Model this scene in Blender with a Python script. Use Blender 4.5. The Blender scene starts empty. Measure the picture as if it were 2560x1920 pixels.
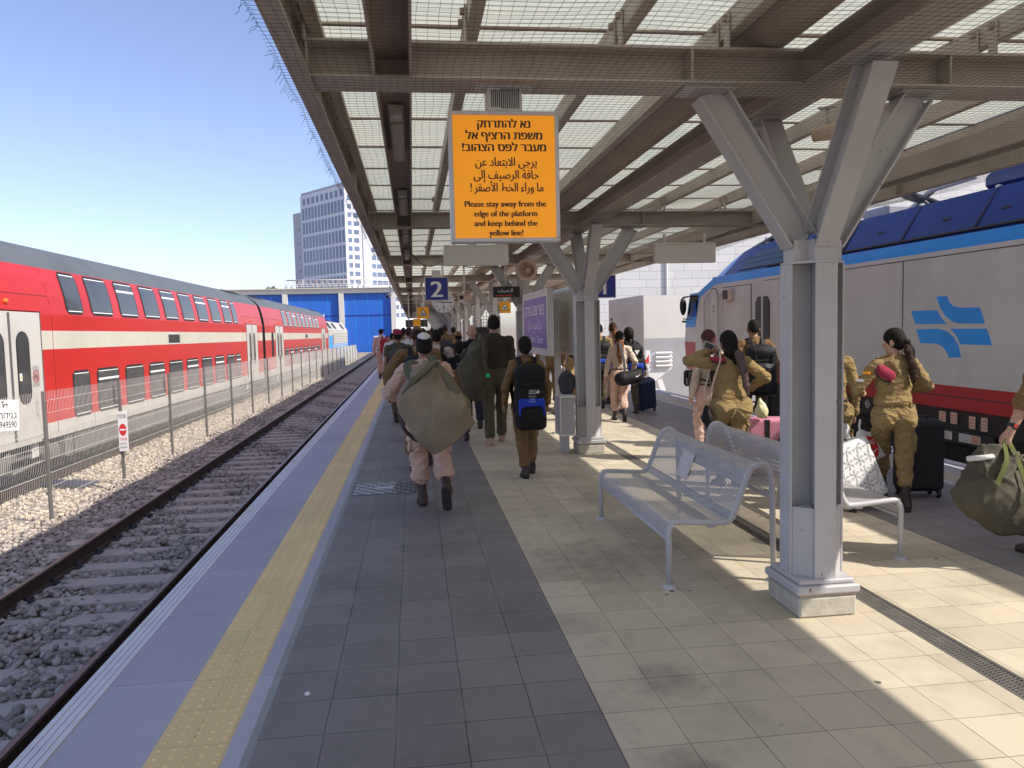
import bpy, math, random
import numpy as np
from mathutils import Matrix, Vector
from mathutils.geometry import tessellate_polygon
random.seed(7); RNG = np.random.default_rng(7)
SC = bpy.context.scene
COL = SC.collection
R_ = math.radians
PI = math.pi

# ------------------------------------------------------------------ camera, sky, sun, exposure
cam = bpy.data.cameras.new('camera')
cam.sensor_width = 36.0; cam.lens = 27.28; cam.clip_start = 0.05; cam.clip_end = 3000
cam_o = bpy.data.objects.new('camera', cam); COL.objects.link(cam_o)
cam_o.matrix_world = Matrix(((0.99166, 0.032391, -0.124748, 0.0), (-0.126749, 0.069608, -0.989489, 0.0),
                             (-0.023367, 0.997048, 0.073133, 1.70), (0, 0, 0, 1)))
SC.camera = cam_o
SUN = Vector((1.037, -0.50, 1.0)).normalized()
elev = math.asin(SUN.z); azim = math.atan2(SUN.x, SUN.y)
w = bpy.data.worlds.new('World'); SC.world = w; w.use_nodes = True
nt = w.node_tree; bg = nt.nodes['Background']
sky = nt.nodes.new('ShaderNodeTexSky'); sky.sky_type = 'NISHITA'; sky.sun_disc = False
sky.sun_elevation = elev; sky.sun_rotation = azim; sky.altitude = 300; sky.air_density = 0.9; sky.dust_density = 1.3; sky.ozone_density = 1.5
hs = nt.nodes.new('ShaderNodeHueSaturation'); hs.inputs['Saturation'].default_value = 0.98; hs.inputs['Hue'].default_value = 0.5
nt.links.new(sky.outputs[0], hs.inputs['Color']); tn = nt.nodes.new('ShaderNodeMix'); tn.data_type = 'RGBA'; tn.blend_type = 'MULTIPLY'; tn.inputs[0].default_value = 1.0; tn.inputs[7].default_value = (0.97, 0.90, 0.97, 1)
nt.links.new(hs.outputs[0], tn.inputs[6]); nt.links.new(tn.outputs[2], bg.inputs[0]); bg.inputs[1].default_value = 0.064
sl = bpy.data.lights.new('sun', 'SUN'); sl.energy = 1.55; sl.angle = R_(0.55); sl.color = (1.0, 0.93, 0.82)
so = bpy.data.objects.new('sun', sl); COL.objects.link(so)
so.rotation_euler = SUN.to_track_quat('Z', 'Y').to_euler()
SC.view_settings.view_transform = 'Standard'; SC.view_settings.look = 'None'; SC.view_settings.gamma = 1.0
SC.view_settings.exposure = 1.88
SC.render.engine = 'CYCLES'
try:
    SC.cycles.use_denoising = True; SC.cycles.denoiser = 'OPENIMAGEDENOISE'
    SC.cycles.max_bounces = 9; SC.cycles.diffuse_bounces = 5; SC.cycles.glossy_bounces = 3; SC.cycles.transparent_max_bounces = 24
    SC.cycles.sample_clamp_indirect = 8
except Exception: pass

# ------------------------------------------------------------------ materials
def N(t, typ, **kw):
    n = t.nodes.new(typ)
    for k, v in kw.items(): setattr(n, k, v)
    return n
def mth(t, op, a, b=None, c=None):
    n = N(t, 'ShaderNodeMath', operation=op)
    for i, v in enumerate((a, b, c)):
        if v is None: continue
        if isinstance(v, (int, float)): n.inputs[i].default_value = v
        else: t.links.new(v, n.inputs[i])
    return n.outputs[0]
def mixc(t, f, a, b, mode='MIX'):
    n = N(t, 'ShaderNodeMix', data_type='RGBA', blend_type=mode)
    for i, v in ((0, f), (6, a), (7, b)):
        if isinstance(v, (int, float)): n.inputs[i].default_value = v
        elif isinstance(v, tuple): n.inputs[i].default_value = (*v[:3], 1)
        else: t.links.new(v, n.inputs[i])
    return n.outputs[2]
def noise(t, co, scale, detail=4, rough=0.55):
    n = N(t, 'ShaderNodeTexNoise'); n.inputs['Scale'].default_value = scale
    n.inputs['Detail'].default_value = detail; n.inputs['Roughness'].default_value = rough
    if co is not None: t.links.new(co, n.inputs['Vector'])
    return n.outputs[0]
def ramp(t, f, lo, hi):
    n = N(t, 'ShaderNodeMapRange'); n.inputs[1].default_value = lo; n.inputs[2].default_value = hi
    t.links.new(f, n.inputs[0]); return n.outputs[0]
def mapping(t, co, scale=(1, 1, 1), rot=(0, 0, 0), loc=(0, 0, 0)):
    n = N(t, 'ShaderNodeMapping'); n.inputs['Scale'].default_value = scale
    n.inputs['Rotation'].default_value = rot; n.inputs['Location'].default_value = loc
    t.links.new(co, n.inputs['Vector']); return n.outputs[0]
MATS = {}
def new_mat(name):
    m = bpy.data.materials.new(name); m.use_nodes = True
    t = m.node_tree; b = t.nodes['Principled BSDF']
    co = N(t, 'ShaderNodeTexCoord').outputs['Object']
    MATS[name] = m
    return m, t, b, co
def bump(t, b, h, dist=0.01, strength=0.5):
    n = N(t, 'ShaderNodeBump'); n.inputs['Distance'].default_value = dist; n.inputs['Strength'].default_value = strength
    t.links.new(h, n.inputs['Height']); t.links.new(n.outputs[0], b.inputs['Normal'])
def mat(name, col, rough=0.6, var=0.12, scale=8, metal=0.0, bmp=0.0, bscale=60, dirt=0.0, spec=0.5, fine=0.0, chips=0.0):
    m, t, b, co = new_mat(name)
    n1 = noise(t, co, scale, 5)
    f = ramp(t, n1, 0.3, 0.7)
    c = mixc(t, f, tuple(x * (1 - var) for x in col), tuple(min(1, x * (1 + var)) for x in col))
    if dirt > 0:
        n2 = noise(t, mapping(t, co, (1, 1, 0.35)), scale * 0.4, 8, 0.7)
        c = mixc(t, mth(t, 'MULTIPLY', ramp(t, n2, 0.5, 0.75), dirt), c, tuple(x * 0.45 for x in col))
    if fine > 0:
        n3 = noise(t, co, 220, 2)
        c = mixc(t, mth(t, 'MULTIPLY', ramp(t, n3, 0.35, 0.65), fine), c, tuple(x * 0.6 for x in col))
    if chips > 0:
        n5 = noise(t, mapping(t, co, (1, 1, 0.6)), 26, 6, 0.62)
        c = mixc(t, ramp(t, n5, 0.74 - chips * 0.06, 0.76 - chips * 0.06), c, (0.11, 0.065, 0.045))
    t.links.new(c, b.inputs['Base Color'])
    b.inputs['Roughness'].default_value = rough; b.inputs['Metallic'].default_value = metal
    b.inputs['Specular IOR Level'].default_value = spec
    if bmp > 0: bump(t, b, noise(t, co, bscale, 4), bmp, 0.6)
    return m
def fabric(name, col, wr=0.012, wscale=7, rough=0.85, var=0.13, weave=True):
    m, t, b, co = new_mat(name)
    f = ramp(t, noise(t, co, 5, 5), 0.3, 0.7)
    c = mixc(t, f, tuple(x * (1 - var) for x in col), tuple(min(1, x * (1 + var)) for x in col))
    c = mixc(t, mth(t, 'MULTIPLY', ramp(t, noise(t, co, 300, 2), 0.3, 0.7), 0.25), c, tuple(x * 0.7 for x in col))
    t.links.new(c, b.inputs['Base Color']); b.inputs['Roughness'].default_value = rough
    b.inputs['Specular IOR Level'].default_value = 0.25
    wv = N(t, 'ShaderNodeTexNoise'); wv.inputs['Scale'].default_value = wscale; wv.inputs['Detail'].default_value = 3
    wv.inputs['Distortion'].default_value = 1.6
    t.links.new(mapping(t, co, (1.0, 1.0, 1.9)), wv.inputs['Vector'])
    bump(t, b, wv.outputs[0], wr, 0.9)
    return m
def tiles(name, col, tx, ty, x0, y0, gap, var=0.1, rough=0.8, stain=0.35, spots=0.0, gapcol=(0.03, 0.03, 0.035), off=0.0, patches=()):
    """paving slabs: columns of width tx across, slabs of length ty along the platform"""
    m, t, b, co = new_mat(name)
    v = mapping(t, co, (1, 1, 1), (0, 0, 0), (-x0, -y0, 0))
    v = mapping(t, v, (1, 1, 1), (0, 0, PI / 2))
    br = N(t, 'ShaderNodeTexBrick'); br.offset = off; br.squash = 1.0
    br.inputs['Scale'].default_value = 1.0; br.inputs['Mortar Size'].default_value = gap
    br.inputs['Mortar Smooth'].default_value = 0.15; br.inputs['Bias'].default_value = 0.0
    br.inputs['Brick Width'].default_value = ty; br.inputs['Row Height'].default_value = tx
    br.inputs['Color1'].default_value = (*[x * (1 - var) for x in col], 1)
    br.inputs['Color2'].default_value = (*[x * (1 + var) for x in col], 1)
    br.inputs['Mortar'].default_value = (*col, 1)
    wob = N(t, 'ShaderNodeVectorMath', operation='ADD')
    t.links.new(v, wob.inputs[0])
    nz = N(t, 'ShaderNodeTexNoise'); nz.inputs['Scale'].default_value = 3.5
    t.links.new(v, nz.inputs['Vector'])
    sc = N(t, 'ShaderNodeVectorMath', operation='SCALE'); sc.inputs['Scale'].default_value = 0.012
    t.links.new(nz.outputs['Color'], sc.inputs[0]); t.links.new(sc.outputs[0], wob.inputs[1])
    t.links.new(wob.outputs[0], br.inputs['Vector'])
    c = br.outputs['Color']
    n0 = noise(t, co, 0.55, 6, 0.6); c = mixc(t, mth(t, 'MULTIPLY', ramp(t, n0, 0.50, 0.72), stain * 0.8), c, tuple(x * y for x, y in zip(col, (0.52, 0.50, 0.46))))
    n2 = noise(t, co, 1.3, 8, 0.65)
    c = mixc(t, mth(t, 'MULTIPLY', ramp(t, n2, 0.5, 0.74), stain), c, tuple(x * 0.42 for x in col))
    n4 = noise(t, mapping(t, co, (2.2, 0.8, 1)), 3.0, 8, 0.7)
    c = mixc(t, mth(t, 'MULTIPLY', ramp(t, n4, 0.52, 0.8), stain * 0.9), c, tuple(x * 0.5 for x in col))
    n3 = noise(t, co, 140, 3)
    c = mixc(t, mth(t, 'MULTIPLY', ramp(t, n3, 0.3, 0.7), 0.22), c, tuple(x * 0.55 for x in col))
    for px, py, pr_ in patches:                                # old spilled drink stains
        dv_ = N(t, 'ShaderNodeVectorMath', operation='DISTANCE'); t.links.new(co, dv_.inputs[0]); dv_.inputs[1].default_value = (px, py, 0)
        e = mth(t, 'ADD', mth(t, 'DIVIDE', dv_.outputs['Value'], pr_), mth(t, 'MULTIPLY', noise(t, co, 4.5, 10, 0.78), 2.6))
        c = mixc(t, mth(t, 'MULTIPLY', mth(t, 'SUBTRACT', 1.0, ramp(t, e, 1.35, 2.15)), 0.5), c, (0.17, 0.135, 0.115))
    if spots > 0:
        vo = N(t, 'ShaderNodeTexVoronoi'); vo.inputs['Scale'].default_value = 3.3; vo.inputs['Randomness'].default_value = 1
        t.links.new(wob.outputs[0], vo.inputs['Vector'])
        sp = mth(t, 'LESS_THAN', mth(t, 'ADD', vo.outputs['Distance'], mth(t, 'MULTIPLY', noise(t, co, 40, 2), 0.07)), 0.088)
        gate = mth(t, 'GREATER_THAN', N2(t, vo), 0.25)
        c = mixc(t, mth(t, 'MULTIPLY', mth(t, 'MULTIPLY', sp, gate), spots), c, (0.075, 0.065, 0.055))
    jf = mth(t, 'MULTIPLY', br.outputs['Fac'], mth(t, 'ADD', 0.25, mth(t, 'MULTIPLY', ramp(t, noise(t, co, 2.6, 5, 0.7), 0.35, 0.65), 0.75)))
    c = mixc(t, jf, c, gapcol)
    t.links.new(c, b.inputs['Base Color'])
    b.inputs['Roughness'].default_value = rough; b.inputs['Specular IOR Level'].default_value = 0.35
    h = mth(t, 'SUBTRACT', mth(t, 'MULTIPLY', n3, 0.18), br.outputs['Fac'])
    bump(t, b, h, 0.004, 0.8)
    return m
def N2(t, vo):
    s = N(t, 'ShaderNodeSeparateColor'); t.links.new(vo.outputs['Color'], s.inputs[0]); return s.outputs[0]

mat('steel', (0.50, 0.43, 0.385), 0.5, 0.10, 3, dirt=0.45, fine=0.15)
mat('steel_dark', (0.38, 0.30, 0.255), 0.5, 0.12, 3, dirt=0.45, fine=0.15)
mat('column_paint', (0.50, 0.485, 0.50), 0.42, 0.06, 4, dirt=0.3, chips=1.0, bmp=0.0015, bscale=90)
mat('plinth', (0.52, 0.48, 0.40), 0.9, 0.15, 9, bmp=0.006, bscale=35, dirt=0.45, fine=0.3)
tiles('slab_grey', (0.53, 0.50, 0.555), 6.0, 0.92, -3.0, 0.20, 0.0022, 0.05, 0.75, 0.22, 0.0, (0.07, 0.07, 0.08))
mat('slab_white', (0.84, 0.82, 0.82), 0.6, 0.08, 4, bmp=0.002, bscale=80, dirt=0.25, fine=0.15)
mat('strip_grey', (0.33, 0.34, 0.33), 0.8, 0.12, 6, dirt=0.35)
tiles('tactile_yellow', (0.97, 0.71, 0.33), 0.153, 0.313, -1.1155, 0.11, 0.0012, 0.05, 0.7, 0.10, 0.0, (0.25, 0.17, 0.06))
mat('tactile_beige', (0.50, 0.44, 0.33), 0.7, 0.10, 5, dirt=0.25)
tiles('tile_dark', (0.255, 0.230, 0.216), 0.2995, 0.313, -0.7195, 0.11, 0.0030, 0.10, 0.62, 0.45, 0.0, (0.045, 0.042, 0.045))
tiles('tile_dark_far', (0.255, 0.230, 0.220), 0.2995, 0.3125, 3.90, 0.07, 0.0030, 0.08, 0.62, 0.35, 0.0, (0.045, 0.042, 0.045))
tiles('tile_beige', (0.61, 0.535, 0.405), 0.2925, 0.297, 0.775, 0.24, 0.0026, 0.09, 0.8, 0.52, 0.85, (0.20, 0.165, 0.125), 0.0, ((1.25, 5.4, 0.75), (1.15, 3.45, 0.28), (1.75, 7.3, 0.5), (1.0, 2.75, 0.22)))
mat('concrete', (0.50, 0.435, 0.375), 0.85, 0.13, 3, bmp=0.004, bscale=30, dirt=0.35, fine=0.2)
mat('concrete_dark', (0.10, 0.095, 0.09), 0.9, 0.25, 3, bmp=0.004, bscale=30)
mat('rail_side', (0.062, 0.038, 0.028), 0.75, 0.25, 12, bmp=0.002, bscale=80)
mat('rail_top', (0.19, 0.15, 0.135), 0.38, 0.15, 12, metal=0.6)
mat('clip', (0.03, 0.03, 0.032), 0.6, 0.2, 10)
mat('gravel_base', (0.36, 0.30, 0.24), 0.95, 0.35, 14, bmp=0.05, bscale=26)
mat('stone_a', (0.40, 0.345, 0.30), 0.9, 0.2, 9, fine=0.2)  # track stones: darker set, canopy shade partly put into the colour
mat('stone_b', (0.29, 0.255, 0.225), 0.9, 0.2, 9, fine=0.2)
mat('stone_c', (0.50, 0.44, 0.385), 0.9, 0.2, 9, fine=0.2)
mat('stone_d', (0.70, 0.58, 0.43), 0.9, 0.2, 9, fine=0.2)  # sandy strip by the fence: paler set, sunlight also put into the colour
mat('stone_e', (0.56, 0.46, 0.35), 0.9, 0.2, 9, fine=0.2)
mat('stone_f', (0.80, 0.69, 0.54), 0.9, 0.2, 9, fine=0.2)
mat('earth', (0.30, 0.25, 0.19), 0.95, 0.25, 0.6, bmp=0.03, bscale=8)
mat('galv', (0.66, 0.65, 0.62), 0.5, 0.1, 6, metal=0.15)
mat('galv_post', (0.22, 0.21, 0.195), 0.5, 0.12, 5, metal=0.4, dirt=0.3)
mat('white_paint', (0.80, 0.80, 0.79), 0.45, 0.03, 4, dirt=0.08)
mat('sign_frame', (0.62, 0.60, 0.60), 0.4, 0.04, 4, dirt=0.12)
mat('sign_blank', (0.60, 0.565, 0.54), 0.45, 0.04, 3, dirt=0.1)
mat('sign_orange', (1.0, 0.42, 0.015), 0.45, 0.03, 3)
mat('sign_blue', (0.018, 0.026, 0.24), 0.4, 0.06, 3)
mat('sign_purple', (0.165, 0.125, 0.42), 0.38, 0.06, 2)
mat('ink_dark', (0.018, 0.016, 0.015), 0.5, 0.1, 5)
mat('ink_white', (0.82, 0.82, 0.84), 0.5, 0.03, 5)
mat('ink_red', (0.62, 0.03, 0.03), 0.5, 0.05, 5)
mat('black_plastic', (0.018, 0.018, 0.019), 0.45, 0.15, 8)
mat('black_rubber', (0.02, 0.019, 0.018), 0.8, 0.2, 10, bmp=0.002)
mat('dark_under', (0.028, 0.025, 0.023), 0.7, 0.35, 4, bmp=0.006, bscale=20)
mat('grey_under', (0.17, 0.16, 0.15), 0.75, 0.2, 4, dirt=0.5, bmp=0.003)
mat('train_red', (0.50, 0.019, 0.015), 0.30, 0.06, 1.2, dirt=0.22)
mat('seam_red', (0.20, 0.012, 0.012), 0.5, 0.1, 3)
mat('train_cream', (0.56, 0.53, 0.435), 0.35, 0.05, 1.5, dirt=0.25)
mat('train_white', (0.54, 0.52, 0.475), 0.4, 0.06, 1.5, dirt=0.3)
mat('train_roof', (0.105, 0.115, 0.12), 0.5, 0.08, 1.5, dirt=0.3)
mat('train_glass', (0.06, 0.062, 0.064), 0.08, 0.2, 1.0, spec=0.6)
mat('train_gasket', (0.02, 0.02, 0.02), 0.6, 0.1, 5)
mat('door_line', (0.10, 0.10, 0.095), 0.6, 0.1, 5)
mat('loco_grey', (0.66, 0.645, 0.60), 0.33, 0.06, 1.2, dirt=0.25, fine=0.06)
mat('loco_blue', (0.025, 0.36, 0.95), 0.33, 0.06, 1.5, dirt=0.08)
mat('loco_navy', (0.016, 0.032, 0.155), 0.38, 0.14, 2.0, dirt=0.35)
mat('loco_red', (0.47, 0.018, 0.022), 0.35, 0.06, 1.5, dirt=0.15)
mat('loco_line', (0.05, 0.045, 0.042), 0.6, 0.1, 5)
mat('glass_dark', (0.012, 0.014, 0.016), 0.06, 0.1, 2)
mat('orange_lens', (0.75, 0.16, 0.02), 0.25, 0.1, 5)
mat('blue_panel', (0.022, 0.13, 0.55), 0.5, 0.07, 0.5, dirt=0.12)
mat('wall_white', (0.62, 0.60, 0.55), 0.85, 0.06, 0.6, dirt=0.15)
mat('wall_grey', (0.36, 0.36, 0.365), 0.85, 0.08, 0.8, dirt=0.3, bmp=0.002, bscale=20)
mat('tower_white', (0.66, 0.70, 0.78), 0.8, 0.03, 0.05)  # tower tones pale and bluish: distance haze put into the colour
mat('tower_grey', (0.46, 0.48, 0.53), 0.8, 0.05, 0.05)
mat('tower_glass', (0.12, 0.165, 0.27), 0.12, 0.25, 0.12)
mat('beige_stone', (0.58, 0.50, 0.38), 0.85, 0.08, 0.3)
mat('bench_metal', (0.50, 0.49, 0.51), 0.38, 0.05, 5, dirt=0.2, chips=0.9)
mat('skin_light', (0.50, 0.29, 0.21), 0.5, 0.06, 12, spec=0.35)
mat('skin_tan', (0.33, 0.18, 0.115), 0.5, 0.07, 12, spec=0.35)
mat('skin_brown', (0.17, 0.085, 0.055), 0.5, 0.08, 12, spec=0.35)
mat('hair_black', (0.012, 0.010, 0.009), 0.68, 0.35, 40, bmp=0.012, bscale=110, spec=0.18)
mat('hair_brown', (0.045, 0.022, 0.014), 0.68, 0.35, 40, bmp=0.012, bscale=110, spec=0.18)
mat('hair_ginger', (0.19, 0.075, 0.032), 0.68, 0.35, 40, bmp=0.012, bscale=110, spec=0.18)
mat('hair_plum', (0.09, 0.030, 0.035), 0.68, 0.35, 40, bmp=0.012, bscale=110, spec=0.18)
mat('hair_tips', (0.085, 0.05, 0.05), 0.45, 0.3, 25, bmp=0.006, bscale=70)
fabric('cloth_khaki', (0.305, 0.212, 0.095), 0.026, 9)
fabric('cloth_brown', (0.22, 0.13, 0.058), 0.026, 9)
fabric('cloth_pale', (0.70, 0.465, 0.37), 0.035, 9)
fabric('cloth_pale_light', (0.64, 0.52, 0.43), 0.03, 9)
fabric('cloth_olive', (0.105, 0.092, 0.06), 0.024, 9)
fabric('cloth_sweater', (0.058, 0.048, 0.034), 0.008, 20)
fabric('cloth_black', (0.016, 0.015, 0.017), 0.012)
fabric('cloth_navy', (0.03, 0.035, 0.06), 0.012)
fabric('cloth_white', (0.68, 0.67, 0.66), 0.012)
fabric('duffel', (0.285, 0.225, 0.155), 0.010, 5, 0.75, 0.16)
fabric('duffel_green', (0.165, 0.150, 0.10), 0.010, 5, 0.75, 0.16)
fabric('duffel_dark', (0.098, 0.088, 0.064), 0.010, 5, 0.75, 0.16)
fabric('strap_green', (0.12, 0.125, 0.09), 0.004, 30)
fabric('strap_olive', (0.115, 0.13, 0.035), 0.004, 30)
fabric('pack_black', (0.013, 0.013, 0.015), 0.012, 9, 0.65)
fabric('pack_blue', (0.018, 0.06, 0.50), 0.012, 9, 0.6)
fabric('pack_red', (0.36, 0.018, 0.028), 0.012, 9, 0.6)
fabric('pack_grey', (0.06, 0.06, 0.066), 0.012, 9, 0.65)
fabric('beret_red', (0.33, 0.03, 0.065), 0.008, 9)
fabric('belt_cloth', (0.235, 0.15, 0.06), 0.002, 30)
mat('leather', (0.028, 0.020, 0.016), 0.5, 0.3, 18, bmp=0.004, bscale=45)
mat('leather_brown', (0.055, 0.028, 0.022), 0.5, 0.3, 18, bmp=0.004, bscale=45)
mat('suede_tan', (0.42, 0.28, 0.19), 0.85, 0.15, 18, bmp=0.003)
mat('sole', (0.03, 0.028, 0.026), 0.8, 0.2, 20)
mat('case_pink', (0.66, 0.27, 0.36), 0.3, 0.05, 6)
mat('case_navy', (0.02, 0.03, 0.085), 0.55, 0.15, 6)
mat('case_black', (0.010, 0.010, 0.011), 0.75, 0.2, 10)
mat('case_white', (0.80, 0.80, 0.81), 0.3, 0.03, 6)
mat('case_facet', (0.45, 0.46, 0.47), 0.35, 0.15, 6)
mat('poly_white', (0.74, 0.74, 0.75), 0.35, 0.05, 6, bmp=0.012, bscale=12)
mat('poly_red', (0.66, 0.03, 0.03), 0.35, 0.08, 6, bmp=0.012, bscale=12)
mat('poly_yellow', (0.66, 0.63, 0.36), 0.35, 0.08, 6, bmp=0.012, bscale=12)
mat('neon_green', (0.02, 0.60, 0.16), 0.5, 0.05, 6)
mat('grate', (0.20, 0.185, 0.165), 0.5, 0.15, 9, metal=0.4, dirt=0.3)
mat('manhole', (0.21, 0.21, 0.235), 0.45, 0.12, 9, metal=0.4, dirt=0.3)
mat('lamp_glass', (0.48, 0.44, 0.41), 0.3, 0.05, 8)
mat('horn_beige', (0.66, 0.49, 0.38), 0.5, 0.06, 6)
mat('net_wire', (0.085, 0.075, 0.066), 0.7, 0.2, 9)
mat('leaf', (0.19, 0.18, 0.085), 0.8, 0.4, 3)
mat('bark', (0.10, 0.075, 0.05), 0.9, 0.2, 6)
mat('screen', (0.02, 0.02, 0.022), 0.25, 0.1, 6)

m, t, b, co = new_mat('sign_backlit')                            # light box behind the orange film
b.inputs['Base Color'].default_value = (1.0, 0.40, 0.015, 1); b.inputs['Emission Color'].default_value = (1.0, 0.33, 0.012, 1); b.inputs['Emission Strength'].default_value = 0.10; b.inputs['Roughness'].default_value = 0.4
# translucent roof sheet: thin ribbed plastic that lets part of the sun through
def roof_sheet_mat():
    m, t, b, co = new_mat('roof_sheet')
    f = ramp(t, noise(t, mapping(t, co, (0.35, 1.0, 1)), 0.9, 6, 0.6), 0.35, 0.7)
    c = mixc(t, f, (0.66, 0.705, 0.61), (0.82, 0.79, 0.65))
    dif = N(t, 'ShaderNodeBsdfDiffuse'); tr = N(t, 'ShaderNodeBsdfTranslucent'); mx = N(t, 'ShaderNodeMixShader')
    t.links.new(c, dif.inputs[0])
    c2 = mixc(t, 1.0, c, (0.95, 0.94, 0.90), 'MULTIPLY'); t.links.new(c2, tr.inputs[0])
    wv = N(t, 'ShaderNodeTexWave', bands_direction='Y'); wv.inputs['Scale'].default_value = 4.2
    t.links.new(co, wv.inputs['Vector'])
    bp = N(t, 'ShaderNodeBump'); bp.inputs['Distance'].default_value = 0.012; bp.inputs['Strength'].default_value = 0.8
    t.links.new(wv.outputs['Fac'], bp.inputs['Height'])
    t.links.new(bp.outputs[0], dif.inputs['Normal']); t.links.new(bp.outputs[0], tr.inputs['Normal'])
    mx.inputs[0].default_value = 0.53
    t.links.new(dif.outputs[0], mx.inputs[1]); t.links.new(tr.outputs[0], mx.inputs[2])
    t.links.new(mx.outputs[0], t.nodes['Material Output'].inputs['Surface'])
roof_sheet_mat()
# perforated sheet: holes are really open (uv in metres)
def perforated(name, col, px, py, fx, fy, rough=0.4):
    m, t, b, co = new_mat(name)
    uv = N(t, 'ShaderNodeTexCoord').outputs['UV']
    s = N(t, 'ShaderNodeSeparateXYZ'); t.links.new(uv, s.inputs[0])
    fxn = mth(t, 'FRACT', mth(t, 'DIVIDE', s.outputs[0], px)); fyn = mth(t, 'FRACT', mth(t, 'DIVIDE', s.outputs[1], py))
    inx = mth(t, 'MULTIPLY', mth(t, 'GREATER_THAN', s.outputs[0], 0.0), mth(t, 'LESS_THAN', fxn, fx))
    h = mth(t, 'MULTIPLY', inx, mth(t, 'MULTIPLY', mth(t, 'LESS_THAN', fyn, fy), mth(t, 'GREATER_THAN', s.outputs[1], 0.0)))
    b.inputs['Base Color'].default_value = (*col, 1); b.inputs['Roughness'].default_value = rough
    tp = N(t, 'ShaderNodeBsdfTransparent'); mx = N(t, 'ShaderNodeMixShader')
    t.links.new(h, mx.inputs[0]); t.links.new(b.outputs[0], mx.inputs[1]); t.links.new(tp.outputs[0], mx.inputs[2])
    t.links.new(mx.outputs[0], t.nodes['Material Output'].inputs['Surface'])
perforated('bench_sheet', (0.46, 0.45, 0.475), 0.0125, 0.030, 0.38, 0.72)
perforated('bin_sheet', (0.42, 0.41, 0.43), 0.024, 0.024, 0.5, 0.5)

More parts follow.
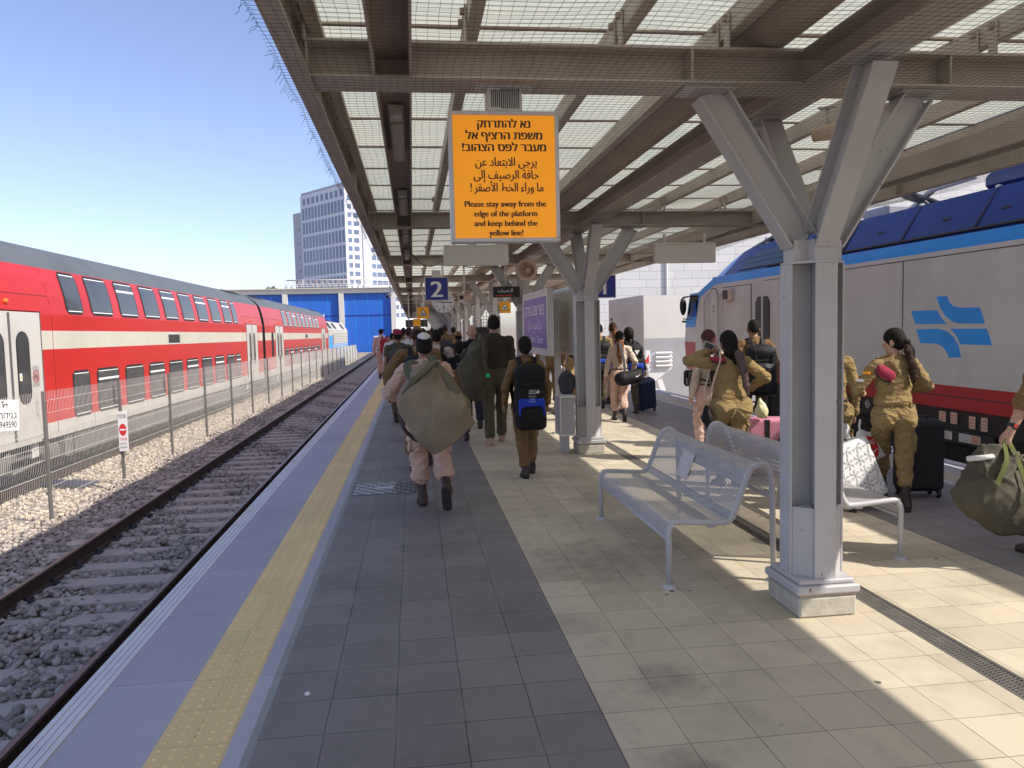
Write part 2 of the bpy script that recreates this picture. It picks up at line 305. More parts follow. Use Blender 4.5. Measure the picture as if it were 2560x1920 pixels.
# ------------------------------------------------------------------ mesh helpers
class MB:
    def __init__(s): s.v = []; s.f = []; s.mi = []; s.mats = []; s.sm = []; s.uv = {}
    def m(s, name):
        if name not in s.mats: s.mats.append(name)
        return s.mats.index(name)
    def add(s, vs, fs, mn, smooth=False):
        o = len(s.v); k = s.m(mn); s.v.extend(tuple(map(float, p)) for p in vs)
        for f in fs: s.f.append(tuple(i + o for i in f)); s.mi.append(k); s.sm.append(smooth)
        return o
    def box(s, c, size, mn, rot=None, bev=0.0):
        hx, hy, hz = size[0] / 2, size[1] / 2, size[2] / 2
        if bev > 0:
            bev = min(bev, hx * .9, hy * .9, hz * .9); vs = []; idx = {}
            for sx in (-1, 1):
                for sy in (-1, 1):
                    for sz in (-1, 1):
                        for a in range(3):
                            p = [sx * (hx - (bev if a != 0 else 0)), sy * (hy - (bev if a != 1 else 0)), sz * (hz - (bev if a != 2 else 0))]
                            idx[(sx, sy, sz, a)] = len(vs); vs.append(p)
            fs = []
            for a in range(3):
                b_, c_ = (a + 1) % 3, (a + 2) % 3
                for sg in (-1, 1):
                    q = []
                    for (u, v) in ((-1, -1), (1, -1), (1, 1), (-1, 1)):
                        k = [0, 0, 0]; k[a] = sg; k[b_] = u; k[c_] = v; q.append(idx[(*k, a)])
                    fs.append(q if sg > 0 else q[::-1])
                    
                for u in (-1, 1):
                    for v in (-1, 1):
                        k0 = [0, 0, 0]; k1 = [0, 0, 0]
                        k0[a] = -1; k1[a] = 1; k0[b_] = k1[b_] = u; k0[c_] = k1[c_] = v
                        q = [idx[(*k0, b_)], idx[(*k1, b_)], idx[(*k1, c_)], idx[(*k0, c_)]]
                        fs.append(q if u * v > 0 else q[::-1])
            for sx in (-1, 1):
                for sy in (-1, 1):
                    for sz in (-1, 1):
                        q = [idx[(sx, sy, sz, a)] for a in range(3)]
                        fs.append(q if sx * sy * sz > 0 else q[::-1])
        else:
            vs = [(x, y, z) for x in (-hx, hx) for y in (-hy, hy) for z in (-hz, hz)]
            fs = [(0, 1, 3, 2), (4, 6, 7, 5), (0, 4, 5, 1), (2, 3, 7, 6), (0, 2, 6, 4), (1, 5, 7, 3)]
        vs = np.array(vs)
        if rot is not None: vs = vs @ np.array(rot).T
        s.add(vs + np.array(c), fs, mn)
    def bar(s, a, b, w, h, mn, up=(0, 0, 1)):
        """straight bar of section w (sideways) x h (along up) from a to b"""
        a = Vector(a); b = Vector(b); d = (b - a); L = d.length; d.normalize()
        sd = d.cross(Vector(up))
        if sd.length < 1e-4: sd = d.cross(Vector((1, 0, 0)))
        sd.normalize(); u = sd.cross(d)
        s.box((a + b) / 2, (w, L, h), mn, np.array((sd, d, u)).T)
    def ibeam(s, a, b, w, h, tf, tw, mn, up=(0, 0, 1)):
        a = Vector(a); b = Vector(b); d = (b - a).normalized(); sd = d.cross(Vector(up)).normalized(); u = sd.cross(d)
        o = u * (h / 2 - tf / 2)
        s.bar(a + o, b + o, w, tf, mn, u); s.bar(a - o, b - o, w, tf, mn, u); s.bar(a, b, tw, h - 2 * tf - 0.0006, mn, u)
    def tube(s, pts, r, mn, n=8, caps=True, smooth=True, closed=False):
        P = [Vector(p) for p in pts]; rs = r if isinstance(r, (list, tuple)) else [r] * len(P)
        vs = []; up = None; m_ = len(P)
        for i, p in enumerate(P):
            if closed: d = P[(i + 1) % m_] - P[i - 1]
            else: d = P[min(i + 1, m_ - 1)] - P[max(i - 1, 0)]
            d.normalize()
            if up is None:
                up = Vector((0, 0, 1)) if abs(d.z) < 0.9 else Vector((1, 0, 0))
            x = d.cross(up).normalized(); up = x.cross(d)
            for k in range(n):
                an = 2 * PI * k / n
                vs.append(p + (x * math.cos(an) + up * math.sin(an)) * rs[i])
        fs = []
        for i in range(m_ if closed else m_ - 1):
            j = (i + 1) % m_
            for k in range(n):
                k2 = (k + 1) % n
                fs.append((i * n + k, i * n + k2, j * n + k2, j * n + k))
        if caps and not closed: fs.append(tuple(range(n))[::-1]); fs.append(tuple(range((m_ - 1) * n, m_ * n)))
        s.add(vs, fs, mn, smooth)
    def prism(s, poly, z0, z1, mn, xf=None, smooth=False):
        """extrude a 2-D polygon from z0 to z1; xf maps (x, y, z) to a point"""
        n = len(poly); xf = xf or (lambda x, y, z: (x, y, z))
        vs = [xf(x, y, z0) for x, y in poly] + [xf(x, y, z1) for x, y in poly]
        fs = [tuple(range(n))[::-1], tuple(range(n, 2 * n))]
        fs += [(i, (i + 1) % n, n + (i + 1) % n, n + i) for i in range(n)]
        s.add(vs, fs, mn, smooth)
    def lathe(s, prof, mn, n=24, c=(0, 0, 0), xf=None, smooth=True):
        vs = []; xf = xf or (lambda p: p)
        for r, z in prof:
            for k in range(n):
                a = 2 * PI * k / n
                vs.append(np.array(xf((r * math.cos(a), r * math.sin(a), z))) + np.array(c))
        fs = [(i * n + k, i * n + (k + 1) % n, (i + 1) * n + (k + 1) % n, (i + 1) * n + k) for i in range(len(prof) - 1) for k in range(n)]
        s.add(vs, fs, mn, smooth)
    def grid(s, fn, nu, nv, mn, smooth=True, uvf=None):
        vs = [fn(i / nu, j / nv) for i in range(nu + 1) for j in range(nv + 1)]
        fs = [(i * (nv + 1) + j, (i + 1) * (nv + 1) + j, (i + 1) * (nv + 1) + j + 1, i * (nv + 1) + j + 1) for i in range(nu) for j in range(nv)]
        o = s.add(vs, fs, mn, smooth)
        if uvf:
            for i in range(nu + 1):
                for j in range(nv + 1): s.uv[o + i * (nv + 1) + j] = uvf(i / nu, j / nv)
    def build(s, name, parent=None, recalc=True, loc=None):
        me = bpy.data.meshes.new(name)
        me.from_pydata(s.v, [], s.f)
        for mn in s.mats: me.materials.append(MATS[mn])
        me.polygons.foreach_set('material_index', s.mi); me.polygons.foreach_set('use_smooth', s.sm)
        if s.uv:
            uvl = me.uv_layers.new(name='UVMap')
            for lp in me.loops: uvl.data[lp.index].uv = s.uv.get(lp.vertex_index, (-1, -1))
        if recalc:
            import bmesh
            b = bmesh.new(); b.from_mesh(me); bmesh.ops.recalc_face_normals(b, faces=b.faces); b.to_mesh(me); b.free()
        me.update()
        return link(name, me, parent, loc)
def link(name, data, parent=None, loc=None):
    o = bpy.data.objects.new(name, data); COL.objects.link(o)
    if parent is not None: o.parent = parent
    if loc is not None: o.location = loc
    return o
def tag(o, label=None, cat=None, group=None, kind=None):
    if label: o['label'] = label
    if cat: o['category'] = cat
    if group: o['group'] = group
    if kind: o['kind'] = kind
    return o
def empty(name, loc, label, cat, group=None, rz=0.0):
    o = link(name, None, None, loc); o.rotation_euler = (0, 0, rz); o.empty_display_size = 0.2
    return tag(o, label, cat, group)
def kids(o): return [c for c in COL.objects if c.parent is o]
def copy_tree(o, parent=None, loc=None):
    c = o.copy(); COL.objects.link(c)
    if parent is not None: c.parent = parent
    if loc is not None: c.location = loc
    for ch in KIDS.get(o.name, []) if o.name in KIDS else kids(o): copy_tree(ch, c)
    return c
KIDS = {}
ARABIC = {'ا': 'ﺍﺎ', 'أ': 'ﺃﺄ', 'إ': 'ﺇﺈ', 'ب': 'ﺏﺐﺑﺒ', 'ت': 'ﺕﺖﺗﺘ', 'ة': 'ﺓﺔ', 'ج': 'ﺝﺞﺟﺠ', 'ح': 'ﺡﺢﺣﺤ', 'خ': 'ﺥﺦﺧﺨ', 'د': 'ﺩﺪ', 'ر': 'ﺭﺮ', 'ز': 'ﺯﺰ',
          'س': 'ﺱﺲﺳﺴ', 'ص': 'ﺹﺺﺻﺼ', 'ط': 'ﻁﻂﻃﻄ', 'ع': 'ﻉﻊﻋﻌ', 'ف': 'ﻑﻒﻓﻔ', 'ك': 'ﻙﻚﻛﻜ', 'ل': 'ﻝﻞﻟﻠ', 'م': 'ﻡﻢﻣﻤ', 'ن': 'ﻥﻦﻧﻨ', 'ه': 'ﻩﻪﻫﻬ', 'و': 'ﻭﻮ',
          'ى': 'ﻯﻰ', 'ي': 'ﻱﻲﻳﻴ', 'ء': 'ﺀ', 'ئ': 'ﺉﺊﺋﺌ'}
def shape_ar(s):
    out = []; s = s.replace('لا', '\u0001').replace('لأ', '\u0002')
    lig = {'\u0001': 'ﻻﻼ', '\u0002': 'ﻷﻸ'}
    for i, ch in enumerate(s):
        forms = ARABIC.get(ch) or lig.get(ch)
        if not forms: out.append(ch); continue
        pv = s[i - 1] if i else ' '; nx = s[i + 1] if i + 1 < len(s) else ' '
        before = pv in ARABIC and len(ARABIC[pv]) == 4
        after = len(forms) == 4 and (nx in ARABIC and nx != 'ء' or nx in lig)
        if forms == 'ﺀ': out.append(forms); continue
        out.append(forms[3] if before and after else forms[2] if after else forms[1] if before else forms[0])
    return ''.join(out)[::-1]
def heb(s): return s[::-1]
def fill_outlines(me):
    """outlines of the letters to faces: outer contours filled one by one, holes cut out"""
    nb = {}
    for e in me.edges:
        a, b = e.vertices; nb.setdefault(a, []).append(b); nb.setdefault(b, []).append(a)
    seen = set(); loops = []
    for s0 in nb:
        if s0 in seen: continue
        lp = [s0]; seen.add(s0); cur = s0
        while True:
            nx = [q for q in nb[cur] if q not in seen]
            if not nx: break
            cur = nx[0]; seen.add(cur); lp.append(cur)
        if len(lp) > 2: loops.append(np.array([me.vertices[i].co[:2] for i in lp]))
    area = lambda P: 0.5 * float(np.sum(P[:, 0] * np.roll(P[:, 1], -1) - np.roll(P[:, 0], -1) * P[:, 1]))
    def inside(p, P):
        x, y = p; r = False
        for (x0, y0), (x1, y1) in zip(P, np.roll(P, -1, 0)):
            if (y0 > y) != (y1 > y) and x < (x1 - x0) * (y - y0) / (y1 - y0) + x0: r = not r
        return r
    A = [area(P) for P in loops]; vs = []; fs = []
    hole = [-1] * len(loops)
    for i, P in enumerate(loops):
        for j, Q in enumerate(loops):
            if i != j and abs(A[j]) > abs(A[i]) and all(inside(p, Q) for p in P[::max(1, len(P) // 6)]): hole[i] = j
    for i, P in enumerate(loops):
        if hole[i] >= 0 and A[i] * A[hole[i]] < 0: continue
        pl = [P] + [loops[k] for k in range(len(loops)) if hole[k] == i and A[k] * A[i] < 0]
        tri = tessellate_polygon([[Vector((x, y, 0)) for x, y in q] for q in pl]); o = len(vs)
        for q in pl: vs += [(x, y, 0.0) for x, y in q]
        for t in tri: fs.append(tuple(o + k for k in t))
    return (np.array(vs) if vs else np.zeros((0, 3))), fs
def text_verts(s, size, width=None, bold=0.0):
    cu = bpy.data.curves.new('lettering', 'FONT'); cu.body = s; cu.size = size; cu.align_x = 'CENTER'; cu.resolution_u = 3; cu.offset = bold
    cu.fill_mode = 'NONE'
    o = bpy.data.objects.new('lettering', cu); COL.objects.link(o)
    dg = bpy.context.evaluated_depsgraph_get(); dg.update()
    me = bpy.data.meshes.new_from_object(o.evaluated_get(dg))
    vs, fs = fill_outlines(me)
    bpy.data.objects.remove(o); bpy.data.curves.remove(cu); bpy.data.meshes.remove(me)
    if len(vs):
        if width: vs[:, 0] *= width / (vs[:, 0].max() - vs[:, 0].min())
        vs[:, 0] -= (vs[:, 0].max() + vs[:, 0].min()) / 2
    return vs, fs
def letter(mb, s, size, org, ex, ey, mn, width=None, bold=0.0):
    """flat lettering: org = centre of the baseline, ex / ey = reading and up directions"""
    vs, fs = text_verts(s, size, width)
    if len(vs):
        P = np.array(org) + vs[:, :1] * np.array(ex) + vs[:, 1:2] * np.array(ey); nz = np.cross(ex, ey)
        for k, dx in enumerate((0,) if not bold else (-bold, bold)): mb.add(P + dx * np.array(ex) + nz * 0.0004 * k, fs, mn)
# ================================================================== ground, platform, tracks
YE = 96.0                                   # far end of the platform and of the tracks
XL, XR = -1.65, 6.30                        # platform edges
def sheet(mb, x0, x1, y0, y1, z, mn, ny=1):
    for k in range(ny):
        a, b = y0 + (y1 - y0) * k / ny, y0 + (y1 - y0) * (k + 1) / ny
        mb.add([(x0, a, z), (x1, a, z), (x1, b, z), (x0, b, z)], [(0, 1, 2, 3)], mn)
mb = MB(); sheet(mb, -900, 900, -300, 1500, -1.30, 'earth'); tag(mb.build('ground'), kind='structure')
mb = MB()
for x0, x1, mn in ((-1.516, -1.1155, 'slab_grey'), (-1.1155, -0.81, 'tactile_yellow'), (-0.81, -0.735, 'slab_grey'), (-0.735, -0.70, 'strip_grey'),
                   (-0.70, 0.775, 'tile_dark'), (0.775, 2.63, 'tile_beige'), (2.79, 3.89, 'tile_beige'), (3.89, 5.36, 'tile_dark_far'), (5.36, 5.40, 'strip_grey'),
                   (5.40, 5.475, 'slab_grey'), (5.475, 5.78, 'tactile_beige'), (5.78, 6.17, 'slab_grey'), (6.17, 6.30, 'slab_white')):
    sheet(mb, x0, x1, -6, YE, 0.0, mn)
for k in range(4):                           # ridged white edge
    x0 = XL + k * 0.0335
    mb.box((x0 + 0.0135, (YE - 6) / 2, -0.03), (0.027, YE + 6, 0.066), 'slab_white')
    mb.box((x0 + 0.0302, (YE - 6) / 2, -0.03), (0.0064, YE + 6, 0.058), 'concrete')
mb.box((-1.70, (YE - 6) / 2, -0.72), (0.04, YE + 6, 1.16), 'concrete_dark'); mb.box((-1.665, (YE - 6) / 2, -0.105), (0.03, YE + 6, 0.08), 'concrete')
mb.box((6.33, (YE - 6) / 2, -0.70), (0.05, YE + 6, 1.30), 'concrete_dark')
mb.box((2.32, YE + 0.06, -0.66), (7.9, 0.1, 1.30), 'concrete')
mb.box((2.71, (YE - 6) / 2, -0.075), (0.16, YE + 6, 0.01), 'concrete_dark')
for x in (2.6275, 2.7925): mb.box((x, (YE - 6) / 2, -0.037), (0.005, YE + 6, 0.07), 'concrete_dark')
# tactile domes on the yellow strip
def dome_verts(r, h, n=8):
    vs = [(r * math.cos(2 * PI * k / n), r * math.sin(2 * PI * k / n), 0) for k in range(n)] + [(0.6 * r * math.cos(2 * PI * k / n), 0.6 * r * math.sin(2 * PI * k / n), h) for k in range(n)]
    fs = [(k, (k + 1) % n, n + (k + 1) % n, n + k) for k in range(n)] + [tuple(range(n, 2 * n))]
    return np.array(vs), fs
dv, df = dome_verts(0.0125, 0.0055)
y = 1.6; row = 0
while y < 30:
    for k in range(5): mb.add(dv + np.array((-1.0845 + 0.0610 * k, y, 0.0)), df, 'tactile_yellow')
    y += 0.0626; row += 1
tag(mb.build('platform', recalc=False), kind='structure')
# drain grating between the beige slabs
mb = MB()
for x in (2.640, 2.780): mb.box((x, (YE - 6) / 2, -0.010), (0.012, YE + 6, 0.02), 'grate')
for x in (2.675, 2.71, 2.745): mb.box((x, (YE - 6) / 2, -0.011), (0.009, YE + 6, 0.016), 'grate')
y = 2.6
while y < 40:
    st = 0.021 if y < 13 else 0.06
    for i, x in enumerate((2.6575, 2.6925, 2.7275, 2.7625)):
        mb.box((x, y + (i % 2) * st * 0.5, -0.009), (0.027, st * 0.48, 0.013), 'grate', Matrix.Rotation(0.25, 3, 'Z'))
    y += st
tag(mb.build('drain_grate', recalc=False), 'long perforated metal drain channel let into the beige paving past the columns', 'drain')
# manhole cover with raised dots
mb = MB(); mx0, mx1, my0, my1 = -0.685, -0.012, 8.04, 8.68
mb.box(((mx0 + mx1) / 2, (my0 + my1) / 2, 0.002), (mx1 - mx0, my1 - my0, 0.004), 'concrete_dark')
mb.box(((mx0 + mx1) / 2, (my0 + my1) / 2, 0.0045), (mx1 - mx0 - 0.02, my1 - my0 - 0.02, 0.005), 'manhole')
for i in range(14):
    for j in range(11):
        x = mx0 + 0.04 + i * 0.045; yy = my0 + 0.05 + j * 0.054
        if 4 < i < 9 and 4 < j < 7: continue
        mb.box((x, yy, 0.0085), (0.030, 0.034, 0.004), 'manhole' if (i + j) % 3 else 'galv')
mb.box((-0.36, 8.36, 0.0085), (0.19, 0.08, 0.004), 'galv')
man = mb.build('manhole_cover', recalc=False); tag(man, 'grey metal access cover with raised pattern set in the dark paving tiles', 'access cover')
mb = MB()
for k in range(9): mb.box((mx1 - 0.22 + k * 0.024, 8.36, 0.011), (0.009, 0.5, 0.003), 'concrete_dark')
mb.build('ribbed_plate', man, False)

# ---- track bed, rails, sleepers
mb = MB()
prof = [(-12.5, -1.10), (-9.0, -1.04), (-6.0, -1.03), (-5.3, -1.045), (-4.7, -1.02), (-1.70, -1.03)]
for (xa, za), (xb, zb) in zip(prof, prof[1:]):
    mb.add([(xa, -6, za), (xb, -6, zb), (xb, YE + 3, zb), (xa, YE + 3, za)], [(0, 1, 2, 3)], 'gravel_base')
mb.add([(6.35, -6, -1.03), (12, -6, -1.03), (12, 24.8, -1.03), (6.35, 24.8, -1.03)], [(0, 1, 2, 3)], 'gravel_base')
tag(mb.build('track_bed', recalc=False), kind='structure')
def rail_mesh(name, x, y0, y1, label):
    mb = MB(); zt = -0.81
    mb.box((x, (y0 + y1) / 2, zt - 0.016), (0.068, y1 - y0, 0.032), 'rail_side', None, 0.008)
    mb.box((x, (y0 + y1) / 2, zt + 0.0005), (0.046, y1 - y0, 0.003), 'rail_top')
    mb.box((x, (y0 + y1) / 2, zt - 0.088), (0.018, y1 - y0, 0.112), 'rail_side')
    mb.box((x, (y0 + y1) / 2, zt - 0.158), (0.14, y1 - y0, 0.026), 'rail_side', None, 0.006)
    o = mb.build('rail', recalc=False); tag(o, label, 'rail', 'rails of the three tracks')
rail_mesh('rail', -2.555, -6, YE, 'brown steel rail beside the white platform edge')
rail_mesh('rail', -4.055, -6, YE, 'brown steel rail on the fence side of the empty track')
rail_mesh('rail', -6.86, -6, YE, 'rusty rail under the red train on its gravel side')
rail_mesh('rail', -8.36, -6, YE, 'rail under the red train on its hidden far side')
rail_mesh('rail', 7.30, -6, 23, 'rail under the grey locomotive next to the platform')
rail_mesh('rail', 8.80, -6, 23, 'rail under the grey locomotive on the far side')
mb = MB()
mb.prism([(-0.15, -0.17), (0.15, -0.17), (0.135, 0.0), (-0.135, 0.0)], -1.25, 1.25, 'concrete', lambda x, y, z: (z, x, y))
sl0 = mb.build('sleeper'); sl0.location = (-3.305, 2.9, -0.982)
tag(sl0, 'pale concrete sleeper under the empty track, level with the stones', 'sleeper', 'concrete sleepers of the empty track')
mbc = MB(); mbc.tube([(0.075, -0.05, 0.012), (0.1, -0.02, 0.035), (0.075, 0.0, 0.05), (0.045, 0.02, 0.04), (0.05, 0.055, 0.015), (0.10, 0.06, 0.012)], 0.011, 'clip', 6)
mbc.box((0.09, 0, 0.008), (0.08, 0.13, 0.016), 'clip')
clips = [mbc.build('rail_clip', sl0)]
for x, rz in ((-0.75, PI), (0.75, 0), (0.75, PI)):
    c = clips[0].copy(); COL.objects.link(c); clips.append(c); c.location = (x, 0, 0); c.rotation_euler = (0, 0, rz)
clips[0].location = (-0.75, 0, 0)
KIDS['sleeper'] = clips
for i in range(1, 150):
    y = 2.9 + 0.597 * i
    if y > YE - 1: break
    if y < 24: copy_tree(sl0, None, (-3.305, y, -0.982 + random.uniform(-0.006, 0.006)))
    else:
        c = sl0.copy(); COL.objects.link(c); c.location = (-3.305, y, -0.982)
# ---- ballast stones: jittered icosahedra, one mass
def stones(name, n, region, zf, smin, smax, seed, mats=('stone_a', 'stone_b', 'stone_c')):
    r = np.random.default_rng(seed); t = (1 + 5 ** .5) / 2
    iv = np.array([(-1, t, 0), (1, t, 0), (-1, -t, 0), (1, -t, 0), (0, -1, t), (0, 1, t), (0, -1, -t), (0, 1, -t), (t, 0, -1), (t, 0, 1), (-t, 0, -1), (-t, 0, 1)]) / math.sqrt(1 + t * t)
    ifc = np.array([(0, 11, 5), (0, 5, 1), (0, 1, 7), (0, 7, 10), (0, 10, 11), (1, 5, 9), (5, 11, 4), (11, 10, 2), (10, 7, 6), (7, 1, 8), (3, 9, 4), (3, 4, 2), (3, 2, 6), (3, 6, 8), (3, 8, 9), (4, 9, 5), (2, 4, 11), (6, 2, 10), (8, 6, 7), (9, 8, 1)])
    P = region(n, r); n = len(P)
    s = r.uniform(smin, smax, n) * r.choice([0.7, 1, 1.25], n)
    V = iv[None] * r.uniform(0.62, 1.15, (n, 12, 1))
    V = V * np.stack([r.uniform(0.8, 1.4, n), r.uniform(0.7, 1.2, n), r.uniform(0.5, 0.85, n)], 1)[:, None]
    a = r.uniform(0, 6.28, n); ca, sa = np.cos(a), np.sin(a)
    X = V[..., 0] * ca[:, None] - V[..., 1] * sa[:, None]; Y = V[..., 0] * sa[:, None] + V[..., 1] * ca[:, None]
    tl = r.uniform(-.6, .6, n); ct, st = np.cos(tl), np.sin(tl)
    Z = V[..., 2] * ct[:, None] - X * st[:, None]; X = X * ct[:, None] + V[..., 2] * st[:, None]
    V = np.stack([X, Y, Z], -1) * s[:, None, None] + np.column_stack([P, zf(P, r, s)])[:, None]
    me = bpy.data.meshes.new(name); nv = n * 12; nf = n * 20
    F = (ifc[None] + (np.arange(n) * 12)[:, None, None]).reshape(-1)
    me.vertices.add(nv); me.vertices.foreach_set('co', V.reshape(-1).astype(np.float32))
    me.loops.add(nf * 3); me.loops.foreach_set('vertex_index', F.astype(np.int32))
    me.polygons.add(nf); me.polygons.foreach_set('loop_start', np.arange(0, nf * 3, 3, dtype=np.int32))
    for mn in mats: me.materials.append(MATS[mn])
    me.polygons.foreach_set('material_index', np.repeat(r.choice([0, 0, 1, 1, 2], n), 20).astype(np.int32))
    me.update(calc_edges=True); me.validate()
    return tag(link(name, me), 'grey brown crushed stone ballast heaped around the tracks', 'gravel', None, 'stuff')
def reg_track(n, r):
    P = np.column_stack([r.uniform(-5.45, -1.75, n), 2.6 + 40 * r.random(n) ** 1.75])
    q = np.abs(((P[:, 1] - 2.9) / 0.597 + 0.5) % 1 - 0.5) * 0.597
    on = (q < 0.125) & (P[:, 0] > -4.53) & (P[:, 0] < -2.08)
    rail = (np.abs(P[:, 0] + 2.555) < 0.085) | (np.abs(P[:, 0] + 4.055) < 0.085)
    keep = ~rail & (~on | (r.random(n) < 0.16))
    return P[keep]
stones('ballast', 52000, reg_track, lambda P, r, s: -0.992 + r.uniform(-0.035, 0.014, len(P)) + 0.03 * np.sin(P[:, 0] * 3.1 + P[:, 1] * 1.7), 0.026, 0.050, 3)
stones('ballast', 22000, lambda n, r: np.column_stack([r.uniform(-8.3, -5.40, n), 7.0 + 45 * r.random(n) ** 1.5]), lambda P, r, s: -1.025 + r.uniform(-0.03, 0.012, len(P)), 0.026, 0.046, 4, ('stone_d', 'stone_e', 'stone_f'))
# cable trough lid lying on the gravel
mb = MB(); mb.box((0, 0, 0), (0.95, 0.42, 0.05), 'case_navy', None, 0.01); mb.tube([(0.45, 0.0, 0.0), (0.9, -0.2, -0.01), (1.5, -0.1, -0.02), (2.2, -0.35, -0.02)], 0.018, 'clip', 6)
o = mb.build('cable_box'); o.location = (-6.35, 15.0, -0.975); o.rotation_euler = (0, 0, -0.35)
tag(o, 'flat dark blue box with a cable lying on the gravel behind the fence', 'cable box')
# pebble on the dark tiles
mb = MB(); mb.lathe([(0.0, -0.007), (0.012, -0.003), (0.014, 0.004), (0.006, 0.010), (0.0, 0.011)], 'ink_white', 10)
o = mb.build('pebble'); o.location = (-0.545, 3.62, 0.007); tag(o, 'tiny white pebble lying on the dark paving tiles', 'pebble')
# ================================================================== canopy and its columns
CX = 2.31; BEAM_Y = [-1.62 + 5.9 * k for k in range(17)]          # 4.28, 10.18, 16.08 ...
CE = BEAM_Y[-1] + 1.5; CB = -7.0
can = empty('platform_canopy', (CX, 4.28, 2.95), 'long flat brown steel canopy with translucent ribbed roof sheets over the platform', 'canopy')
can_inv = Vector((-CX, -4.28, -2.95))
def cpart(mb, name, **k): return mb.build(name, can, k.get('recalc', False), can_inv)
ZB, ZT = 3.0, 3.19
for y in BEAM_Y:
    mb = MB(); mb.ibeam((-0.50, y, (ZB + ZT) / 2), (5.12, y, (ZB + ZT) / 2), 0.26, ZT - ZB, 0.014, 0.012, 'steel')
    for x in (-0.49, 1.55, 3.07, 5.11):
        for s in (-1, 1): mb.box((x, y + s * 0.067, (ZB + ZT) / 2), (0.012, 0.118, ZT - ZB - 0.03), 'steel')
    cpart(mb, 'cross_beam')
for a, b in zip([CB] + BEAM_Y, BEAM_Y + [CE]):
    mb = MB(); mb.ibeam((CX, a + 0.135, (ZB + ZT) / 2 - 0.001), (CX, b - 0.135, (ZB + ZT) / 2 - 0.001), 0.25, ZT - ZB - 0.002, 0.014, 0.012, 'steel'); cpart(mb, 'long_beam')
# sideways H channels that carry the lamps
for x0 in (-0.06, 4.68):
    mb = MB()
    for a, b in zip([CB] + BEAM_Y, BEAM_Y + [CE]):
        for s in (-1, 1): mb.box((x0 + s * 0.092, (a + b) / 2, 3.095), (0.012, b - a - 0.016, 0.175), 'steel')
        mb.box((x0, (a + b) / 2, 3.135), (0.172, b - a - 0.016, 0.012), 'steel_dark')
    cpart(mb, 'lamp_channel')
PUR = [-0.47, 0.36, 1.20, 1.80, 2.86, 3.40, 4.24, 5.09]
for x in PUR:
    mb = MB(); mb.box((x, (CB + CE) / 2, 3.345), (0.05, CE - CB, 0.13), 'steel'); mb.box((x + 0.032, (CB + CE) / 2, 3.286), (0.03, CE - CB, 0.008), 'steel')
    cpart(mb, 'purlin')
def bracket(mb, x, y):
    mb.box((x - 0.034, y, 3.193), (0.010, 0.215, 0.006), 'steel')
    for s in (-1, 1): mb.box((x - 0.034, y + s * 0.075, 3.2915), (0.010, 0.065, 0.190), 'steel'); mb.box((x - 0.05, y + s * 0.075, 3.36), (0.022, 0.03, 0.03), 'steel_dark')
mb = MB(); bracket(mb, 0, 0); pb0 = mb.build('purlin_bracket', can, False); first = True
mbr = MB()
for i, y in enumerate(BEAM_Y[1:]):
    for x in PUR:
        if i < 12:
            p_ = pb0 if first else pb0.copy()
            if not first: COL.objects.link(p_)
            first = False; p_.parent = can; p_.location = (x - CX, y - 4.28, -2.95)
        else: bracket(mbr, x, y)
tag(cpart(mbr, 'purlin_bracket'), None, None, None, 'stuff')
for x, s in ((-0.56, 1), (5.18, -1)):
    mb = MB(); mb.box((x, (CB + CE) / 2, 3.215), (0.012, CE - CB, 0.47), 'steel')
    mb.box((x + s * 0.047, (CB + CE) / 2, 2.985), (0.082, CE - CB, 0.012), 'steel'); mb.box((x + s * 0.047, (CB + CE) / 2, 3.445), (0.082, CE - CB, 0.012), 'steel')
    k = CB
    while k < CE: mb.box((x + s * 0.04, k, 3.215), (0.06, 0.01, 0.44), 'steel'); k += 2.95
    cpart(mb, 'fascia')
mb = MB()
for k in range(13):
    a0, a1 = PI + PI * k / 13, PI + PI * (k + 1) / 13
    p = [(2.02 + 0.185 * math.cos(a), 3.40 + 0.20 * math.sin(a)) for a in (a0, a1)]
    mb.add([(p[0][0], CB, p[0][1]), (p[1][0], CB, p[1][1]), (p[1][0], CE, p[1][1]), (p[0][0], CE, p[0][1])], [(0, 1, 2, 3)], 'steel_dark', True)
cpart(mb, 'gutter')
mb = MB(); sheet(mb, -0.60, 1.86, CB, CE, 3.425, 'roof_sheet', 1); sheet(mb, 2.18, 5.22, CB, CE, 3.425, 'roof_sheet', 1)
cpart(mb, 'roof_sheet')
mb = MB(); y = CB + 0.3
k0 = 4.57 - 0.985 * 12
for k in range(140):
    y = k0 + 0.985 * k
    if CB < y < CE:
        mb.box((0.63, y, 3.4165), (2.44, 0.035, 0.012), 'steel_dark'); mb.box((3.70, y, 3.4165), (3.02, 0.035, 0.012), 'steel_dark')
cpart(mb, 'sheet_seam')
mb = MB()                                                       # cable sagging from the lamp channel
def sag(a, b, d, n=9): return [tuple(Vector(a).lerp(Vector(b), i / n) - Vector((0, 0, d * 4 * (i / n) * (1 - i / n)))) for i in range(n + 1)]
mb.tube(sag((0.03, 13.6, 3.0), (0.60, 15.6, 3.05), 0.16), 0.012, 'black_plastic', 5)
mb.tube(sag((0.60, 15.6, 3.05), (2.1, 16.0, 2.98), 0.10), 0.008, 'black_plastic', 5)
cpart(mb, 'cable')
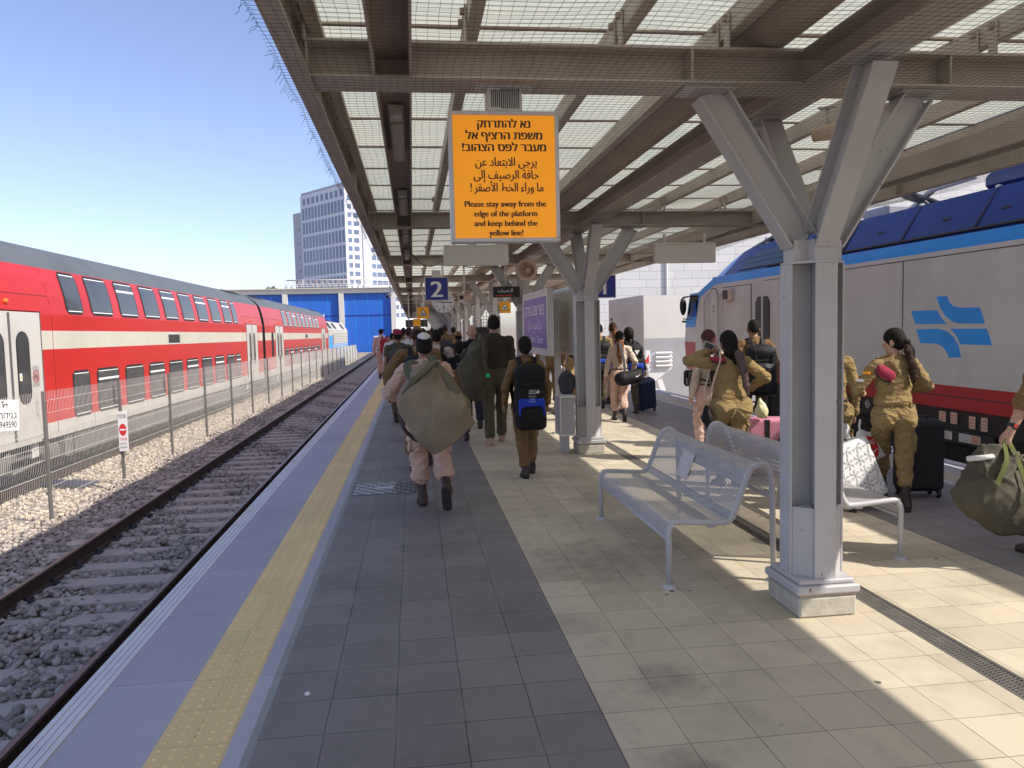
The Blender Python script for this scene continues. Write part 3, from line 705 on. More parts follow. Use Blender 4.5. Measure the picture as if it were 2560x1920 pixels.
# lamps recessed in the channels
def lamp(x, y, lab):
    o = empty('strip_lamp', (x, y, 3.09), lab, 'lamp', 'strip lamps under the canopy')
    m = MB(); m.box((0, 0, 0.0), (0.10, 1.20, 0.05), 'sign_frame', None, 0.012); m.prism([(-0.05, 0), (0.05, 0), (0.035, 0.06), (-0.035, 0.06)], -0.71, -0.602, 'galv', lambda a, b, c: (a, c, 0.02 - b)); m.build('housing', o)
    m = MB(); m.box((0, 0.06, -0.040), (0.088, 1.06, 0.034), 'lamp_glass', None, 0.012); m.build('diffuser', o)
    return o
LL = ['first strip lamp in the left canopy channel, just past the near cross beam', 'second strip lamp in the left canopy channel', 'third strip lamp in the left canopy channel', 'fourth strip lamp in the left canopy channel']
for i, y in enumerate((5.75, 8.75, 11.7, 14.6)): lamp(-0.06, y, LL[i])
for i, y in enumerate((5.75, 8.75, 11.7)): lamp(4.68, y, ('first', 'second', 'third')[i] + ' strip lamp in the canopy channel beside the locomotive')

# ---- columns: crossed H sections with four arms
def make_column():
    o = empty('canopy_column', (CX, BEAM_Y[1], 0), '', 'column', 'canopy columns down the platform')
    m = MB(); m.box((0, 0, 0.06), (0.35, 0.40, 0.12), 'plinth', None, 0.012); m.build('plinth', o)
    m = MB(); m.box((0, 0, 0.1275), (0.345, 0.395, 0.014), 'steel_dark'); m.box((0, 0, 0.160), (0.385, 0.42, 0.05), 'column_paint', None, 0.010); m.box((0, 0, 0.200), (0.335, 0.375, 0.03), 'column_paint', None, 0.008); m.build('base_plate', o)
    m = MB(); e = 0.158; fw, t = 0.130, 0.013; z0, z1 = 0.214, 2.02; zm, h = (z0 + z1) / 2, z1 - z0
    for s in (-1, 1):
        m.box((0, s * e, zm), (fw, t, h), 'column_paint', None, 0.002); m.box((s * e, 0, zm), (t, fw, h), 'column_paint', None, 0.002)
        m.box((0, s * e / 2, zm), (0.010, e - t + 0.004, h), 'column_paint'); m.box((s * (e / 2 + 0.002), 0, zm), (e - t - 0.002, 0.010, h), 'column_paint')
    m.prism([(0.163, -0.064), (0.163, 0.064), (0.064, 0.163), (-0.064, 0.163), (-0.163, 0.064), (-0.163, -0.064), (-0.064, -0.163), (0.064, -0.163)], 2.021, 2.034, 'column_paint')
    m.build('shaft', o)
    m = MB(); e2 = 0.135
    for sx in (-1, 1):
        for sy in (-1, 1): m.prism([(sx * 0.150, sy * 0.064), (sx * 0.064, sy * 0.150), (sx * 0.02, sy * 0.02)], 0.216, 0.62, 'column_paint')
    m.build('infill_box', o)
    for dx, dy in ((-1, 0), (1, 0), (0, -1), (0, 1)):
        m = MB(); side = Vector((dx, dy, 0)); a = side * 0.075 + Vector((0, 0, 2.035)); k = side * 0.085 + Vector((0, 0, 2.16)); b = side * 0.625 + Vector((0, 0, 2.985))
        up = side.cross(Vector((0, 0, 1)))
        d = (b - k).normalized(); nrm = Vector((0, 0, 1)) - d * d.z; nrm.normalize()
        m.ibeam(k, b, 0.130, 0.175, 0.012, 0.010, 'column_paint', nrm)
        m.box(side * 0.09 + Vector((0, 0, 2.095)), (0.126 if dx == 0 else 0.11, 0.126 if dy == 0 else 0.11, 0.12), 'column_paint')
        m.box(side * 0.64 + Vector((0, 0, 2.990)), (0.18 if dx == 0 else 0.30, 0.18 if dy == 0 else 0.30, 0.018), 'column_paint')
        m.build('arm', o)
    return o
col0 = make_column()
ORD = ['nearest grey canopy column with four spread arms, standing in front of the bench', 'second grey canopy column along, with the perforated bin at its foot', 'third canopy column along, just behind the purple station sign', 'fourth canopy column along the platform', 'fifth canopy column along the platform', 'sixth canopy column along the platform', 'seventh canopy column along the platform']
for i, y in enumerate(BEAM_Y[1:]):
    c = col0 if i == 0 else copy_tree(col0, None, (CX, y, 0))
    c['label'] = ORD[i] if i < len(ORD) else 'one of the small far canopy columns that merge into a row beyond the seventh column'

# ---- bird net under the canopy: fine cords, sagging between the beams
def net():
    me_v = []; me_f = []
    def line(P, r):
        o = len(me_v); n = 3
        for i, p in enumerate(P):
            d = np.array(P[min(i + 1, len(P) - 1)]) - np.array(P[max(i - 1, 0)]); d = d / np.linalg.norm(d)
            x = np.cross(d, (0, 0, 1)); x /= np.linalg.norm(x); u = np.cross(x, d)
            for k in range(n):
                a = 2 * PI * k / n; me_v.append(tuple(np.array(p) + r * (x * math.cos(a) + u * math.sin(a))))
        for i in range(len(P) - 1):
            for k in range(n): me_f.append((o + i * n + k, o + i * n + (k + 1) % n, o + (i + 1) * n + (k + 1) % n, o + (i + 1) * n + k))
    def zz(x, y):
        q = ((y - 4.28) / 5.9) % 1
        e = 0.965 - 0.5 * abs(q - 0.5) if False else 0
        return 2.968 - 0.055 * math.sin(PI * q) ** 2 - 0.012 * math.sin(x * 5.0 + y * 2.0) * math.sin(PI * q)
    c = 0.046; y0, y1 = 2.35, 13.2; x = -0.585
    while x < 5.2:
        line([(x + 0.008 * math.sin(y * 7 + x * 9), y, zz(x, y)) for y in np.arange(y0, y1, 0.22)], 0.00105); x += c
    y = y0
    while y < y1:
        line([(x, y + 0.008 * math.sin(x * 8 + y * 5), zz(x, y)) for x in np.arange(-0.60, 5.22, 0.24)], 0.00105); y += c
    r = random.Random(5); y = 2.3
    while y < 14:                                                # cut cord ends sticking out over the fascia
        for k in range(1):
            a = (-0.585, y, 2.968); L = r.uniform(0.02, 0.055)
            b = (-0.585 - L * 0.8, y + r.uniform(-0.03, 0.03), 2.968 - r.uniform(-0.02, 0.04)); line([a, ((a[0] + b[0]) / 2, a[1] + 0.01, a[2] + 0.01), b], 0.0011)
            if r.random() < 0.5: line([b, (b[0] - 0.012, b[1] + r.uniform(-0.03, 0.03), b[2] - 0.015)], 0.0011)
        y += c if r.random() > 0.12 else 0.3
    me = bpy.data.meshes.new('bird_net'); me.from_pydata(me_v, [], me_f); me.materials.append(MATS['net_wire']); me.update()
    tag(link('bird_net', me), 'thin dark bird netting stretched beneath the canopy beams', 'bird net')
net()
# ================================================================== red double-deck train on the left
TR_O = (-6.425, 14.4, 0.0); TR_ROT = (R_(-0.355), 0, R_(-0.5))
PROF = [(0.0, -0.08), (0.0, 0.20), (0.0, 1.50), (0.0, 1.83), (0.0, 2.12), (0.05, 2.45), (0.11, 2.72), (0.185, 2.96), (0.33, 3.14), (0.58, 3.34), (0.88, 3.47), (1.25, 3.53)]
def prof_d(z):
    for (d0, z0), (d1, z1) in zip(PROF, PROF[1:]):
        if z <= z1: return d0 + (d1 - d0) * max(0, (z - z0) / (z1 - z0))
    return PROF[-1][0]
def side_patch(mb, y0, y1, z0, z1, off, mn, n=6, rc=0.0):
    """a plate that follows the body side; rounded corners of radius rc"""
    pts = []
    ang = [(y1 - rc, z1 - rc, 0), (y0 + rc, z1 - rc, 90), (y0 + rc, z0 + rc, 180), (y1 - rc, z0 + rc, 270)]
    if rc > 0:
        rows = []
        for k in range(n * 2 + 1):
            z = z0 + (z1 - z0) * k / (n * 2)
            e = 0.0
            if z < z0 + rc: e = rc - math.sqrt(max(0, rc * rc - (z0 + rc - z) ** 2))
            elif z > z1 - rc: e = rc - math.sqrt(max(0, rc * rc - (z - z1 + rc) ** 2))
            rows.append((z, y0 + e, y1 - e))
    else: rows = [(z0 + (z1 - z0) * k / n, y0, y1) for k in range(n + 1)]
    vs = []
    for z, a, b in rows:
        d = -prof_d(z); vs += [(d + off, a, z), (d + off, b, z), (d - 0.03, a, z), (d - 0.03, b, z)]
    fs = []
    for k in range(len(rows) - 1):
        o = k * 4
        fs += [(o, o + 1, o + 5, o + 4), (o, o + 4, o + 6, o + 2), (o + 1, o + 3, o + 7, o + 5)]
    o = (len(rows) - 1) * 4; fs += [(0, 2, 3, 1), (o, o + 1, o + 3, o + 2)]
    mb.add(vs, fs, mn)
def train_window(car, y0, y1, z0, z1, vent, name='window'):
    m = MB(); side_patch(m, y0 - 0.045, y1 + 0.045, z0 - 0.045, z1 + 0.045, 0.006, 'train_gasket', 6, 0.10); f = m.build(name, car)
    m = MB(); side_patch(m, y0, y1, z0, z1, 0.012, 'train_glass', 6, 0.07); m.build('pane', f)
    m = MB()
    side_patch(m, y0 + 0.03, y1 - 0.03, z0 + 0.005, z0 + 0.022, 0.016, 'white_paint', 1); side_patch(m, y0 + 0.03, y1 - 0.03, z1 - 0.022, z1 - 0.005, 0.016, 'white_paint', 1)
    if vent: side_patch(m, y0 + 0.01, y1 - 0.01, z1 - 0.20, z1 - 0.155, 0.016, 'white_paint', 2)
    m.build('trim', f)
def train_door(car, y0, y1, two=True):
    m = MB(); side_patch(m, y0, y1, 0.02, 2.14, 0.008, 'train_white', 8); d = m.build('door', car)
    ym = (y0 + y1) / 2
    m = MB(); side_patch(m, ym - 0.035, ym + 0.035, 0.02, 2.12, 0.013, 'door_line', 8); side_patch(m, y0 - 0.02, y0 + 0.01, 0.02, 2.16, 0.012, 'door_line', 8); side_patch(m, y1 - 0.01, y1 + 0.02, 0.02, 2.16, 0.012, 'door_line', 8)
    side_patch(m, y0 - 0.05, y1 + 0.05, 2.16, 2.19, 0.03, 'train_red', 1); m.build('door_seal', d)
    for a, b in ((y0 + 0.46, ym - 0.21), (ym + 0.21, y1 - 0.46)):
        m = MB(); side_patch(m, a - 0.03, b + 0.03, 0.59, 1.82, 0.012, 'train_gasket', 28, (b - a) / 2 + 0.029); side_patch(m, a, b, 0.62, 1.79, 0.017, 'train_glass', 28, (b - a) / 2 - 0.001); m.build('door_window', d)
    m = MB(); m.lathe([(0.0, 0.05), (0.035, 0.045), (0.045, 0.02), (0.05, 0.0)], 'orange_lens', 12, (-prof_d(2.3), ym, 2.30), lambda p: (p[2], p[0], p[1])); m.build('door_lamp', car)
    return d
def bogie(car, yc):
    m = MB(); bg_ = []
    for dy in (-0.95, 0.95):
        for x in (-0.42, -1.95): wm = MB(); bg_.append(wm); wm.lathe([(0.0, -0.07), (0.40, -0.07), (0.43, -0.05), (0.43, 0.05), (0.35, 0.06), (0.0, 0.04)], 'dark_under', 20, (x, yc + dy, -0.40), lambda p: (p[2], p[0], p[1]))
        m.box((-0.18, yc + dy, -0.36), (0.18, 0.36, 0.26), 'grey_under', None, 0.03); m.tube([(-0.16, yc + dy * 0.72, -0.5), (-0.16, yc + dy * 0.72, -0.12)], 0.09, 'grey_under', 10)
    m.box((-0.22, yc, -0.28), (0.16, 2.3, 0.16), 'grey_under', None, 0.03); m.box((-0.24, yc, -0.15), (0.2, 0.7, 0.3), 'dark_under', None, 0.02)
    m.tube([(-0.14, yc - 0.5, -0.52), (-0.14, yc + 0.5, -0.46)], 0.03, 'grey_under', 8); m.box((-0.16, yc + 0.28, -0.22), (0.1, 0.22, 0.3), 'galv', None, 0.02)
    b_ = m.build('bogie', car)
    for wm in bg_: wm.build('wheel', b_)
def make_car(y0, y1, label, doors, wins, extra):
    car = empty('train_carriage', TR_O, label, 'train carriage', 'red double deck carriages'); car.rotation_euler = TR_ROT
    m = MB()
    cols = ['train_white', 'train_red', 'train_cream', 'train_red', 'train_red', 'train_red', 'train_red', 'train_roof', 'train_roof', 'train_roof', 'train_roof']
    ns = 12
    for (d0, z0), (d1, z1), mn in zip(PROF, PROF[1:], cols):
        sm = z0 > 2.0
        vs = []
        for k in range(ns + 1): y = y0 + (y1 - y0) * k / ns; vs += [(-d0, y, z0), (-d1, y, z1)]
        m.add(vs, [(2 * k, 2 * k + 2, 2 * k + 3, 2 * k + 1) for k in range(ns)], mn, sm)
        vs = [(-2.5 + p[0], p[1], p[2]) if False else (-2.5 - p[0], p[1], p[2]) for p in vs]
        m.add(vs, [(2 * k, 2 * k + 1, 2 * k + 3, 2 * k + 2) for k in range(ns)], mn, sm)
    for y in (y0, y1):
        ring = [(-d, y, z) for d, z in PROF] + [(-2.5 + d, y, z) for d, z in PROF[::-1]]
        m.add(ring, [tuple(range(len(ring)))], 'train_gasket')
    for y in (y0 + 0.03, y1 - 0.03):                             # dark end edge
        side_patch(m, y - 0.03, y + 0.03, 0.0, 2.95, 0.006, 'train_gasket', 12)
    m.build('body', car, False)
    m = MB()
    m.box((-1.25, (y0 + y1) / 2, -0.07), (2.42, y1 - y0 - 0.1, 0.03), 'dark_under')
    m.box((-1.25, (y0 + y1) / 2, -0.30), (2.40, (y1 - y0) - 8.6, 0.44), 'grey_under', None, 0.03); m.build('underframe', car)
    bogie(car, y0 + 3.0); bogie(car, y1 - 3.0)
    for a, b in doors: train_door(car, a, b)
    for i, (a, b) in enumerate(wins):
        train_window(car, a, b, 2.19, 2.90, i % 2 == 0 and i > 0); train_window(car, a + 0.06, b + 0.09, 0.23, 1.03, i % 2 == 1)
    m = MB()
    for yy in (y0 + 0.9, y0 + 3.9, y1 - 3.75, y1 - 0.8): side_patch(m, yy - 0.006, yy + 0.006, 0.0, 2.95, 0.003, 'seam_red', 10)
    for yy in np.arange(y0 + 5.5, y1 - 4, 3.07): side_patch(m, yy - 0.004, yy + 0.004, -0.08, 0.19, 0.003, 'door_line', 2)
    for a_, b_ in ((y0 + 0.06, y0 + 3.9), (y1 - 3.75, y1 - 0.06)): side_patch(m, a_, b_, 2.44, 2.452, 0.004, 'seam_red', 1)
    side_patch(m, y1 - 1.1, y1 - 0.2, 0.55, 0.565, 0.004, 'seam_red', 1); side_patch(m, y1 - 1.1, y1 - 0.2, 0.80, 0.812, 0.004, 'seam_red', 1)
    m.build('body_seam', car)
    m = MB(); side_patch(m, extra, extra + 1.07, 1.50, 1.80, 0.008, 'train_white', 1); side_patch(m, extra + 0.06, extra + 1.01, 1.54, 1.76, 0.013, 'screen', 1); m.build('destination_display', car)
    m = MB()
    for yy in (y0 + 1.0, y1 - 3.2):
        for k in range(8): m.box((-0.72, yy + k * 0.28, 3.415), (0.28, 0.16, 0.02), 'train_gasket', Matrix.Rotation(0.45, 3, 'Y'))
    m.build('roof_vent', car)
    return car
W1 = [(15.58, 16.24)] + [(16.70 + 1.535 * k, 17.74 + 1.535 * k) for k in range(8)] + [(28.75, 29.4)]
car1 = make_car(-3.4, 19.35, 'near red and cream double deck carriage with cream doors behind the mesh fence', [(-2.05, 0.04), (16.25, 18.2)], [(a - 14.4, b - 14.4) for a, b in W1], 6.9)
m = MB()                                                        # pictogram: no bicycles
m.box((0.006, -0.22, 1.05), (0.004, 0.24, 0.36), 'ink_white')
def ring(mb, c, r, wd, mn, ex, ey, n=28, t=None):
    c, ex, ey = np.array(c), np.array(ex), np.array(ey); vs = []
    for k in range(n):
        a = 2 * PI * k / n; q = math.cos(a) * ex + math.sin(a) * ey; vs += [c + q * r, c + q * (r - wd)]
    mb.add(vs, [(2 * k, 2 * ((k + 1) % n), 2 * ((k + 1) % n) + 1, 2 * k + 1) for k in range(n)], mn)
EY, EZ = (0, 1, 0), (0, 0, 1)
ring(m, (0.0105, -0.22, 1.05), 0.105, 0.016, 'ink_red', EY, EZ)
for dy in (-0.045, 0.045): ring(m, (0.0095, -0.22 + dy, 1.03), 0.033, 0.008, 'ink_dark', EY, EZ, 16)
m.bar((0.010, -0.265, 1.03), (0.010, -0.235, 1.075), 0.002, 0.008, 'ink_dark'); m.bar((0.010, -0.235, 1.075), (0.010, -0.19, 1.07), 0.002, 0.008, 'ink_dark'); m.bar((0.010, -0.175, 1.03), (0.010, -0.195, 1.09), 0.002, 0.008, 'ink_dark')
m.bar((0.011, -0.29, 1.12), (0.011, -0.15, 0.98), 0.002, 0.014, 'ink_red')
m.box((0.016, -0.74, 1.06), (0.004, 0.08, 0.12), 'ink_white'); m.prism([(-0.03, -0.03), (0.03, -0.03), (0, 0.035)], 0.0185, 0.020, 'sign_orange', lambda a, b, c: (c, -0.74 + a, 1.06 + b))
m.build('pictogram', car1)
car2 = make_car(19.75, 42.7, 'second red and cream double deck carriage beyond the gap, coupled to the blue locomotive', [(22.2, 24.25), (39.1, 41.1)], [(24.6 + 1.535 * k, 25.62 + 1.535 * k) for k in range(9)], 31.5)
m = MB(); side_patch(m, 21.25, 21.75, 0.75, 1.85, 0.008, 'train_gasket', 6, 0.08); m.build('side_window', car2)
m = MB(); m.box((-1.25, 19.55, 1.2), (1.3, 0.42, 2.2), 'train_gasket'); m.build('gangway', car2)
# blue and grey locomotive at the far end of the red train
lo = empty('far_locomotive', TR_O, 'grey and blue locomotive with ribbed sides at the far end of the red train', 'locomotive'); lo.rotation_euler = TR_ROT
m = MB(); LP = [(0.0, 0.0), (0.0, 2.1), (0.45, 2.75), (1.25, 2.85)]
poly = [(-d, z) for d, z in LP] + [(-2.5 + d, z) for d, z in LP[::-1]]
m.prism(poly, 43.2, 58.0, 'train_white', lambda a, b, c: (a, c, b)); m.build('body', lo)
m = MB()
for k in range(13): m.box((0.02, 51.7, 0.25 + k * 0.135), (0.035, 11.4, 0.055), 'galv', None, 0.01)
m.build('side_ribs', lo)
m = MB(); m.box((0.008, 52, 0.62), (0.02, 11.5, 0.75), 'loco_blue'); m.box((0.012, 44.6, 0.9), (0.02, 2.4, 1.5), 'loco_blue'); m.build('blue_band', lo)
for y in (45.2, 48.5, 55.0):
    m = MB(); m.box((-0.215, y, 2.42), (0.02, 1.7, 0.55), 'train_gasket', Matrix.Rotation(-0.61, 3, 'Y')); m.build('roof_window', lo)
m = MB(); m.box((0.015, 46.0, 1.35), (0.03, 0.9, 0.7), 'train_glass'); m.build('cab_window', lo)
m = MB(); m.box((-1.25, 50.6, -0.2), (2.3, 14, 0.36), 'dark_under'); m.build('underframe', lo)
m = MB(); m.tube([(-0.8, 47.0, 2.8), (-0.8, 47.4, 3.3)], 0.05, 'galv', 6); m.tube([(-0.9, 50.0, 2.86), (-0.9, 54.0, 2.95)], 0.04, 'black_plastic', 6); m.build('roof_gear', lo)

# ================================================================== grey and blue locomotive on the right
LX = 6.62
loc = empty('locomotive', (LX, 12, 0), 'grey diesel locomotive with blue roof stripe and red skirt standing at the right platform edge', 'locomotive')
def lpart(m, name, parent=None, recalc=True): return m.build(name, parent or loc, recalc, None if parent else Vector((-LX, -12, 0)))
WL = 2.86                                                        # body width
def taper(y):                                                   # the nose narrows towards the front
    return 0.0 if y < 17.2 else 0.10 * min(1, (y - 17.2) / 1.45) ** 1.2
nose_y = lambda z: 18.52 + 0.16 * max(0, min(1, (z - 0.55) / 0.7)) if z < 1.25 else (18.68 - 0.10 * (z - 1.25) / 0.35 if z < 1.6 else 18.58 - 0.62 * (z - 1.6) / 0.85)
def sidequad(m, y0, y1, z0, z1, mn, off=0.0, ny=1):
    """side panel y0..y1, z0..z1 (y1 may be None: runs to the sloping nose)"""
    zs = [z0 + (z1 - z0) * k / 4 for k in range(5)]
    vs = []; fs = []
    n = 10 if y1 is None or y1 > 17.2 else ny
    for z in zs:
        e = nose_y(z) if y1 is None else y1
        for k in range(n + 1):
            y = y0 + (e - y0) * k / n; vs.append((LX + taper(y) - off, y, z))
    for j in range(4):
        for k in range(n): a = j * (n + 1) + k; fs.append((a, a + 1, a + n + 2, a + n + 1))
    m.add(vs, fs, mn, True)
m = MB(); Y0 = -2.0
sidequad(m, Y0, 17.0, 0.845, 2.53, 'loco_grey'); sidequad(m, 17.0, None, 1.24, 2.40, 'loco_grey'); sidequad(m, 17.0, 17.75, 0.845, 1.24, 'loco_grey')
sidequad(m, Y0, 16.6, 2.53, 2.69, 'loco_blue')
sidequad(m, Y0, 17.0, 0.72, 0.845, 'loco_red'); sidequad(m, Y0, 17.0, 0.56, 0.705, 'loco_red'); sidequad(m, Y0, 17.0, 0.705, 0.72, 'loco_line', 0.0)
sidequad(m, 17.0, None, 0.57, 0.845, 'loco_red'); sidequad(m, 17.75, None, 0.845, 1.24, 'loco_red')
# front face, far side, floor
fv = []; zs = [0.57, 0.845, 1.24, 1.6, 2.0, 2.40]
for z in zs: y = nose_y(z); x0 = LX + taper(y); fv += [(x0, y, z), (LX + WL - taper(y), y, z)]
for k, mn in enumerate(('loco_red', 'loco_red', 'loco_grey', 'glass_dark', 'glass_dark')): m.add([fv[2 * k], fv[2 * k + 1], fv[2 * k + 3], fv[2 * k + 2]], [(0, 1, 2, 3)], mn)
m.add([(LX + WL, Y0, 0.56), (LX + WL, 18.1, 0.56), (LX + WL, 18.1, 2.4), (LX + WL, 15.2, 3.2), (LX + WL, Y0, 3.2)], [(0, 1, 2, 3, 4)], 'loco_grey')
# roof: navy sloping panels, blue cab shoulder
XS = 0.34
m.add([(LX, Y0, 2.69), (LX, 15.4, 2.69), (LX + XS, 15.2, 3.23), (LX + XS, Y0, 3.23)], [(0, 1, 2, 3)], 'loco_navy')
m.add([(LX + XS, Y0, 3.23), (LX + XS, 15.2, 3.23), (LX + WL - XS, 15.2, 3.23), (LX + WL - XS, Y0, 3.23)], [(0, 1, 2, 3)], 'loco_navy')
cl = [(15.4, 2.69), (16.0, 2.69), (16.6, 2.60), (17.0, 2.50), (17.55, 2.40), (18.12, 2.38)]
ct = [(15.2, 3.23), (15.7, 3.16), (16.3, 3.00), (17.0, 2.76), (17.6, 2.56), (18.14, 2.42)]
ci = [XS, XS, XS * .95, XS * .9, XS * .8, 0.3]
for k in range(5):
    a, b, c, d = cl[k], cl[k + 1], ct[k + 1], ct[k]
    P = [(LX + taper(a[0]), *a), (LX + taper(b[0]), *b), (LX + taper(c[0]) + ci[k + 1], *c), (LX + taper(d[0]) + ci[k], *d)]
    m.add(P, [(0, 1, 2, 3)], 'loco_blue' if k else 'loco_navy', True)
    m.add([P[3], P[2], (LX + WL - ci[k + 1] - taper(c[0]), *c), (LX + WL - ci[k] - taper(d[0]), *d)], [(0, 1, 2, 3)], 'loco_blue', True)
m.add([(LX + taper(16.6), 16.6, 2.53), (LX + taper(17.2), 17.2, 2.40), (LX + taper(17.2), 17.2, 2.47), (LX + taper(16.6), 16.6, 2.60)], [(0, 1, 2, 3)], 'loco_blue')
lpart(m, 'body', recalc=False)
m = MB()                                                        # side seams
for y in (9.84, 3.4): m.box((LX - 0.001, y, 1.66), (0.006, 0.016, 1.62), 'loco_line')
m.box((LX - 0.001, 6.0, 2.465), (0.006, 16.0, 0.012), 'loco_line')
for y in (2.0, 4.4, 6.7, 8.55, 9.95, 11.4, 12.7):
    m.bar((LX + 0.02, y, 2.74), (LX + XS - 0.012, y, 3.20), 0.03, 0.02, 'loco_line', (1, 0, 0))
    m.box((LX + XS, y, 3.235), (0.05, 0.05, 0.03), 'galv')
m.box((LX + 0.012, 6.0, 2.735), (0.05, 16.0, 0.02), 'loco_line')
for y in (3.0, 5.2, 7.5, 8.2, 9.2, 10.6): m.box((LX + 0.165, y, 2.93), (0.05, 0.14, 0.04), 'loco_line', Matrix.Rotation(0.56, 3, 'Y'), 0.008)
lpart(m, 'panel_seams')
m = MB()                                                        # cab door with handrails
m.prism([(16.28, 1.05), (16.80, 1.05), (16.80, 2.28), (16.66, 2.45), (16.40, 2.45), (16.28, 2.30)], LX - 0.006, LX + 0.01, 'loco_line', lambda a, b, c: (c, a, b))
m.prism([(16.30, 1.07), (16.78, 1.07), (16.78, 2.27), (16.65, 2.43), (16.41, 2.43), (16.30, 2.29)], LX - 0.009, LX - 0.005, 'loco_grey', lambda a, b, c: (c, a, b))
dr = lpart(m, 'cab_door')
m = MB()
for y in (16.98, 16.14): m.tube([(LX + 0.01, y, 0.95), (LX - 0.05, y, 0.99), (LX - 0.05, y, 2.15), (LX - 0.06, y - 0.09, 2.22), (LX - 0.05, y - 0.09, 2.30), (LX + 0.01, y - 0.09, 2.32)], 0.017, 'loco_grey', 8)
lpart(m, 'handrail')
m = MB(); letter(m, '2', 0.20, (LX - 0.012, 16.52, 1.93), (0, -1, 0), (0, 0, 1), 'ink_dark'); m.box((LX - 0.011, 16.72, 1.42), (0.006, 0.16, 0.18), 'leather_brown'); lpart(m, 'door_marking')
m = MB()
m.box((LX - 0.003, 15.3, 1.65), (0.010, 1.40, 1.58), 'loco_line'); m.box((LX - 0.008, 15.3, 1.65), (0.006, 1.37, 1.55), 'loco_grey'); lpart(m, 'side_hatch')
m = MB(); m.box((LX - 0.05, 15.62, 2.27), (0.10, 0.44, 0.26), 'horn_beige', None, 0.02); m.box((LX - 0.103, 15.66, 2.27), (0.012, 0.26, 0.19), 'black_plastic', None, 0.02); lpart(m, 'side_lamp')
m = MB()
for y, wd in ((15.75, 0.42), (15.2, 0.26), (14.85, 0.13)): m.box((LX - 0.012, y, 1.48), (0.003, wd, 0.17), 'galv')
lpart(m, 'data_plate')
m = MB(); P = [(13.80, 1.30), (14.42, 1.30), (14.42, 2.06), (14.32, 2.17), (13.90, 2.17), (13.80, 2.06)]
m.prism(P, LX - 0.006, LX + 0.01, 'loco_line', lambda a, b, c: (c, a, b))
for y in (13.96, 14.26):
    for k in range(22): m.box((LX - 0.009, y, 1.36 + k * 0.036), (0.012, 0.21, 0.016), 'grey_under', Matrix.Rotation(0.5, 3, 'Y'))
m.box((LX - 0.010, 14.11, 1.75), (0.008, 0.07, 0.84), 'loco_grey'); lpart(m, 'louvre')
m = MB()                                                        # cab windows: slanted side quad and roof shoulder window
def nosepatch(mm, poly, mn, off):
    (a0, a1), (b0, b1), (c0, c1), (d0, d1) = poly; n = 14
    def f(u, v):
        y = (a0 * (1 - v) + b0 * v) * (1 - u) + (d0 * (1 - v) + c0 * v) * u; z = (a1 * (1 - v) + b1 * v) * (1 - u) + (d1 * (1 - v) + c1 * v) * u
        return (LX + taper(y) - off, y, z)
    mm.grid(f, n, n, mn)
nosepatch(m, [(17.34, 2.39), (17.78, 1.60), (18.60, 1.60), (18.14, 2.40)], 'loco_blue', 0.008); nosepatch(m, [(16.45, 2.69), (16.45, 2.53), (17.5, 2.24), (17.45, 2.40)], 'loco_blue', 0.007); lpart(m, 'nose_band', recalc=False)
m = MB(); nosepatch(m, [(17.44, 2.35), (17.66, 1.84), (18.38, 1.84), (18.10, 2.36)], 'glass_dark', 0.014); lpart(m, 'cab_window', recalc=False)
m = MB()
def shoulder(y, t): return (LX + XS * t - 0.012 * 1, y, 2.69 + 0.54 * t + 0.010)
m.add([shoulder(15.35, 0.10), shoulder(13.2, 0.10), shoulder(13.45, 0.72), shoulder(14.75, 0.72)], [(0, 1, 2, 3)], 'glass_dark'); lpart(m, 'roof_window', recalc=False)
m = MB()
for t in (0.3, 0.5): m.bar(shoulder(15.0, t), shoulder(13.3, t), 0.01, 0.01, 'loco_line')
lpart(m, 'roof_window_bar')
m = MB(); letter(m, '1315', 0.24, (LX + 0.23, 16.55, 2.80), (0.08, -0.93, 0.33), (0.45, 0.12, 0.8), 'ink_white'); lpart(m, 'fleet_number', recalc=False)
for yy, xx in ((18.55, LX + 0.02), (18.05, LX - 0.16)):
    m = MB(); m.lathe([(0.0, -0.03), (0.07, -0.03), (0.085, 0.0), (0.07, 0.03), (0.0, 0.035)], 'black_plastic', 18, (xx, yy, 2.10), lambda p: (p[0], p[2], p[1] * 2.5)); m.tube([(xx, yy, 1.80), (LX + 0.25, yy - 0.08, 1.78)], 0.014, 'black_plastic', 6); m.tube([(xx, yy, 2.32), (LX + 0.25, yy - 0.1, 2.36)], 0.014, 'black_plastic', 6); lpart(m, 'mirror')
m = MB(); m.box((LX + 0.36, 18.55, 1.735), (0.7, 0.12, 0.05), 'black_plastic'); m.tube([(LX + 0.40, 18.70, 0.6), (LX + 0.38, 18.70, 1.58)], 0.018, 'black_plastic', 6); lpart(m, 'wiper_rail')
for x in (LX + 0.48, LX + 2.38):
    m = MB(); m.box((x, 19.05, 0.30), (0.56, 0.12, 0.42), 'black_plastic', None, 0.06); m.tube([(x, 18.4, 0.30), (x, 19.0, 0.30)], 0.13, 'black_plastic', 12); lpart(m, 'buffer')
m = MB()
m.box((LX + WL / 2, 8.0, 0.42), (WL - 0.1, 20.6, 0.27), 'dark_under'); m.box((LX + WL / 2, 8.0, 0.02), (WL - 0.25, 12.0, 0.55), 'dark_under'); m.box((LX + 0.30, 18.36, 0.22), (0.35, 0.3, 0.62), 'grey_under', None, 0.03)
m.box((LX + 0.08, 17.2, 0.0), (0.1, 0.9, 0.55), 'dark_under'); m.box((LX + 0.09, 18.52, 0.26), (0.02, 0.02, 0.16), 'ink_white')
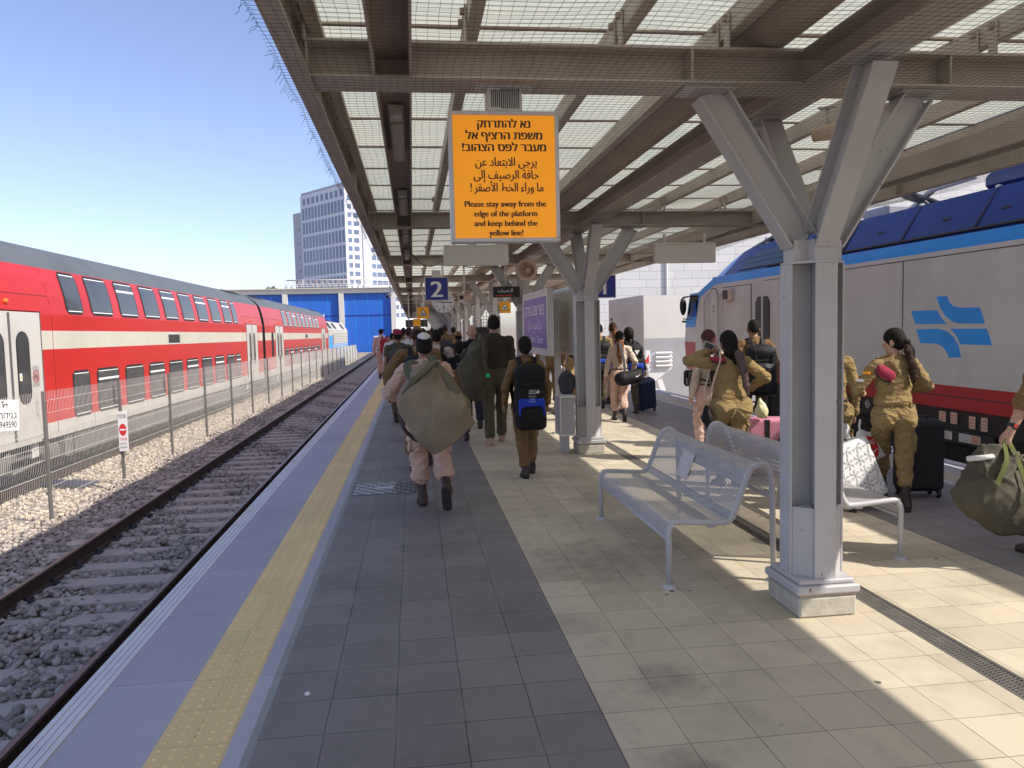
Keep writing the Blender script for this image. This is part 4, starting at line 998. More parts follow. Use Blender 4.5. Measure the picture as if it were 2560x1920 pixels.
for y in (1.0, 3.2, 12.9, 15.2):
    m.lathe([(0.0, -0.08), (0.5, -0.08), (0.54, -0.05), (0.54, 0.06), (0.45, 0.08), (0.0, 0.05)], 'dark_under', 22, (LX + 0.62, y, -0.27), lambda p: (p[2], p[0], p[1])); m.box((LX + 0.3, y, -0.2), (0.2, 0.4, 0.3), 'dark_under', None, 0.04)
lpart(m, 'underframe')
m = MB(); m.box((LX + 0.015, 8.75, 0.215), (0.05, 1.25, 0.16), 'black_plastic', None, 0.01); lpart(m, 'battery_box')
for y, z, wd, h, mn in ((9.05, 0.44, 0.12, 0.13, 'horn_beige'), (8.84, 0.44, 0.11, 0.14, 'horn_beige'), (8.52, 0.42, 0.10, 0.15, 'horn_beige'), (8.32, 0.42, 0.10, 0.16, 'horn_beige'),
                       (8.92, 0.225, 0.22, 0.10, 'galv'), (8.58, 0.225, 0.20, 0.10, 'galv'), (8.40, 0.225, 0.16, 0.10, 'horn_beige')):
    m = MB(); m.box((LX + 0.034 if z > 0.3 else LX - 0.012, y, z), (0.012 if z > .3 else 0.008, wd, h), mn)
    for k in range(3): m.box((LX + 0.026 if z > .3 else LX - 0.017, y, z - h * 0.25 + k * h * 0.25), (0.003, wd * 0.7, 0.008), 'ink_red' if mn == 'horn_beige' else 'wall_grey')
    lpart(m, 'instruction_plate')
m = MB(); letter(m, '2 x KE', 0.10, (LX + 0.045, 10.35, 0.40), (0, -1, 0), (0, 0, 1), 'ink_white'); ring(m, (LX + 0.044, 10.72, 0.44), 0.07, 0.012, 'ink_white', (0, 1, 0), (0, 0, 1), 4)
letter(m, 'H', 0.08, (LX + 0.043, 10.72, 0.412), (0, -1, 0), (0, 0, 1), 'ink_white'); lpart(m, 'brake_lettering')
# railway emblem: four blue swept blades
def arc(cx, cy, r, a0, a1, n=8): return [(cx + r * math.cos(R_(a0 + (a1 - a0) * k / n)), cy + r * math.sin(R_(a0 + (a1 - a0) * k / n))) for k in range(n + 1)]
LG = [[(9.66, 1.79), (9.14, 1.79), (9.09, 1.725), (9.03, 1.665), (8.945, 1.612), (9.56, 1.612)],
      [(9.155, 1.962), (8.96, 1.962), (8.92, 1.89), (8.85, 1.835), (8.72, 1.808), (8.39, 1.803), (8.30, 1.612), (8.74, 1.616), (8.86, 1.645), (8.99, 1.72), (9.09, 1.83)],
      [(9.54, 1.545), (9.10, 1.552), (8.96, 1.525), (8.83, 1.45), (8.74, 1.35), (8.69, 1.205), (8.90, 1.19), (8.95, 1.27), (9.03, 1.33), (9.13, 1.362), (9.46, 1.365)],
      [(8.89, 1.552), (8.27, 1.552), (8.18, 1.362), (8.70, 1.362), (8.74, 1.42), (8.80, 1.49)]]
m = MB()
for pl in LG: m.prism(pl, LX - 0.004, LX + 0.004, 'loco_blue', lambda a, b, c: (c, a, b))
lpart(m, 'emblem')
for nm, fn in (('roof_hatch', lambda m: m.box((LX + 1.0, 12.0, 3.33), (0.7, 1.6, 0.2), 'wall_grey', None, 0.03)), ('roof_box', lambda m: m.box((LX + 1.0, 8.3, 3.36), (1.0, 1.5, 0.26), 'loco_navy', None, 0.08)),
               ('exhaust_pipe', lambda m: m.tube([(LX + 0.7, 10.8, 3.25), (LX + 0.7, 10.2, 3.50), (LX + 0.7, 9.4, 3.52)], 0.045, 'galv', 8)), ('roof_strut', lambda m: m.tube([(LX + 0.8, 11.0, 3.55), (LX + 0.8, 10.2, 3.25)], 0.07, 'black_plastic', 8)),
               ('roof_strut', lambda m: m.tube([(LX + 0.6, 10.2, 3.25), (LX + 0.65, 10.8, 3.6)], 0.05, 'black_plastic', 8)), ('cooling_unit', lambda m: m.box((LX + 0.9, 6.5, 3.42), (0.9, 1.4, 0.36), 'black_plastic', None, 0.05)),
               ('roof_rail', lambda m: m.tube([(LX + 0.6, 7.4, 3.5), (LX + 0.6, 5.0, 3.66)], 0.02, 'galv', 6)), ('roof_horn', lambda m: m.lathe([(0.0, 0.1), (0.07, 0.08), (0.08, 0.0), (0.0, 0.0)], 'black_plastic', 10, (LX + 0.6, 12.6, 3.24))),
               ('antenna', lambda m: (m.box((LX + 0.45, 14.9, 3.27), (0.16, 1.0, 0.05), 'black_plastic', Matrix.Rotation(-0.15, 3, 'X')), m.box((LX + 0.42, 14.8, 3.30), (0.05, 0.12, 0.14), 'galv')))):
    m = MB(); fn(m); lpart(m, nm)

# ================================================================== mesh fence on the left
FZ = lambda y: -0.0085 * (y - 12.15)
fen = empty('mesh_fence', (-5.45, 12.15, -1.0), 'galvanised welded mesh fence with a cranked top between the empty track and the red train', 'fence')
foff = Vector((5.45, -12.15, 1.0))
FP = [(0.0, -0.97), (0.0, -0.35), (0.018, -0.30), (0.0, -0.25), (0.0, 0.33), (-0.085, 0.55), (-0.085, 0.90)]
py = [6.25 + 2.95 * k for k in range(25)]
for i, y in enumerate(py):
    m = MB(); z = FZ(y); m.box((-5.415, y, -0.06 + z), (0.048, 0.048, 1.96), 'galv_post', None, 0.005)
    for zz in (-0.6, -0.1, 0.2): m.box((-5.44, y, zz + z), (0.03, 0.06, 0.05), 'galv_post')
    m.build('post', fen, False, foff)
for i in range(len(py) - 1):
    m = MB(); y0, y1 = py[i], py[i + 1]; st = 0.05 if y0 < 33 else 0.10; r = 0.0031 if y0 < 33 else 0.0055
    n = int((y1 - y0 - 0.04) / st)
    for k in range(n + 1):
        y = y0 + 0.03 + k * st
        m.tube([(-5.45 + dx, y, z + FZ(y)) for dx, z in FP], r, 'galv', 3, False)
    for dx, z in ((0.006, -0.92), (0.006, -0.72), (0.006, -0.52), (0.018, -0.31), (0.006, -0.10), (0.006, 0.11), (0.006, 0.31), (-0.079, 0.57), (-0.079, 0.76)):
        m.tube([(-5.45 + dx, y0, z + FZ(y0)), (-5.45 + dx, y1, z + FZ(y1))], r * 1.25, 'galv', 4, False)
    m.build('mesh_panel', fen, False, foff)
# fencing contractor's plate
fs = empty('fence_sign', (-5.40, 10.85, 0.70), 'white tilted plate with Hebrew text and a telephone number hanging on the mesh fence', 'sign'); fs.rotation_euler = (R_(-5), 0, 0)
m = MB(); m.box((0, 0, 0), (0.006, 1.05, 0.42), 'white_paint', None, 0.002); m.build('plate', fs)
m = MB(); letter(m, heb('ג.גידור שחר'), 0.135, (0.005, 0.03, -0.045), (0, 1, 0), (0, 0, 1), 'ink_dark', 0.84); letter(m, '050-6949590', 0.125, (0.005, 0.06, -0.165), (0, 1, 0), (0, 0, 1), 'ink_dark', 0.78)
for a, b in (((0.10, 0.11), (0.16, 0.15)), ((0.16, 0.15), (0.22, 0.145)), ((0.11, 0.11), (0.10, 0.175)), ((0.13, 0.13), (0.12, 0.08)), ((0.20, 0.145), (0.21, 0.09)), ((0.10, 0.175), (0.13, 0.20)), ((0.10, 0.175), (0.07, 0.20))):
    m.bar((0.006, a[0], 0.045 + a[1] * 0.72), (0.006, b[0], 0.045 + b[1] * 0.72), 0.004, 0.010, 'ink_dark')
m.build('lettering', fs, False)
ns = empty('no_entry_sign', (-5.36, 15.02, -0.05), 'tall narrow white no entry sign with a red disc fixed to a fence post', 'sign')
m = MB(); m.box((0, 0, 0), (0.165, 0.012, 0.74), 'white_paint', None, 0.003); m.build('plate', ns)
m = MB(); m.lathe([(0.0, 0.0), (0.064, 0.0)], 'ink_red', 26, (0, -0.008, 0.03), lambda p: (p[0], -p[2], p[1] * 1.75)); m.box((0, -0.0095, 0.03), (0.10, 0.002, 0.03), 'ink_white'); m.build('no_entry_symbol', ns, False)
m = MB(); letter(m, '!' + heb('סכנה'), 0.11, (0, -0.008, 0.245), (1, 0, 0), (0, 0, 1), 'ink_dark', 0.13); letter(m, heb('אין מעבר'), 0.07, (0, -0.008, -0.165), (1, 0, 0), (0, 0, 1), 'ink_red', 0.13)
letter(m, shape_ar('ممنوع'), 0.06, (0, -0.008, -0.235), (1, 0, 0), (0, 0, 1), 'ink_dark', 0.10); letter(m, 'NO ENTRY', 0.05, (0, -0.008, -0.315), (1, 0, 0), (0, 0, 1), 'ink_dark', 0.12); m.build('lettering', ns, False)

# ================================================================== blue wall, truss, tower, trees behind the tracks
bw = empty('blue_wall', (-20, 100, -1), 'long wall of blue panels in a white concrete frame closing off the tracks', 'wall'); bo = Vector((20, -100, 1))
m = MB()
m.box((-26, 100.0, 6.72), (50, 1.0, 0.62), 'wall_white', None, 0.05); m.box((-26, 99.9, 7.05), (50, 1.4, 0.10), 'wall_white')
for x in (-2.3, -8.75, -15.6, -22.6, -29.6, -36.6): m.box((x, 99.8, 2.55), (0.62, 0.7, 7.7), 'wall_white')
m.build('concrete_frame', bw, True, bo)
xs = [-36.6, -29.6, -22.6, -15.6, -8.75, -2.3]
for a, b in zip(xs, xs[1:]):
    m = MB(); m.box(((a + b) / 2, 100.1, 2.55), (b - a - 0.62, 0.3, 7.7), 'blue_panel')
    for k in range(1, 4): m.box((a + (b - a) * k / 4, 99.94, 2.55), (0.04, 0.03, 7.7), 'loco_blue')
    m.box(((a + b) / 2, 99.93, 3.62), (b - a - 0.62, 0.06, 0.13), 'sign_blue'); m.build('blue_panel', bw, True, bo)
m = MB()
for z in (7.35, 7.60): m.tube([(-51, 99.6, z), (-1, 99.6, z)], 0.025, 'sign_frame', 5)
for k in range(21): m.tube([(-50 + k * 2.4, 99.6, 7.1), (-50 + k * 2.4, 99.6, 7.6)], 0.025, 'sign_frame', 5)
m.build('parapet_rail', bw, False, bo)
gan = empty('lattice_girder', (-11, 103, 7.1), 'reddish white lattice girder lying on top of the blue wall', 'girder'); go = Vector((11, -103, -7.1))
m = MB(); x0, x1, z0, z1 = -16.0, -5.5, 7.25, 8.35
for yy in (103, 104):
    for z in (z0, z1): m.tube([(x0, yy, z), (x1, yy, z)], 0.05, 'sign_blank', 5)
    n = 15
    for k in range(n):
        a = x0 + (x1 - x0) * k / n; b = x0 + (x1 - x0) * (k + 1) / n; c = (a + b) / 2
        m.tube([(a, yy, z0), (c, yy, z1), (b, yy, z0)], 0.04, 'horn_beige' if k % 4 == 1 else 'sign_blank', 5)
for x in (x0, -13.8): m.tube([(x, 103, 7.1), (x, 103, z1 + 0.1)], 0.06, 'sign_blank', 5)
m.build('lattice', gan, False, go)
# office tower
def tower():
    C0 = np.array((-19.8, 250.0)); u1 = np.array((-0.596, 0.803)); u2 = np.array((0.803, 0.596)); zt = 47.2
    t = empty('office_tower', (C0[0], C0[1], -1), 'tall white office tower with bands of narrow blue windows rising behind the blue wall', 'tower'); off = Vector((-C0[0], -C0[1], 1))
    n1 = -u2; n2 = -u1                                           # outward normals of the two seen faces
    def blk(m, a, b, c, d, z0, z1, mn):                         # block a..b along u1, c..d along u2
        P = [C0 + u1 * i + u2 * j for i, j in ((a, c), (b, c), (b, d), (a, d))]
        m.prism([tuple(p) for p in P], z0, z1, mn)
    m = MB(); blk(m, 0, 27.5, 0, 30, -1, zt, 'tower_white'); blk(m, 0.3, 27.2, 0.3, 29, zt, zt + 0.9, 'tower_grey'); m.build('main_block', t, True, off)
    m = MB(); blk(m, 27.5, 34.5, 0.9, 22, -1, zt - 5.0, 'tower_grey'); m.build('side_block', t, True, off)
    m = MB(); blk(m, 3, 24, 6, 20, zt + 0.9, zt + 2.2, 'tower_grey')
    for k in range(3):
        q = C0 + u1 * (29 + k) + u2 * 3; m.tube([(*q, zt - 5), (*q, zt - 2.6 + k * 0.8)], 0.12, 'tower_grey', 5)
    m.build('roof_plant', t, True, off)
    nb = 9
    for b in range(nb):
        z1 = zt - 4.4 - b * 4.72; z0 = z1 - 3.75
        if z1 < 3: break
        m = MB()
        for k in range(13): blk(m, 0.55 + k * 2.05, 1.90 + k * 2.05, -0.06, 0.3, z0, z1, 'tower_glass')
        m.build('window_band', t, True, off)
    m = MB()
    for k in range(9): blk(m, 1.0 + k * 2.9, 2.6 + k * 2.9, -0.06, 0.3, zt - 3.3, zt - 1.2, 'tower_glass')
    m.build('window_band', t, True, off)
    for b in range(15):
        z1 = zt - 3.2 - b * 2.62
        if z1 < 3: break
        m = MB()
        for k, (c, d) in enumerate(((0.9, 2.3), (3.0, 4.9), (9.4, 11.0), (11.3, 13.2), (13.4, 15.4), (15.6, 17.4), (17.6, 19.4), (20, 22), (22.2, 24.4))): blk(m, -0.06, 0.3, c, d, z1 - 1.45, z1, 'tower_glass')
        m.build('window_strip', t, True, off)
    m = MB(); blk(m, -0.35, 0.3, 6.0, 7.4, -1, zt - 0.4, 'tower_grey'); m.build('vertical_shaft', t, True, off)
    m = MB()
    for b in range(9): blk(m, 30.2, 31.6, 0.84, 1.2, zt - 11 - b * 4.72, zt - 10.2 - b * 4.72, 'tower_glass')
    m.build('small_window', t, True, off)
tower()
def bushy(name, loc, r, n, label, seed):
    t = empty(name, loc, label, 'tree'); rr = random.Random(seed)
    m = MB(); m.tube([(0, 0, -6), (0.1, 0, -1), (0, 0, r * 0.4)], [0.25, 0.18, 0.08], 'bark', 7); m.build('trunk', t)
    m = MB()
    for k in range(n):
        a = rr.uniform(0, 6.28); b = rr.uniform(-0.5, 1.3); q = r * rr.random() ** 0.4 * (0.75 + 0.35 * math.sin(a * 3 + 1) * math.cos(b * 2))
        c = np.array((q * math.cos(a) * math.cos(b) * 1.4, q * math.sin(a) * math.cos(b), q * math.sin(b) * 0.9)); s = rr.uniform(0.10, 0.24)
        M = np.array(Matrix.Rotation(rr.uniform(0, 6.28), 3, 'Z') @ Matrix.Rotation(rr.uniform(-1.2, 1.2), 3, 'X'))
        m.add((np.array([(-s, 0, 0), (0, -s * 0.5, 0), (s, 0, 0), (0, s * 0.5, 0.03)]) @ M.T) + c, [(0, 1, 2, 3)], 'leaf')
    m.build('crown', t, False)
bushy('tree', (-18.6, 108, 7.15), 0.95, 900, 'rounded olive green tree top showing above the blue wall', 1)
bushy('tree', (-20.6, 108, 6.75), 0.75, 500, 'lower olive green tree top behind the railing, left of the rounded one', 2)
hut = empty('rooftop_shed', (-29.5, 104, 7.1), 'low white rooftop shed with a dark edge behind the wall railing', 'shed'); m = MB(); m.box((0, 0, 0.45), (5, 3, 0.9), 'wall_white'); m.build('shed_wall', hut); m = MB(); m.box((0.4, 0, 0.98), (3.4, 3.2, 0.14), 'wall_grey'); m.tube([(-2.2, 0, 0.9), (-2.2, 0, 2.2)], 0.04, 'galv', 5); m.build('shed_roof', hut)
# red and white barrier and white posts where the tracks end
bar = empty('track_barrier', (-3.9, 92, -0.8), 'small red and white barrier across the far end of the empty track', 'barrier'); m = MB(); m.box((0, 0, 1.0), (1.0, 0.1, 0.5), 'ink_red'); m.build('red_board', bar)
m = MB(); m.box((0, 0.1, 1.55), (1.2, 0.1, 0.6), 'white_paint'); m.box((0, 0.1, 0.35), (0.9, 0.12, 0.8), 'white_paint'); m.build('white_board', bar); m = MB(); m.box((2.3, 0, 0.6), (0.35, 0.2, 0.9), 'white_paint', None, 0.03); m.build('white_post', bar)

# ================================================================== stone building, low wall and buffer stop on the right
tiles_like = MATS
def stone_mat():
    m, t, b, co = new_mat('ashlar')
    br = N(t, 'ShaderNodeTexBrick'); br.offset = 0.42; br.offset_frequency = 2; br.squash = 1.5; br.squash_frequency = 3
    v = mapping(t, co, (1, 1, 1), (PI / 2, 0, 0)); t.links.new(v, br.inputs['Vector'])
    br.inputs['Scale'].default_value = 1.0; br.inputs['Brick Width'].default_value = 0.95; br.inputs['Row Height'].default_value = 0.42; br.inputs['Mortar Size'].default_value = 0.010
    br.inputs['Color1'].default_value = (0.56, 0.565, 0.565, 1); br.inputs['Color2'].default_value = (0.63, 0.63, 0.62, 1); br.inputs['Mortar'].default_value = (0.30, 0.30, 0.31, 1)
    n2 = noise(t, co, 0.7, 5); c = mixc(t, mth(t, 'MULTIPLY', ramp(t, n2, 0.4, 0.8), 0.2), br.outputs['Color'], (0.45, 0.45, 0.45))
    t.links.new(c, b.inputs['Base Color']); b.inputs['Roughness'].default_value = 0.85
    bump(t, b, mth(t, 'SUBTRACT', 1.0, br.outputs['Fac']), 0.01, 0.5)
stone_mat()
sb = empty('stone_building', (30, 40, -1), 'pale ashlar stone building behind the right hand locomotive', 'building')
m = MB(); m.box((13.0 - 6.9, 8, 7.0), (54, 16, 14.0), 'ashlar'); m.build('wall', sb); m = MB(); m.box((6.1, 8, 14.2), (54.6, 16.6, 0.4), 'wall_white'); m.build('parapet', sb)
m = MB(); m.tube([(-16.6, -0.08, 0), (-16.6, -0.08, 14)], 0.06, 'white_paint', 8); m.build('downpipe', sb)
for k in range(5):
    m = MB(); m.box((11.2 + k * 2.6, -0.03, 12.4), (1.5, 0.1, 1.0), 'loco_blue'); m.build('window', sb)
lw = empty('concrete_wall', (7.6, 25, -1), 'low concrete wall with a white upper and grey lower part at the end of the right track', 'wall')
m = MB(); m.box((4.2, 2.3, 2.93), (8.4, 4.6, 1.42), 'wall_white'); m.build('white_upper', lw); m = MB(); m.box((4.2, 2.3, 1.11), (8.4, 4.6, 2.22), 'wall_grey'); m.build('grey_lower', lw)
m = MB(); m.box((-0.003, 2.3, 2.2), (0.01, 4.6, 2.9), 'wall_white')
for k in range(8): m.box((-0.014, 2.3, 2.75 + k * 0.06), (0.014, 0.7, 0.03), 'sign_frame')
m.lathe([(0.0, 0.06), (0.05, 0.05), (0.05, 0)], 'black_plastic', 10, (-0.01, 4.1, 2.9), lambda p: (-p[2], p[0], p[1])); m.build('side_facing', lw)
bs = empty('buffer_stop', (7.22, 22.6, -0.95), 'white buffer stop with slatted head on two sloping legs in front of the low wall', 'buffer stop')
m = MB()
xz = lambda a, b, c: (a, c, b)
m.prism([(-0.35, 0.75), (-0.05, 0.98), (0.28, 1.22), (0.42, 1.30), (0.42, 1.80), (-0.02, 1.80), (-0.35, 1.60)], -0.25, 0.1, 'white_paint', xz); m.build('head', bs)
m = MB()
for k in range(4): m.box((0.16, -0.30, 1.40 + k * 0.125), (0.52, 0.09, 0.055), 'white_paint', Matrix.Rotation(0.35, 3, 'X'), 0.01)
m.build('slats', bs)
for x0, x1 in ((-0.32, 0.03), (0.05, 0.33)):
    m = MB(); m.bar((x0 + 0.02, -0.1, 0.98), (x1 + 0.02, -0.25, 0.0), 0.16, 0.10, 'white_paint', (0, -1, 0)); m.build('leg', bs)
m = MB(); m.box((-0.33, -0.28, 1.70), (0.14, 0.05, 0.34), 'ink_white'); m.prism([(-0.45, 1.5), (-0.30, 1.5), (-0.30, 1.75)], -0.31, -0.28, 'ink_red', xz); m.build('end_board', bs)
# ================================================================== signs, clock, cameras, speakers, bin, benches
YB = BEAM_Y
FX, FZ_ = (1, 0, 0), (0, 0, 1)
def framed(o, wd, h, d, fr, face, fm='sign_frame'):
    m = MB()
    for x, z, a, b in ((0, h / 2 - fr / 2, wd, fr), (0, -h / 2 + fr / 2, wd, fr), (-wd / 2 + fr / 2, 0, fr, h - 2 * fr), (wd / 2 - fr / 2, 0, fr, h - 2 * fr)): m.box((x, 0, z), (a, d, b), fm, None, 0.004)
    m.build('frame', o)
    m = MB(); m.box((0, 0, 0), (wd - 2 * fr + 0.002, d - 0.014, h - 2 * fr + 0.002), face); m.build('panel', o)
sg = empty('warning_sign', (0.525, 4.30, 2.515), 'large orange sign in Hebrew, Arabic and English hung from the nearest cross beam', 'sign')
framed(sg, 0.60, 0.70, 0.10, 0.022, 'sign_backlit')
yf = -0.0445
m = MB()
for s, z, wd in (('נא להתרחק', 0.262, 0.285), ('משפת הרציף אל', 0.200, 0.415)): letter(m, heb(s), 0.062, (0, yf, z), FX, FZ_, 'ink_dark', wd, 0.0024)
letter(m, '!' + heb('מעבר לפס הצהוב'), 0.062, (0, yf, 0.137), FX, FZ_, 'ink_dark', 0.455, 0.0024)
m.build('hebrew_lettering', sg, False)
m = MB()
for s, z, wd in (('يرجى الابتعاد عن', 0.058, 0.335), ('حافة الرصيف إلى', -0.010, 0.355), ('ما وراء الخط الأصفر', -0.078, 0.38)): letter(m, shape_ar(s), 0.066, (0.008 if 'وراء' not in s else 0.02, yf, z), FX, FZ_, 'ink_dark', wd, 0.0014)
letter(m, '!', 0.066, (-0.186, yf, -0.078), FX, FZ_, 'ink_dark', None, 0.0006)
letter(m, "'", 0.03, (0.16, yf, 0.10), FX, FZ_, 'ink_dark')
m.build('arabic_lettering', sg, False)
m = MB()
for s, z, wd in (('Please stay away from the', -0.160, 0.445), ('edge of the platform', -0.212, 0.345), ('and keep behind the', -0.264, 0.345), ('yellow line!', -0.316, 0.185)): letter(m, s, 0.046, (0, yf, z), FX, FZ_, 'ink_dark', wd, 0.0018)
m.build('english_lettering', sg, False)
m = MB(); m.box((0.005, 0, 0.412), (0.195, 0.09, 0.13), 'sign_frame', None, 0.006); m.box((0.005, 0, 0.48), (0.30, 0.12, 0.010), 'sign_frame')
for k in range(15): m.box((-0.063 + k * 0.0105, -0.0455, 0.415), (0.0048, 0.004, 0.105 if k > 4 else 0.09), 'ink_dark')
for x in (-0.135, 0.145): m.box((x, -0.04, 0.468), (0.02, 0.02, 0.02), 'galv', None, 0.004)
m.build('hanger_box', sg)
def blank(x, z, lab):
    o = empty('blank_sign', (x, YB[2] - 0.02, z), lab, 'sign', 'blank hanging signs'); framed(o, 0.84, 0.265, 0.10, 0.022, 'sign_blank', 'sign_blank')
    m = MB()
    for dx in (-0.28, 0.28): m.box((dx, 0, 0.19), (0.03, 0.03, 0.13), 'sign_blank')
    m.build('hanger', o)
blank(0.85, 2.640, 'blank pale grey box sign hanging below the big orange sign'); blank(3.66, 2.64, 'blank pale grey box sign hanging beside the second column, above the locomotive nose')
def number(x, z, y, ch, lab, w_=0.48):
    o = empty('platform_number_sign', (x, y, z), lab, 'sign'); framed(o, w_, w_, 0.09, 0.014, 'sign_blue')
    m = MB(); letter(m, ch, 0.46, (0, -0.041, -0.165), FX, FZ_, 'ink_white', 0.225 if ch == '2' else None, 0.012); m.build('number', o, False)
    m = MB(); m.box((0, 0, w_ / 2 + 0.07), (0.18, 0.07, 0.14), 'sign_frame'); m.build('hanger', o)
number(0.515, 2.515, YB[3] - 0.02, '2', 'square blue sign with a white numeral 2 hanging in front of the clock')
number(4.03, 2.505, YB[3] - 0.02, '1', 'square blue platform sign half hidden by the second column arm')
ck = empty('clock', (0.70, 17.4, 2.285), 'round white station clock hanging behind the blue platform number sign', 'clock')
m = MB(); m.lathe([(0.0, 0.05), (0.235, 0.05), (0.25, 0.035), (0.25, -0.035), (0.235, -0.05), (0.0, -0.05)], 'sign_frame', 36, (0, 0, 0), lambda p: (p[0], -p[2], p[1])); m.build('case', ck)
m = MB(); m.lathe([(0.0, 0.0), (0.225, 0.0)], 'white_paint', 36, (0, -0.052, 0), lambda p: (p[0], -p[2], p[1])); m.build('dial', ck, False)
m = MB()
for k in range(12):
    a = R_(30 * k); L = 0.05 if k % 3 else 0.06; r0 = 0.205 - L / 2
    m.box((math.sin(a) * r0, -0.054, math.cos(a) * r0), (0.013, 0.002, L), 'ink_dark', Matrix.Rotation(a, 3, 'Y'))
m.build('hour_mark', ck)
for nm, a, L, wd in (('hour_hand', 278, 0.13, 0.018), ('minute_hand', 93, 0.19, 0.014), ('second_hand', 180, 0.13, 0.006)):
    m = MB(); a = R_(a); m.box((math.sin(a) * L * 0.42, -0.057, math.cos(a) * L * 0.42), (wd, 0.002, L), 'ink_dark', Matrix.Rotation(a, 3, 'Y'))
    if nm == 'second_hand': ring(m, (0, -0.0585, -0.115), 0.025, 0.009, 'ink_dark', FX, FZ_)
    m.build(nm, ck)
m = MB(); m.tube([(0, 0, 0.24), (0, 0, 0.85)], 0.025, 'sign_frame', 8); m.build('hanger_rod', ck)
def danger(x, y, z, lab):
    o = empty('danger_sign', (x, y, z), lab, 'sign', 'orange train warning signs'); w_ = 0.32
    m = MB(); m.box((0, 0, 0), (w_, 0.03, w_), 'sign_orange', None, 0.003); m.build('panel', o)
    m = MB(); T = lambda r, y_, mn: m.prism([(0, r), (-r * 0.9, -r * 0.62), (r * 0.9, -r * 0.62)], y_, y_ - 0.002, mn, lambda a, b, c: (a, c, b - 0.01))
    T(0.125, -0.016, 'ink_dark'); T(0.095, -0.0185, 'ink_white')
    m.box((-0.012, -0.022, -0.015), (0.045, 0.002, 0.05), 'ink_dark', None, 0.0008); m.box((-0.012, -0.022, -0.052), (0.06, 0.002, 0.010), 'ink_dark')
    for a, b in (((0.025, 0.0), (0.04, -0.03)), ((0.04, -0.03), (0.03, -0.055)), ((0.035, -0.01), (0.058, -0.03)), ((0.04, -0.03), (0.058, -0.05))): m.bar((a[0], -0.022, a[1]), (b[0], -0.022, b[1]), 0.002, 0.007, 'ink_dark', (0, 0, 1) if a[0] != b[0] else (1, 0, 0))
    m.build('pictogram', o)
    m = MB(); m.box((0, 0, 0.22), (0.10, 0.03, 0.13), 'sign_frame'); m.tube([(0, 0, 0.28), (0, 0, 3.0 - z)], 0.015, 'sign_frame', 6); m.build('hanger', o)
danger(0.305, 21.95, 2.155, 'orange square sign with a train warning triangle hanging left of the clock'); danger(2.62, 21.95, 2.26, 'orange square train warning sign half hidden behind the column arms')
db = empty('departure_board', (0.14, 26.0, 1.895), 'dark departure board in a light frame hanging under the warning triangle', 'board')
framed(db, 0.74, 0.26, 0.10, 0.02, 'screen')
m = MB()
for r in range(4):
    for k in range(5): m.box((-0.27 + k * 0.13 + (r % 2) * 0.02, -0.045, 0.075 - r * 0.05), (0.08, 0.002, 0.012), 'wall_grey')
m.build('text_row', db); m = MB()
for x in (-0.25, 0.25): m.tube([(x, 0, 0.12), (x, 0, 1.08)], 0.02, 'sign_frame', 6)
m.build('hanger', db)
op = empty('orange_plate', (0.145, 25.7, 1.90), 'plain orange plate hanging in front of the dark departure board', 'sign'); m = MB(); m.box((0, 0, 0), (0.235, 0.012, 0.29), 'sign_orange', None, 0.002); m.build('plate', op)
m = MB(); m.tube([(0, 0, 0.14), (0, 0, 1.08)], 0.008, 'galv', 5); m.build('hanger', op)
db2 = empty('arrivals_board', (1.93, 15.9, 2.42), 'black electronic board with Arabic lettering hanging above the purple station sign', 'board')
m = MB(); m.box((0, 0, 0), (0.55, 0.12, 0.22), 'screen', None, 0.005); m.build('case', db2)
m = MB(); letter(m, shape_ar('الرصيف'), 0.10, (-0.02, -0.064, 0.0), FX, FZ_, 'ink_white', 0.30); m.box((-0.05, -0.063, -0.075), (0.35, 0.002, 0.018), 'ink_red'); m.build('lettering', db2, False); m = MB(); m.tube([(0, 0, 0.1), (0, 0, 0.58)], 0.02, 'sign_frame', 6); m.build('hanger', db2)
# station name sign: two faces between posts
st = empty('station_sign', (2.25, 12.75, 0), 'purple station name sign in three scripts on light grey posts', 'sign')
for s in (-1, 1):
    m = MB(); X = s * 0.20
    for y, z, a, b in ((0, 1.275, 2.56, 0.05), (0, 2.245, 2.56, 0.05), (-1.255, 1.76, 0.05, 0.92), (1.255, 1.76, 0.05, 0.92)): m.box((X, y, z), (0.10, a, b), 'sign_frame', None, 0.004)
    m.build('frame', st)
    m = MB(); m.box((X, 0, 1.76), (0.085, 2.464, 0.924), 'sign_blank'); m.build('backing', st)
    m = MB(); m.box((X + s * 0.045, 0, 1.76), (0.008, 2.28, 0.80), 'sign_purple'); m.build('panel', st)
    m = MB(); ex = (0, -s * -1 if False else s * 1.0, 0); ex = (0, -1, 0) if s < 0 else (0, 1, 0)
    Xf = X + s * 0.0505
    letter(m, heb('באר שבע-מרכז'), 0.26, (Xf, 0, 1.885), ex, FZ_, 'ink_white', 2.02, 0.004); letter(m, shape_ar('بئر السبع') if False else shape_ar('مركز') + ' - ' + shape_ar('بئر السبع'), 0.22, (Xf, 0, 1.66), ex, FZ_, 'ink_white', 1.45, 0.002)
    letter(m, "Be'er Sheva - Center", 0.17, (Xf, 0, 1.435), ex, FZ_, 'ink_white', 1.72); m.build('lettering', st, False)
for y in (-0.72, 0.72):
    m = MB(); m.box((0, y, 1.06), (0.09, 0.09, 2.12), 'column_paint', None, 0.004); m.box((0, y, 0.006), (0.2, 0.2, 0.012), 'column_paint')
    for z in (1.4, 2.05): m.box((0, y, z), (0.32, 0.05, 0.05), 'column_paint')
    m.build('post', st)
